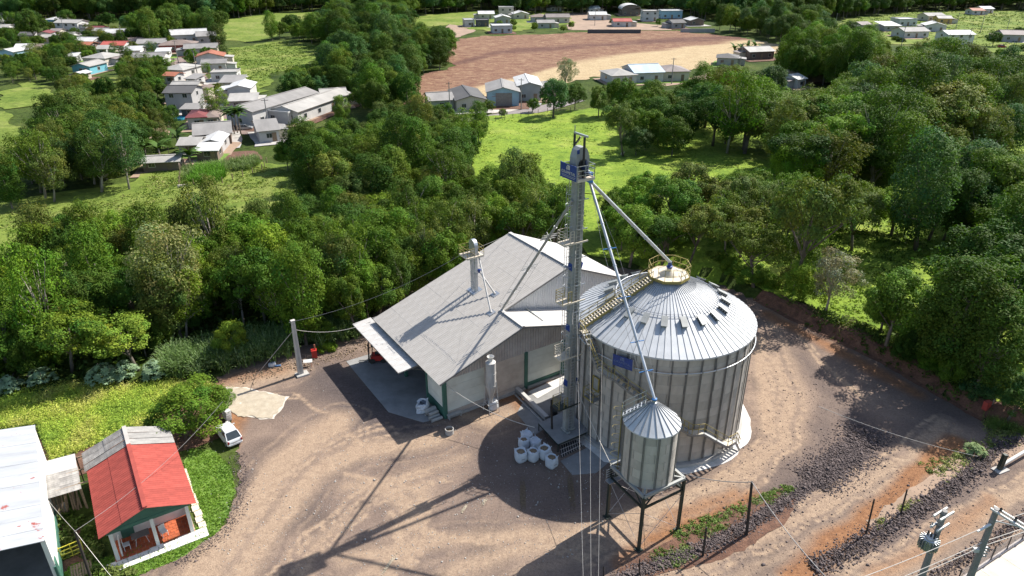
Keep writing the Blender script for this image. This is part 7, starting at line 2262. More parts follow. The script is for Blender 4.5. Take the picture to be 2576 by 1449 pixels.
# ---- groves, by the outline they fill
BELT = [(-60, 625), (0, 615), (70, 585), (95, 545), (200, 545), (350, 535), (450, 535), (640, 530), (700, 530), (850, 488), (1000, 478), (1110, 462), (1180, 440), (1290, 418), (1420, 440), (1430, 560), (1400, 585), (1340, 578), (1290, 560),
        (1150, 640), (1020, 710), (920, 760), (850, 765), (700, 745), (600, 745), (500, 740), (380, 755), (250, 765), (120, 800), (-60, 830)]
grove(BELT, 3.2, (1.9, 2.9), ['layered', 'layered', 'loose', 'loose', 'dense', 'tall'], ['mid', 'mid', 'dark', 'olive', 'bright', 'mid'],
      ((230, 'in the belt above the weedy plot'), (560, 'in the belt above the castor plants'), (900, 'in the belt behind cane and pole'), (1200, 'in the belt behind the barn roof'), (3000, 'in the belt behind the tower')),
      'trees of the wooded belt behind the barn', 1, 1.6, zs=(1.05, 1.45))
grove([(690, 330), (760, 300), (830, 322), (930, 285), (1000, 250), (1100, 262), (1180, 285), (1200, 335), (1175, 400), (1140, 435), (1190, 440), (1000, 490), (850, 495), (790, 460), (720, 420), (690, 385)], 4.2, (2.2, 3.7), ['dense', 'dense', 'tall', 'loose'], ['mid', 'dark', 'dark', 'olive', 'mid'],
      'of the dark wood below the school wings', 'trees of the wood below the school', 2)
F5 = [(100, 290), (160, 222), (215, 225), (240, 250), (305, 250), (330, 290), (370, 300), (375, 340), (350, 375), (345, 388), (250, 412), (110, 432), (0, 452), (-60, 460), (-60, 385), (40, 375), (60, 330)]
grove(F5, 4.6, (2.5, 4.1), ['dense', 'dense', 'loose', 'tall'], ['dark', 'mid', 'blue', 'olive', 'dark'], 'of the grove between village and long meadow', 'trees of the grove below the village', 3)
grove([(648, 240), (690, 195), (770, 158), (850, 120), (900, 95), (1000, 75), (1100, 70), (1180, 72), (1150, 105), (1110, 140), (1135, 160), (1080, 190), (1050, 215), (1020, 245), (960, 255), (880, 245), (800, 245), (690, 275)], 5.4, (2.8, 4.3), ['dense', 'dense', 'tall'], ['dark', 'mid', 'dark', 'blue'], 'of the wood between school and brown field', 'trees of the wood beside the brown field', 4)
grove([(855, 10), (1020, 10), (1030, 48), (1100, 68), (1000, 85), (900, 100), (858, 122), (780, 115), (705, 108), (650, 100), (605, 95), (612, 60), (690, 42), (760, 45), (830, 40)], 6.8, (3.2, 4.8), ['dense', 'tall'], ['dark', 'mid', 'blue'], 'of the far wood above the school', 'trees of the far wood above the school', 5)
grove([(345, 40), (430, 22), (560, 25), (556, 100), (540, 108), (470, 70), (420, 78), (390, 95), (345, 85)], 7.5, (3.6, 5.8), ['dense', 'tall'], ['dark', 'mid'], 'of the stand behind the big white sheds', 'trees behind the white sheds', 6)
grove([(1415, 232), (1440, 215), (1465, 200), (1530, 188), (1585, 205), (1640, 222), (1690, 222), (1740, 200), (1775, 225), (1735, 290), (1700, 350), (1650, 385), (1605, 385), (1590, 300), (1500, 290), (1430, 275)], 5.2, (2.7, 4.0), ['dense', 'dense', 'tall', 'loose'], ['dark', 'mid', 'dark', 'blue'], 'of the clump between pasture and hill road', 'trees of the clump under the hill road', 7)
F12 = [(1740, 190), (1850, 165), (1945, 178), (1990, 222), (2100, 225), (2150, 185), (2225, 165), (2300, 112), (2400, 110), (2470, 135), (2600, 150), (2600, 330), (2480, 350), (2450, 410), (2350, 415), (2290, 405), (2200, 410), (2120, 425), (2000, 425), (1950, 400), (1970, 370), (1960, 350), (1930, 310), (1850, 300), (1760, 285)]
grove(F12, 6.2, (3.6, 5.6), ['dense', 'tall', 'loose', 'dense', 'layered'], ['mid', 'dark', 'mid', 'olive', 'blue', 'bright'],
      ((1960, 'of the slope wood next to hill road'), (2210, 'of the slope wood below grey tiled house'), (2400, 'of the slope wood below round tree mass'), (3000, 'of the slope wood at the frame edge')),
      'trees of the broad wood beyond the pasture', 8, 1.2)
grove([(1690, 490), (1760, 470), (1860, 475), (1960, 475), (2030, 490), (2120, 485), (2240, 505), (2270, 560), (2220, 610), (2130, 590), (2060, 615), (1990, 635), (1920, 640), (1830, 650), (1750, 620), (1700, 580)], 4.6, (2.2, 3.7), ['loose', 'layered', 'dense', 'layered'], ['mid', 'bright', 'olive', 'mid'], 'of the open stand behind the big silo', 'trees of the open stand behind the silo', 9, 1.65, sil=False)
grove([(1500, 510), (1560, 450), (1640, 450), (1655, 490), (1640, 530), (1700, 600), (1650, 610), (1560, 590), (1500, 560)], 4.2, (2.0, 3.2), ['dense', 'layered'], ['mid', 'bright', 'dark'], 'between the tower pipes and lit pasture', 'trees behind the tower pipes', 10, 1.5, sil=False)
grove([(2290, 490), (2400, 450), (2620, 430), (2640, 940), (2560, 960), (2480, 930), (2400, 900), (2310, 850), (2255, 810), (2250, 780), (2310, 730), (2400, 700), (2420, 650), (2430, 560), (2400, 530)], 5.0, (2.9, 4.6), ['dense', 'dense', 'tall', 'layered'], ['dark', 'dark', 'mid', 'blue'],
      ((2420, 'shading the track bend above the bank'), (3000, 'of the tall stand above red nest box')), 'trees shading the bend of the track', 11, 1.5, sil=False, zs=(.9, 1.15))
grove([(1965, 112), (2010, 92), (2090, 74), (2190, 80), (2222, 118), (2212, 165), (2150, 180), (2050, 172), (1975, 155)], 4.6, (3.2, 4.3), ['dense', 'tall'], ['bright', 'mid', 'dark'], 'of the round mass above straw field', 'trees of the great round mass', 12, houses=False, zs=(1.0, 1.3))
# scattered trees among the houses
grove([(0, 60), (120, 50), (340, 60), (560, 115), (600, 190), (640, 300), (600, 350), (430, 400), (380, 300), (240, 240), (130, 210), (0, 230)], 5.0, (1.3, 2.7), ['dense', 'dense', 'loose'], ['mid', 'dark', 'dark', 'olive'], 'among the hillside village houses', 'garden trees of the hillside village', 13, keep=.8)
grove([(1130, 60), (1440, 40), (1780, 50), (1800, 72), (1480, 74), (1300, 82), (1150, 70)], 15, (1.2, 2.2), ['dense', 'bush'], ['mid', 'bright'], 'among houses above the field', 'garden trees above the field', 14, keep=.4, openk=False)
grove([(1810, 20), (2070, 20), (2085, 70), (1990, 92), (1890, 85), (1820, 70)], 8, (3.2, 4.8), ['dense', 'tall'], ['blue', 'mid', 'dark'], 'of the stand at the far field corner', 'trees at the far field corner', 15, basemax=112)
grove([(2200, 95), (2290, 85), (2400, 100), (2500, 75), (2600, 60), (2600, 140), (2460, 140), (2330, 125), (2240, 130)], 10, (1.6, 3.2), ['dense', 'bush'], ['mid', 'bright', 'dark'], 'among houses on the far hillside', 'garden trees on the far hillside', 16, keep=.6, openk=False)
# the far wood along the top is one mass
grove([(-60, -90), (2640, -90), (2640, 30), (2300, 34), (2200, 44), (2120, 46), (2060, 36), (1900, 24), (1700, 20), (1480, 14), (1270, 22), (1030, 36), (860, 32), (700, 38), (560, 48), (470, 42), (340, 44), (250, 40), (170, 38), (120, 38), (-60, 34)],
      9.0, (4.6, 6.8), ['dense'], ['dark', 'mid', 'blue'], '', '', 20, houses=False, openk=True, force_far=True, basemax=52)
grove([(-60, 20), (340, 36), (560, 44), (860, 28), (860, 60), (560, 60), (250, 60), (120, 50), (-60, 50)], 8, (3.5, 5.5), ['dense'], ['dark', 'mid', 'blue'], '', '', 24, force_far=True)
# understorey and edges of the belt
grove([(-60, 850), (150, 850), (330, 800), (560, 800), (720, 815), (850, 815), (900, 800), (860, 840), (700, 860), (560, 858), (430, 880), (300, 900), (130, 930), (-60, 960)], 3.2, (1.2, 2.0), ['bush', 'dense'], ['mid', 'bright', 'dark'], 'at the lit foot of the belt', 'shrubs at the foot of the wooded belt', 21, .8, sil=False, cat='shrub', name='shrub')
grove([(1780, 650), (1900, 640), (1990, 690), (2060, 700), (2000, 780), (1930, 750), (1850, 700), (1780, 690)], 3.0, (1.2, 2.0), ['bush', 'dense', 'loose'], ['mid', 'bright', 'olive'], 'on the bank just behind the silo', 'shrubs behind the silo', 22, .9, sil=False, cat='shrub', name='shrub')
grove([(2150, 780), (2260, 810), (2400, 900), (2500, 960), (2576, 960), (2640, 1000), (2600, 1050), (2480, 1020), (2330, 960), (2200, 890), (2150, 850)], 2.8, (1.2, 2.1), ['bush', 'dense'], ['dark', 'mid', 'blue'], 'along the earth bank by shaded track', 'shrubs along the shaded bank', 23, .8, sil=False, cat='shrub', name='shrub')
# single trees that stand out
tree_px(492, 1092, 3.25, 'dense', 'bright', 'round bright green shade tree between the red roofed house and the white car', zscale=.62)
tree_px(563, 1040, 1.15, 'dense', 'mid', 'small bushy tree squeezed between the shade tree and the grain sheet')
tree_px(1552, 396, 3.4, 'layered', 'olive', 'lone tall tree with a bare trunk in the lit pasture', zscale=1.35)
tree_px(1205, 362, 2.5, 'tall', 'dark', 'slim dark tree on a thin trunk at the edge of the shop pasture', zscale=1.2)
tree_px(1176, 417, 2.4, 'loose', 'brown', 'thin half bare tree at the lower edge of the shop pasture')
tree_px(1394, 294, 4.0, 'dense', 'blue', 'broad grey green tree beside the shop road bend')
tree_px(1264, 297, 1.0, 'dense', 'bright', 'tiny round clipped tree before the blue shop')
tree_px(1342, 283, 1.6, 'dense', 'mid', 'small round tree before the open white hall')
tree_px(1228, 286, 1.5, 'dense', 'olive', 'small tree at the corner of the dark weathered roof')
tree_px(1205, 300, 1.6, 'bush', 'bright', 'yellow green bush below the dark weathered roof')
tree_px(1424, 228, 3.4, 'loose', 'grey', 'pale airy tree at the lower edge of the straw field')
tree_px(862, 315, 2.3, 'tall', 'bright', 'vivid green egg shaped tree by the second school wing')
tree_px(549, 305, 3.0, 'loose', 'yellow', 'yellow green tree beside the dark two storey house')
tree_px(88, 108, 5.6, 'dense', 'dark', 'huge round dark tree on the far hillside', zscale=1.1)
tree_px(2075, 800, 2.9, 'loose', 'silver', 'silvery grey flowering bush on the bank edge behind the silo', zscale=.95)
tree_px(2000, 770, 3.9, 'layered', 'olive', 'leaning open tree with a dark bare trunk behind the silo', zscale=1.6)
tree_px(2345, 618, 3.6, 'layered', 'mid', 'flat topped forked tree alone in the lit strip on the shaded side', zscale=1.1)
tree_px(1905, 345, 4.4, 'loose', 'bright', 'airy bright tree alone in the pasture gap in the broad wood', zscale=1.1)
tree_px(210, 945, 3.5, 'layered', 'yellow', 'broad yellow green feathery tree in front of the wooded belt', zscale=.85)
tree_px(330, 935, 3.1, 'layered', 'yellow', 'second yellow green feathery tree next to the broad one', zscale=.8)
tree_px(140, 915, 2.9, 'loose', 'bright', 'tree with a tall white bare trunk at the dark foot of the belt', zscale=1.7)
tree_px(40, 930, 3.0, 'dense', 'mid', 'round green tree at the frame edge under the belt')
tree_px(465, 842, 3.4, 'loose', 'grey', 'pale grey feathery tree crown in the middle of the belt', zscale=1.45)
tree_px(553, 712, 3.8, 'loose', 'olive', 'tall open tree with visible branches at the meadow edge', zscale=1.4)
tree_px(2360, 425, 7.0, 'dense', 'olive', 'very large tree with golden tinted crown above the shaded slope', zscale=1.0)
tree_px(2095, 475, 5.2, 'layered', 'bright', 'bright spreading tree in front of the grey crowned trees', zscale=1.0)
tree_px(1975, 510, 4.0, 'dense', 'bright', 'light green round crowned tree beyond the open stand')
tree_px(822, 880, 1.0, 'bush', 'bright', 'young light green papaya like shrub by the red cabinet', name='shrub', cat='shrub')

NEAR_CAND.sort(key=lambda r: -r[0])
MAXT = 285
for rec in NEAR_CAND[:MAXT]:
    _, x, y, R, kind, c, lab, grp, cat_, nm_, zs = rec
    tree(x, y, R, kind, c, lab, grp, cat_, nm_, zs)
print('trees: near candidates', len(NEAR_CAND), 'far', len(FAR))
# look-alikes that share a label are told apart by their order across the view
same = {}
for o in bpy.data.objects:
    if o.get('category') in ('tree', 'shrub') and o.get('group'):
        same.setdefault(o['label'], []).append(o)
ORD = ['leftmost', 'second from left', 'third from left', 'fourth from left', 'fifth from left', 'sixth from left', 'seventh from left', 'eighth from left', 'ninth from left']
for lab, lst in same.items():
    if 1 < len(lst) <= 10:
        lst.sort(key=lambda o: proj(np.array([o.location.x, o.location.y, 5.0]))[0])
        for i, o in enumerate(lst):
            o['label'] = ('rightmost' if i == len(lst) - 1 else ORD[i]) + ' ' + lab
FAR += NEAR_CAND[MAXT:]
# everything beyond is one mass: points that each carry a crown, its size, turn and colour
kinds_c = bpy.data.collections.new('forest_kinds')
leaf_far, N, L, b = _nodes('forest_leaf')
ti = N.new('ShaderNodeAttribute'); ti.attribute_name = 'tint'
tc_ = N.new('ShaderNodeAttribute'); tc_.attribute_name = 'tree_colour'; tc_.attribute_type = 'INSTANCER'
c = _mix(N, L, 1.0, tc_.outputs['Color'], ti.outputs['Color'], 'MULTIPLY')
L.new(c, b.inputs['Base Color']); b.inputs['Roughness'].default_value = .65; b.inputs['Specular IOR Level'].default_value = .1
tr = N.new('ShaderNodeBsdfTranslucent'); L.new(_mix(N, L, 1.0, c, (1.25, 1.35, .55), 'MULTIPLY'), tr.inputs['Color'])
ms = N.new('ShaderNodeMixShader'); ms.inputs[0].default_value = .22
L.new(b.outputs[0], ms.inputs[1]); L.new(tr.outputs[0], ms.inputs[2])
L.new(ms.outputs[0], [n for n in N if n.type == 'OUTPUT_MATERIAL'][0].inputs[0])
slot = {}
for key in ('dense', 'tall', 'loose', 'layered', 'bush'):
    slot[key] = []
    for cm, tmh in CROWNS[key][0]:
        me = cm.copy(); me.name = 'forest_crown'; me.materials[0] = leaf_far
        slot[key].append(len(kinds_c.objects))
        kinds_c.objects.link(bpy.data.objects.new('forest_crown_%03d' % len(kinds_c.objects), me))
n = len(FAR)
far_co = np.array([(r[1], r[2], 0.0) for r in FAR], np.float32)
sx_ = rng.uniform(.82, 1.2, n)
far_sc = np.array([(r[3], r[3], r[3] * r[-1]) for r in FAR], np.float32); far_sc[:, 0] *= sx_; far_sc[:, 1] /= sx_
far_ro = np.stack([0 * sx_, 0 * sx_, rng.uniform(0, 6.283, n)], 1).astype(np.float32)
far_pk = np.array([slot[r[4]][i % len(slot[r[4]])] for i, r in enumerate(FAR)], np.int32)
far_cl = np.ones((n, 4), np.float32)
far_cl[:, :3] = np.array([GC[r[5]] for r in FAR]) * rng.uniform(.72, 1.22, (n, 1)) * np.stack([rng.uniform(.86, 1.2, n), np.ones(n), rng.uniform(.8, 1.2, n)], 1)
me = bpy.data.meshes.new('distant_forest')
me.from_pydata([tuple(map(float, p)) for p in far_co], [], [])
for nm_, ty, arr, fld in (('tree_scale', 'FLOAT_VECTOR', far_sc, 'vector'), ('tree_turn', 'FLOAT_VECTOR', far_ro, 'vector'), ('tree_kind', 'INT', far_pk, 'value'), ('tree_colour', 'FLOAT_COLOR', far_cl, 'color')):
    me.attributes.new(nm_, ty, 'POINT').data.foreach_set(fld, arr.ravel())
fo = put('distant_forest', me)
ng = bpy.data.node_groups.new('plant_forest', 'GeometryNodeTree')
ng.interface.new_socket('Geometry', in_out='INPUT', socket_type='NodeSocketGeometry')
ng.interface.new_socket('Geometry', in_out='OUTPUT', socket_type='NodeSocketGeometry')
gi, go = ng.nodes.new('NodeGroupInput'), ng.nodes.new('NodeGroupOutput')
ci = ng.nodes.new('GeometryNodeCollectionInfo'); ci.inputs['Collection'].default_value = kinds_c
ci.inputs['Separate Children'].default_value = True; ci.inputs['Reset Children'].default_value = True
ip = ng.nodes.new('GeometryNodeInstanceOnPoints'); ip.inputs['Pick Instance'].default_value = True
def named(nm_, ty):
    a = ng.nodes.new('GeometryNodeInputNamedAttribute'); a.data_type = ty; a.inputs['Name'].default_value = nm_
    return a.outputs['Attribute']
ng.links.new(gi.outputs[0], ip.inputs['Points']); ng.links.new(ci.outputs[0], ip.inputs['Instance'])
ng.links.new(named('tree_kind', 'INT'), ip.inputs['Instance Index'])
er = ng.nodes.new('FunctionNodeEulerToRotation'); ng.links.new(named('tree_turn', 'FLOAT_VECTOR'), er.inputs[0])
ng.links.new(er.outputs[0], ip.inputs['Rotation'])
ng.links.new(named('tree_scale', 'FLOAT_VECTOR'), ip.inputs['Scale'])
ng.links.new(ip.outputs[0], go.inputs[0])
fo.modifiers.new('planting', 'NODES').node_group = ng
fo['kind'] = 'stuff'
fo['label'] = 'dark green woodland and garden trees filling the far slopes round the village'
tr_ = MB()
for rec in FAR:
    _, x, y, R, kind, c, *_r = rec
    if kind != 'bush':
        tr_.tube((x, y, 0), (x, y, CROWNS[kind][1] * R * rec[-1]), .05 * R, .03 * R, 5, False)
ft = tr_.build('trunks', MT['bark'], fo, local=True); ft['kind'] = 'stuff'
# ================================================================== low growth
def scatter(name, pts, h, leaf, per, base, spread, seed, label=None, var=.25, up=.5, tz=True, hvar=.5, patch=2.2):
    """a mass of leaves over ground points: nobody could count these"""
    r = np.random.default_rng(seed)
    pts = np.asarray(pts); n = len(pts)
    hh = h * r.uniform(1 - hvar, 1 + hvar, n)
    idx = np.repeat(np.arange(n), per)
    m = len(idx)
    z = TZ(pts[:, 0], pts[:, 1]) if tz else np.zeros(n)
    d = unit(r.normal(size=(m, 3)) * np.array([1, 1, .7]) + np.array([0, 0, .5])); d[:, 2] = np.abs(d[:, 2])
    C = np.stack([pts[idx, 0], pts[idx, 1], z[idx]], 1) + d * np.stack([np.full(m, spread), np.full(m, spread), hh[idx]], 1) * r.uniform(.35, 1, m)[:, None]
    nrm = unit(d * .4 + np.array([0, 0, up]) + r.normal(scale=.5, size=(m, 3)))
    A, B_ = leaf_frames(r, nrm, leaf * r.uniform(.6, 1.4, m))
    pn = .5 + .5 * vnoise(pts[:, 0], pts[:, 1], patch, seed)
    hh = hh * (.55 + .9 * (.5 + .5 * vnoise(pts[:, 0], pts[:, 1], patch * .7, seed + 3)))
    bc = np.asarray(base)[np.clip(((pn * .75 + r.random(n) * .35) * len(base)).astype(int), 0, len(base) - 1)] * r.uniform(1 - var, 1 + var, (n, 1))
    T = bc[idx] * r.uniform(.7, 1.3, (m, 1))
    o = put(name, quads_mesh(name, C, A, B_, T, MT['leaf']))
    o['kind'] = 'stuff'
    if label:
        o['label'] = label
    return o
def fill(poly, n, seed, avoid=()):
    r = np.random.default_rng(seed)
    p = np.array(poly); x0, y0 = p.min(0); x1, y1 = p.max(0)
    out = []
    while len(out) < n:
        x = r.uniform(x0, x1, n * 2); y = r.uniform(y0, y1, n * 2)
        k = inside(x, y, poly)
        for a in avoid:
            k &= ~inside(x, y, a)
        out += list(np.stack([x[k], y[k]], 1))
        if not k.any():
            break
    return np.array(out[:n])
WEED = gpoly([(-60, 1030), (60, 985), (200, 965), (330, 972), (420, 960), (520, 965), (560, 985), (470, 1010), (410, 1035), (390, 1080), (330, 1075), (225, 1125), (130, 1165), (105, 1100), (96, 1066), (-60, 1090)])
sheet('weed_ground', WEED, .02, MT['lawn'], .6, .05, .3, tz=False)
scatter('weeds', fill(WEED, 8200, 1), .62, .055, 13, [(.22, .32, .045), (.30, .42, .06), (.38, .46, .07), (.45, .47, .10), (.48, .46, .14)], .26, 2, 'tangled yellow green weeds covering the plot behind the red roofed house', up=.8, hvar=.7)
scatter('undergrowth', fill(gpoly([(-60, 1000), (-60, 640), (560, 530), (1200, 460), (1440, 470), (1440, 620), (1290, 590), (930, 800), (880, 850), (560, 880), (200, 980)]), 2600, 3), 1.3, .30, 9, [(.06, .11, .02), (.09, .14, .024), (.045, .08, .018)], .9, 4, 'dark undergrowth on the floor of the wooded belt')
scatter('undergrowth', fill(gpoly([(1690, 500), (2250, 480), (2620, 480), (2620, 1060), (2480, 1020), (2330, 950), (2210, 880), (2190, 700), (2050, 640), (1800, 690)]), 1500, 5, OPEN), .9, .24, 9, [(.08, .14, .022), (.11, .17, .026), (.06, .10, .02)], .8, 6, 'undergrowth below the open trees behind the silo')
def near_line(line, half, n, seed):
    r = np.random.default_rng(seed); pts = np.array([P(*q)[:2] for q in line])
    seg = np.hypot(*(pts[1:] - pts[:-1]).T); i = r.choice(len(seg), n, p=seg / seg.sum()); t = r.random(n)
    q = pts[i] + (pts[i + 1] - pts[i]) * t[:, None]
    dv_ = (pts[i + 1] - pts[i]) / seg[i][:, None]
    return q + np.stack([-dv_[:, 1], dv_[:, 0]], 1) * (r.normal(size=n) * half * .5)[:, None]
scatter('verge_plants', np.concatenate([near_line([(1650, 1415), (1740, 1385)], .9, 80, 7), near_line([(1700, 1350), (1800, 1305), (1880, 1275)], .6, 100, 8), near_line([(1890, 1265), (1960, 1240), (2000, 1232)], .6, 70, 9), near_line([(1745, 1345), (1830, 1322)], .6, 30, 10)]),
        .22, .075, 20, [(.15, .215, .06), (.12, .18, .04), (.22, .26, .11)], .30, 11, 'clumps of low green weeds on the red verge', tz=False)
scatter('verge_plants', np.concatenate([near_line([(2340, 1190), (2420, 1150), (2500, 1110), (2580, 1075)], 1.1, 170, 12), near_line([(2480, 1060), (2560, 1090)], 1.6, 160, 13), near_line([(2200, 1330), (2300, 1260)], .4, 25, 14)]),
        .30, .085, 16, [(.15, .21, .05), (.22, .24, .08), (.12, .17, .04)], .36, 15, 'weeds and rough grass along the far roadside')
scatter('bank_plants', near_line([(1990, 792), (2110, 850), (2220, 900), (2350, 975), (2470, 1045)], 1.4, 420, 16) + np.array([.6, 1.2]), .6, .14, 16, [(.05, .085, .016), (.075, .12, .02), (.12, .13, .04)], .45, 17, 'weeds hanging over the edge of the red earth bank')
scatter('plot_plants', np.concatenate([near_line([(165, 1290), (175, 1400)], .8, 90, 18), near_line([(215, 1330), (245, 1410)], .5, 70, 19), near_line([(230, 1440), (330, 1449)], .6, 70, 20)]), .45, .12, 20, [(.10, .16, .028), (.14, .175, .045), (.07, .115, .02)], .35, 21, 'unkempt green growth between warehouse and red roofed house', tz=False)
lawn_pts = fill(LAWN, 5200, 22)
scatter('lawn_blades', lawn_pts, .09, .055, 7, [(.12, .225, .026), (.16, .27, .034), (.09, .18, .022)], .12, 23, 'short lawn grass in front of the porch', up=.15, tz=False)
pp_ = fill(gpoly([(1180, 440), (1215, 330), (1240, 296), (1425, 285), (1590, 300), (1760, 330), (1900, 400), (1950, 470), (1700, 560), (1480, 470)]), 7000, 24)
scatter('pasture_tufts', pp_, .14, .20, 4, [(.16, .235, .034), (.21, .265, .05), (.13, .20, .03), (.26, .28, .08)], .45, 25, 'tufted grass of the lit pasture', up=.35)
scatter('pasture_tufts', fill(gpoly([(1930, 640), (2060, 600), (2200, 600), (2300, 520), (2400, 540), (2300, 700), (2200, 830), (2120, 850), (2060, 780)]), 3000, 26), .22, .16, 5, [(.16, .235, .03), (.13, .20, .026), (.20, .25, .05)], .4, 27, 'tufted grass of the pasture strip at the bank', up=.35)
mp_ = fill(gpoly([(-60, 600), (-60, 545), (150, 520), (330, 490), (380, 440), (460, 420), (660, 420), (820, 445), (820, 480), (600, 510), (250, 570)]), 6500, 28)
scatter('meadow_tufts', mp_, .2, .22, 4, [(.11, .17, .03), (.18, .23, .05), (.25, .26, .085)], .5, 29, 'dry tufted grass of the long meadow', up=.35)
gp_ = fill(gpoly([(575, 235), (580, 125), (720, 105), (840, 125), (690, 190), (640, 235)]), 1500, 30)
scatter('meadow_tufts', gp_, .35, .28, 7, [(.07, .12, .022), (.11, .17, .03), (.16, .20, .05)], 1.0, 31, 'rough grass of the meadow behind the village street', up=.35)
scatter('meadow_tufts', fill(gpoly([(2070, 75), (2150, 45), (2330, 28), (2650, 30), (2650, 125), (2500, 118), (2300, 95), (2150, 95)]), 1400, 32), .5, .42, 8, [(.12, .17, .05), (.16, .20, .065), (.08, .13, .035)], 1.8, 33, 'rough green meadow on the far hillside', up=.35)

# ---- tall cane: long arching blades
def cane(name, pts, h, w, n_b, cols, seed, label):
    r = np.random.default_rng(seed)
    Cc, Aa, Bb, Tt = [], [], [], []
    n = len(pts)
    for s in range(4):
        pass
    idx = np.repeat(np.arange(n), n_b); m = len(idx)
    az = r.uniform(0, 6.28, m); L_ = h * r.uniform(.65, 1.15, m); bend = r.uniform(.25, .9, m)
    base = pts[idx] + r.normal(scale=.18, size=(m, 2))
    col = np.asarray(cols)[r.integers(0, len(cols), m)] * r.uniform(.75, 1.25, (m, 1))
    dirv = np.stack([np.cos(az), np.sin(az)], 1)
    def at(t):
        rr_ = bend * t * t * L_ * .75
        zz = L_ * (t - .38 * bend * t ** 3)
        return np.concatenate([base + dirv * rr_[:, None], zz[:, None]], 1)
    ts = [.12, .42, .68, .88, 1.02]
    side = np.stack([-dirv[:, 1], dirv[:, 0], 0 * az], 1)
    for t0, t1 in zip(ts[:-1], ts[1:]):
        a, b_ = at(t0), at(t1)
        Cc.append((a + b_) / 2); Aa.append((b_ - a) * .55); Bb.append(side * (w * (1.15 - t1 * .75)))
        Tt.append(col * (.8 + .3 * t1))
    o = put(name, quads_mesh(name, np.concatenate(Cc), np.concatenate(Aa), np.concatenate(Bb), np.concatenate(Tt), MT['leaf']))
    o['kind'] = 'stuff'; o['label'] = label
    return o
cane('tall_cane', np.concatenate([near_line([(415, 945), (520, 925), (640, 900), (735, 875)], 1.9, 260, 40), near_line([(430, 920), (560, 895), (740, 862), (860, 845), (900, 838)], 1.9, 300, 41)]), 2.5, .075, 20, [(.15, .22, .075), (.11, .185, .045), (.20, .27, .12), (.08, .14, .04)], 42, 'thick hedge of tall arching green cane along the edge of the gravel')
cane('maize_plot', fill(gpoly([(470, 465), (500, 430), (560, 425), (568, 448), (540, 466)]), 330, 43), 1.9, .09, 9, [(.11, .24, .025), (.09, .20, .02)], 44, 'dense vivid green maize in the corner of the cane plot')
cane('young_cane_plot', fill(gpoly([(458, 428), (560, 412), (650, 398), (655, 412), (640, 428), (575, 435), (500, 440), (465, 455)]), 520, 45), 1.5, .08, 8, [(.15, .215, .075), (.12, .19, .05), (.19, .24, .10)], 46, 'pale green young cane in rows on the fenced plot')
cane('bank_grass', near_line([(2480, 1065), (2576, 1085), (2620, 1090)], 1.2, 120, 47), .9, .03, 14, [(.10, .17, .03), (.14, .20, .05)], 48, 'fresh long grass below the nest box at the track edge')

# ---- plants with big separate leaves
def big_leaf(shape='castor'):
    if shape == 'castor':
        n = 14; v = [(0, 0, 0)]
        for k in range(n):
            a = -2.7 + 5.4 * k / (n - 1); rr = 1.0 if k % 2 else .55
            v.append((rr * math.cos(a), rr * math.sin(a), -.18 * rr))
        return v, [(0, k, k + 1) for k in range(1, n)]
    v = []
    for k in range(6):
        t = k / 5; w = .17 * math.sin(math.pi * min(.98, .08 + t * .92)) ** .6
        v += [(t, -w, .42 * t - .75 * t * t), (t, w, .42 * t - .75 * t * t)]
    return v, [(2 * k, 2 * k + 2, 2 * k + 3, 2 * k + 1) for k in range(5)]
def plant_mesh(shape, nl, size, h, spread, seed, name='leaves'):
    r = random.Random(seed); mb = MB(); lv, lf = big_leaf(shape)
    for i in range(nl):
        a = r.uniform(0, 6.28)
        if shape == 'castor':
            rad_ = spread * math.sqrt(r.random()); z = h * (1 - .5 * (rad_ / spread) ** 2) * r.uniform(.6, 1.05)
            M = Matrix.Translation((rad_ * math.cos(a), rad_ * math.sin(a), z)) @ Matrix.Rotation(a, 4, 'Z') @ Matrix.Rotation(r.uniform(-.1, .75), 4, 'Y') @ Matrix.Rotation(r.uniform(-.3, .3), 4, 'X')
        else:
            M = Matrix.Translation((0, 0, h * r.uniform(.75, 1))) @ Matrix.Rotation(a, 4, 'Z') @ Matrix.Rotation(-r.uniform(.1, .9), 4, 'Y')
        s = size * r.uniform(.7, 1.2)
        mb.add([M @ (Vector(q) * s) for q in lv], lf)
    me = mb.mesh(name, MT['leaf'])
    ca = me.color_attributes.new('tint', 'FLOAT_COLOR', 'POINT')
    nv = len(lv); col = np.ones((len(me.vertices), 4), np.float32)
    t = np.repeat(np.random.default_rng(seed).uniform(.75, 1.3, nl), nv)
    col[:, :3] = t[:, None]
    ca.data.foreach_set('color', col.ravel())
    return me
def stalks_mesh(h, spread, n, r_, seed, m):
    rr = random.Random(seed); mb = MB()
    for k in range(n):
        a = rr.uniform(0, 6.28); q = spread * rr.random()
        mb.path([(0, 0, -.05), (q * .4 * math.cos(a), q * .4 * math.sin(a), h * .6), (q * math.cos(a), q * math.sin(a), h * .95)], [r_, r_ * .8, r_ * .5], 5)
    return mb.mesh('stem', m, True)
cas = [plant_mesh('castor', 70, .36, 1.7, 1.15, 60 + i) for i in range(3)]
cst = [stalks_mesh(1.6, 1.0, 7, .035, 70 + i, MT['bark']) for i in range(3)]
def leafy(px, py, meshes, stems, scale, col, label, name, cat='plant', group=None):
    t = thing(name, label, cat, V(px, py), random.uniform(0, 6.28), group)
    t.scale = (scale,) * 3
    i = random.randrange(len(meshes))
    o = put('leaves', meshes[i], t); o.color = (*col, 1)
    put('stem', stems[i], t)
    return t
CC = (.20, .285, .165)
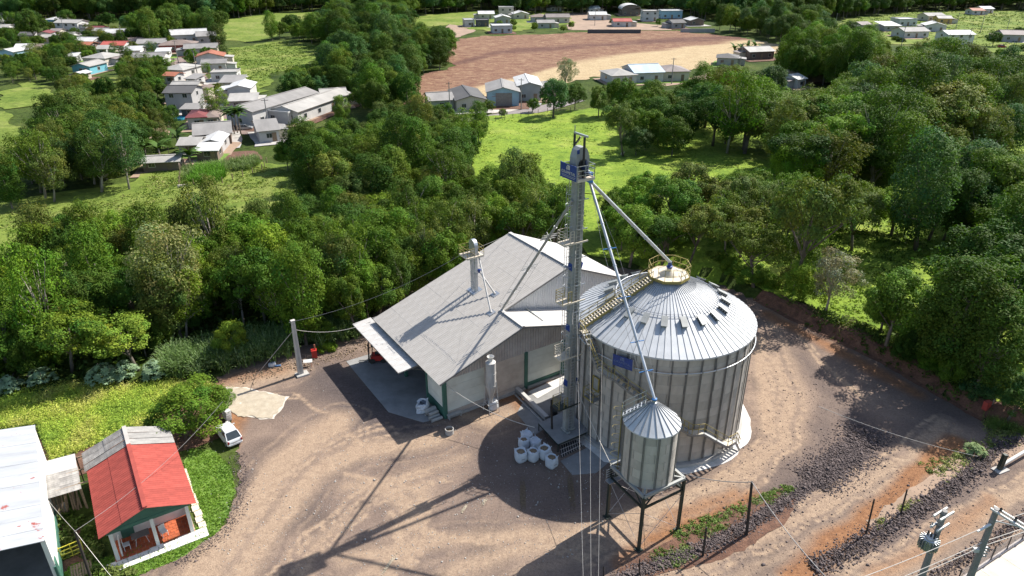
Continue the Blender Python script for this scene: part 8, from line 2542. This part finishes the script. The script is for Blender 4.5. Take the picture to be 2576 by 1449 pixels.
for x, y, s, lab in ((108, 968, 1.15, 'big leaved blue green castor plant at the foot of the tree with the white trunk'), (265, 965, 1.3, 'broad blue green castor plant before the feathery yellow trees'), (315, 955, 1.2, 'blue green castor plant standing between two others before the belt'),
                     (395, 950, 1.15, 'blue green castor plant touching the start of the tall cane'), (598, 868, 1.1, 'blue green castor plant poking out above the tall cane'), (30, 985, 1.0, 'small blue green castor plant nearest the frame edge'),
                     (2448, 1145, .72, 'pale big leaved plant alone on the windrow by the roadside'), (2475, 830, 1.2, 'blue green castor plant in the deep shade above the track')):
    leafy(x, y, cas, cst, s, CC if x < 2000 else (.16, .22, .09), lab, 'castor_plant')
for x, y, lab in ((640, 862, 'young yellow green castor plant with a round head behind the cane'),):
    leafy(x, y, cas, cst, .8, (.13, .18, .03), lab, 'castor_plant')
ban = [plant_mesh('banana', 13, 2.3, 2.2, .3, 80 + i) for i in range(3)]
bst = [stalks_mesh(2.2, .1, 3, .16, 90 + i, MT['bark_pale']) for i in range(3)]
for x, y, lab in ((1845, 139, 'banana plant in the straw field row, closest to the dark roof'), (1862, 136, 'banana plant in the straw field row, second from the dark roof'), (1880, 133, 'banana plant in the straw field row, third from the dark roof'), (1898, 130, 'banana plant in the straw field row, closest to the pale barn roof'),
                  (480, 418, 'banana plant beside the white shelter of the cane plot'), (405, 405, 'banana plant beside the long low open shed'), (450, 372, 'banana plant below the patchy grey roof')):
    leafy(x, y, ban, bst, 1.25, (.075, .135, .03), lab, 'banana_plant')
pal = [plant_mesh('banana', 22, 2.6, 5.2, .3, 95)]
pst = [stalks_mesh(5.2, .05, 1, .17, 96, MT['bark_pale'])]
for x, y, lab in ((598, 335, 'palm with a tall pale trunk at the foot of the village street'), (606, 338, 'second palm close beside the tall one at the street foot'), (590, 338, 'third, slightly apart palm at the street foot')):
    leafy(x, y, pal, pst, 1.05, (.06, .11, .025), lab, 'palm_tree', 'palm')
# ---- cattle in the pasture
def cow(px, py, rz, label, col):
    t = thing('cow', label, 'cow', V(px, py), rz)
    t.scale = (.55, .55, .55)
    body = MB(); n = 10
    prof = [(-1.0, .30, .98), (-.85, .42, .95), (-.4, .46, .88), (.2, .44, .88), (.6, .40, .95), (.9, .24, 1.12), (1.15, .17, 1.2), (1.35, .17, 1.15), (1.62, .09, 1.0)]
    for x, r_, z in prof:
        for k in range(n):
            a = 2 * math.pi * k / n
            body.v.append((x, r_ * .68 * math.cos(a), z + r_ * math.sin(a)))
    for i in range(len(prof) - 1):
        for k in range(n):
            k2 = (k + 1) % n
            body.f.append((i * n + k, i * n + k2, i * n + n + k2, i * n + n + k))
    body.f += [tuple(range(n - 1, -1, -1)), tuple(range((len(prof) - 1) * n, len(prof) * n))]
    for x, y, hock in ((.55, .2, .04), (.55, -.2, .04), (-.75, .2, -.12), (-.75, -.2, -.12)):
        body.path([(x, y, .8), (x + hock, y, .42), (x, y, 0)], [.14, .07, .06], 6)
    body.path([(-1.0, 0, 1.15), (-1.12, 0, .8), (-1.1, 0, .4)], [.05, .03, .05], 5)
    for s_ in (-1, 1):
        body.add([(1.28, s_ * .14, 1.28), (1.2, s_ * .38, 1.26), (1.2, s_ * .16, 1.18)], [(0, 1, 2)])
    o = body.build('body', col, t, local=True, smooth=True)
    return t
cow(1566, 392, .9, 'small pale cow standing beside the lone tree in the pasture', MT['cream'])
cow(456, 474, .3, 'small pale cow by the fence corner of the cane plot', MT['cream'])

# ---- broken stone windrows and loose stones
MT['stone'] = mat('broken_stone', (.155, .120, .112), .95, col2=(.075, .058, .057), scale=1.2, detail=3)
def stones(name, line, half, n, size, hmax, seed, label, m='stone'):
    r = np.random.default_rng(seed)
    pts = np.array([P(*q)[:2] for q in line]); seg = np.hypot(*(pts[1:] - pts[:-1]).T)
    i = r.choice(len(seg), n, p=seg / seg.sum()); t = r.random(n)
    dv_ = (pts[i + 1] - pts[i]) / seg[i][:, None]
    off = r.normal(size=n) * half * .52
    hw_ = half * (.75 + .4 * vnoise(pts[i][:, 0] + t * 9, pts[i][:, 1], 4, 6))
    c = pts[i] + (pts[i + 1] - pts[i]) * t[:, None] + np.stack([-dv_[:, 1], dv_[:, 0]], 1) * off[:, None]
    z = hmax * np.clip(1 - (off / np.maximum(hw_, .2)) ** 2, 0, 1) * r.uniform(.3, 1, n)
    base = np.array([(-1, -1, -.7), (1, -1, -.6), (1, 1, -.7), (-1, 1, -.6), (-.7, -.8, .6), (.8, -.6, .8), (.6, .8, .6), (-.8, .6, .75)])
    fs = np.array([(3, 2, 1, 0), (4, 5, 6, 7), (0, 1, 5, 4), (1, 2, 6, 5), (2, 3, 7, 6), (3, 0, 4, 7)])
    sz = size * np.exp(r.normal(scale=.42, size=n))
    v = base[None] * r.uniform(.6, 1.15, (n, 8, 3)) * sz[:, None, None] * np.array([1, .8, .62])
    a = r.uniform(0, 6.28, n); ca, sa_ = np.cos(a), np.sin(a)
    b_ = r.uniform(-.5, .5, n)
    x = v[:, :, 0] * ca[:, None] - v[:, :, 1] * sa_[:, None]; y = v[:, :, 0] * sa_[:, None] + v[:, :, 1] * ca[:, None]
    zz = v[:, :, 2] + x * b_[:, None]
    V_ = np.stack([x + c[:, None, 0], y + c[:, None, 1], zz + z[:, None] + sz[:, None] * .35], 2).reshape(-1, 3)
    F_ = (fs[None] + (np.arange(n) * 8)[:, None, None]).reshape(-1, 4)
    me = bpy.data.meshes.new(name)
    me.vertices.add(len(V_)); me.loops.add(len(F_) * 4); me.polygons.add(len(F_))
    me.vertices.foreach_set('co', V_.astype(np.float32).ravel()); me.loops.foreach_set('vertex_index', F_.astype(np.int32).ravel())
    me.polygons.foreach_set('loop_start', np.arange(0, len(F_) * 4, 4, dtype=np.int32))
    me.materials.append(MT[m]); me.update(calc_edges=True)
    o = put(name, me); o['kind'] = 'stuff'; o['label'] = label
    return o
stones('stone_windrow', [(2180, 1075), (2165, 1120), (2100, 1175), (2040, 1215)], 1.9, 8500, .042, .14, 1, 'broad dark bed of broken stones where the track bends')
stones('stone_windrow', [(2040, 1215), (1960, 1270), (1860, 1335), (1740, 1390), (1600, 1440), (1540, 1465)], .75, 6500, .042, .15, 2, 'dark windrow of broken stones below the weedy verge')
stones('stone_windrow', [(2620, 1075), (2520, 1120), (2440, 1190), (2350, 1255), (2260, 1310), (2180, 1360), (2090, 1410), (2040, 1430)], .95, 8000, .045, .20, 3, 'dark windrow of broken stones between the two tracks')
stones('stone_windrow', [(2330, 1460), (2440, 1400), (2540, 1330), (2620, 1280)], .6, 1800, .04, .1, 4, 'scattered dark stones along the corner pavement')
stones('stone_windrow', [(440, 1420), (540, 1365), (590, 1300), (612, 1220), (600, 1140)], .8, 1900, .024, .03, 5, 'small stones along the lawn edge of the yard')
r_ = np.random.default_rng(8)
stones('loose_gravel', [(560, 1420), (800, 1250), (1000, 1180), (1250, 1200), (1500, 1330)], 13, 2600, .028, .01, 6, 'loose light gravel over the yard', 'concrete')
stones('loose_gravel', [(1750, 1300), (1980, 1130), (2050, 950)], 7, 1300, .03, .01, 7, 'loose gravel on the drive round the silo', 'stone')
stones('loose_gravel', [(1700, 1449), (2000, 1330), (2300, 1200), (2450, 1330)], 6, 1500, .03, .01, 9, 'loose gravel on the lower track', 'stone')
stones('foot_rubble', [(600, 955), (700, 930), (850, 895), (930, 870)], 1.6, 700, .05, .05, 10, 'scraps and dry litter along the cane edge', 'wood')

for px_, r_q, n_ in (((975, 1420), .8, 900), ((1165, 1278), .45, 300), ((1215, 1262), .4, 220)):
    q = (px_[0] + 6, px_[1] + 2)
    stones('spilled_grain', [px_, q], r_q, n_, .022, .03, int(px_[0]), 'small spill of pale grain on the yard gravel', 'grain')
for px_, r_q in (((1308, 1245), 1.5), ((1430, 1235), 1.9)):
    stones('grain_dust', [px_, (px_[0] + 14, px_[1])], r_q, 1500, .02, .01, int(px_[0]), 'brown husks strewn in the shade of the silo', 'bag_fill')
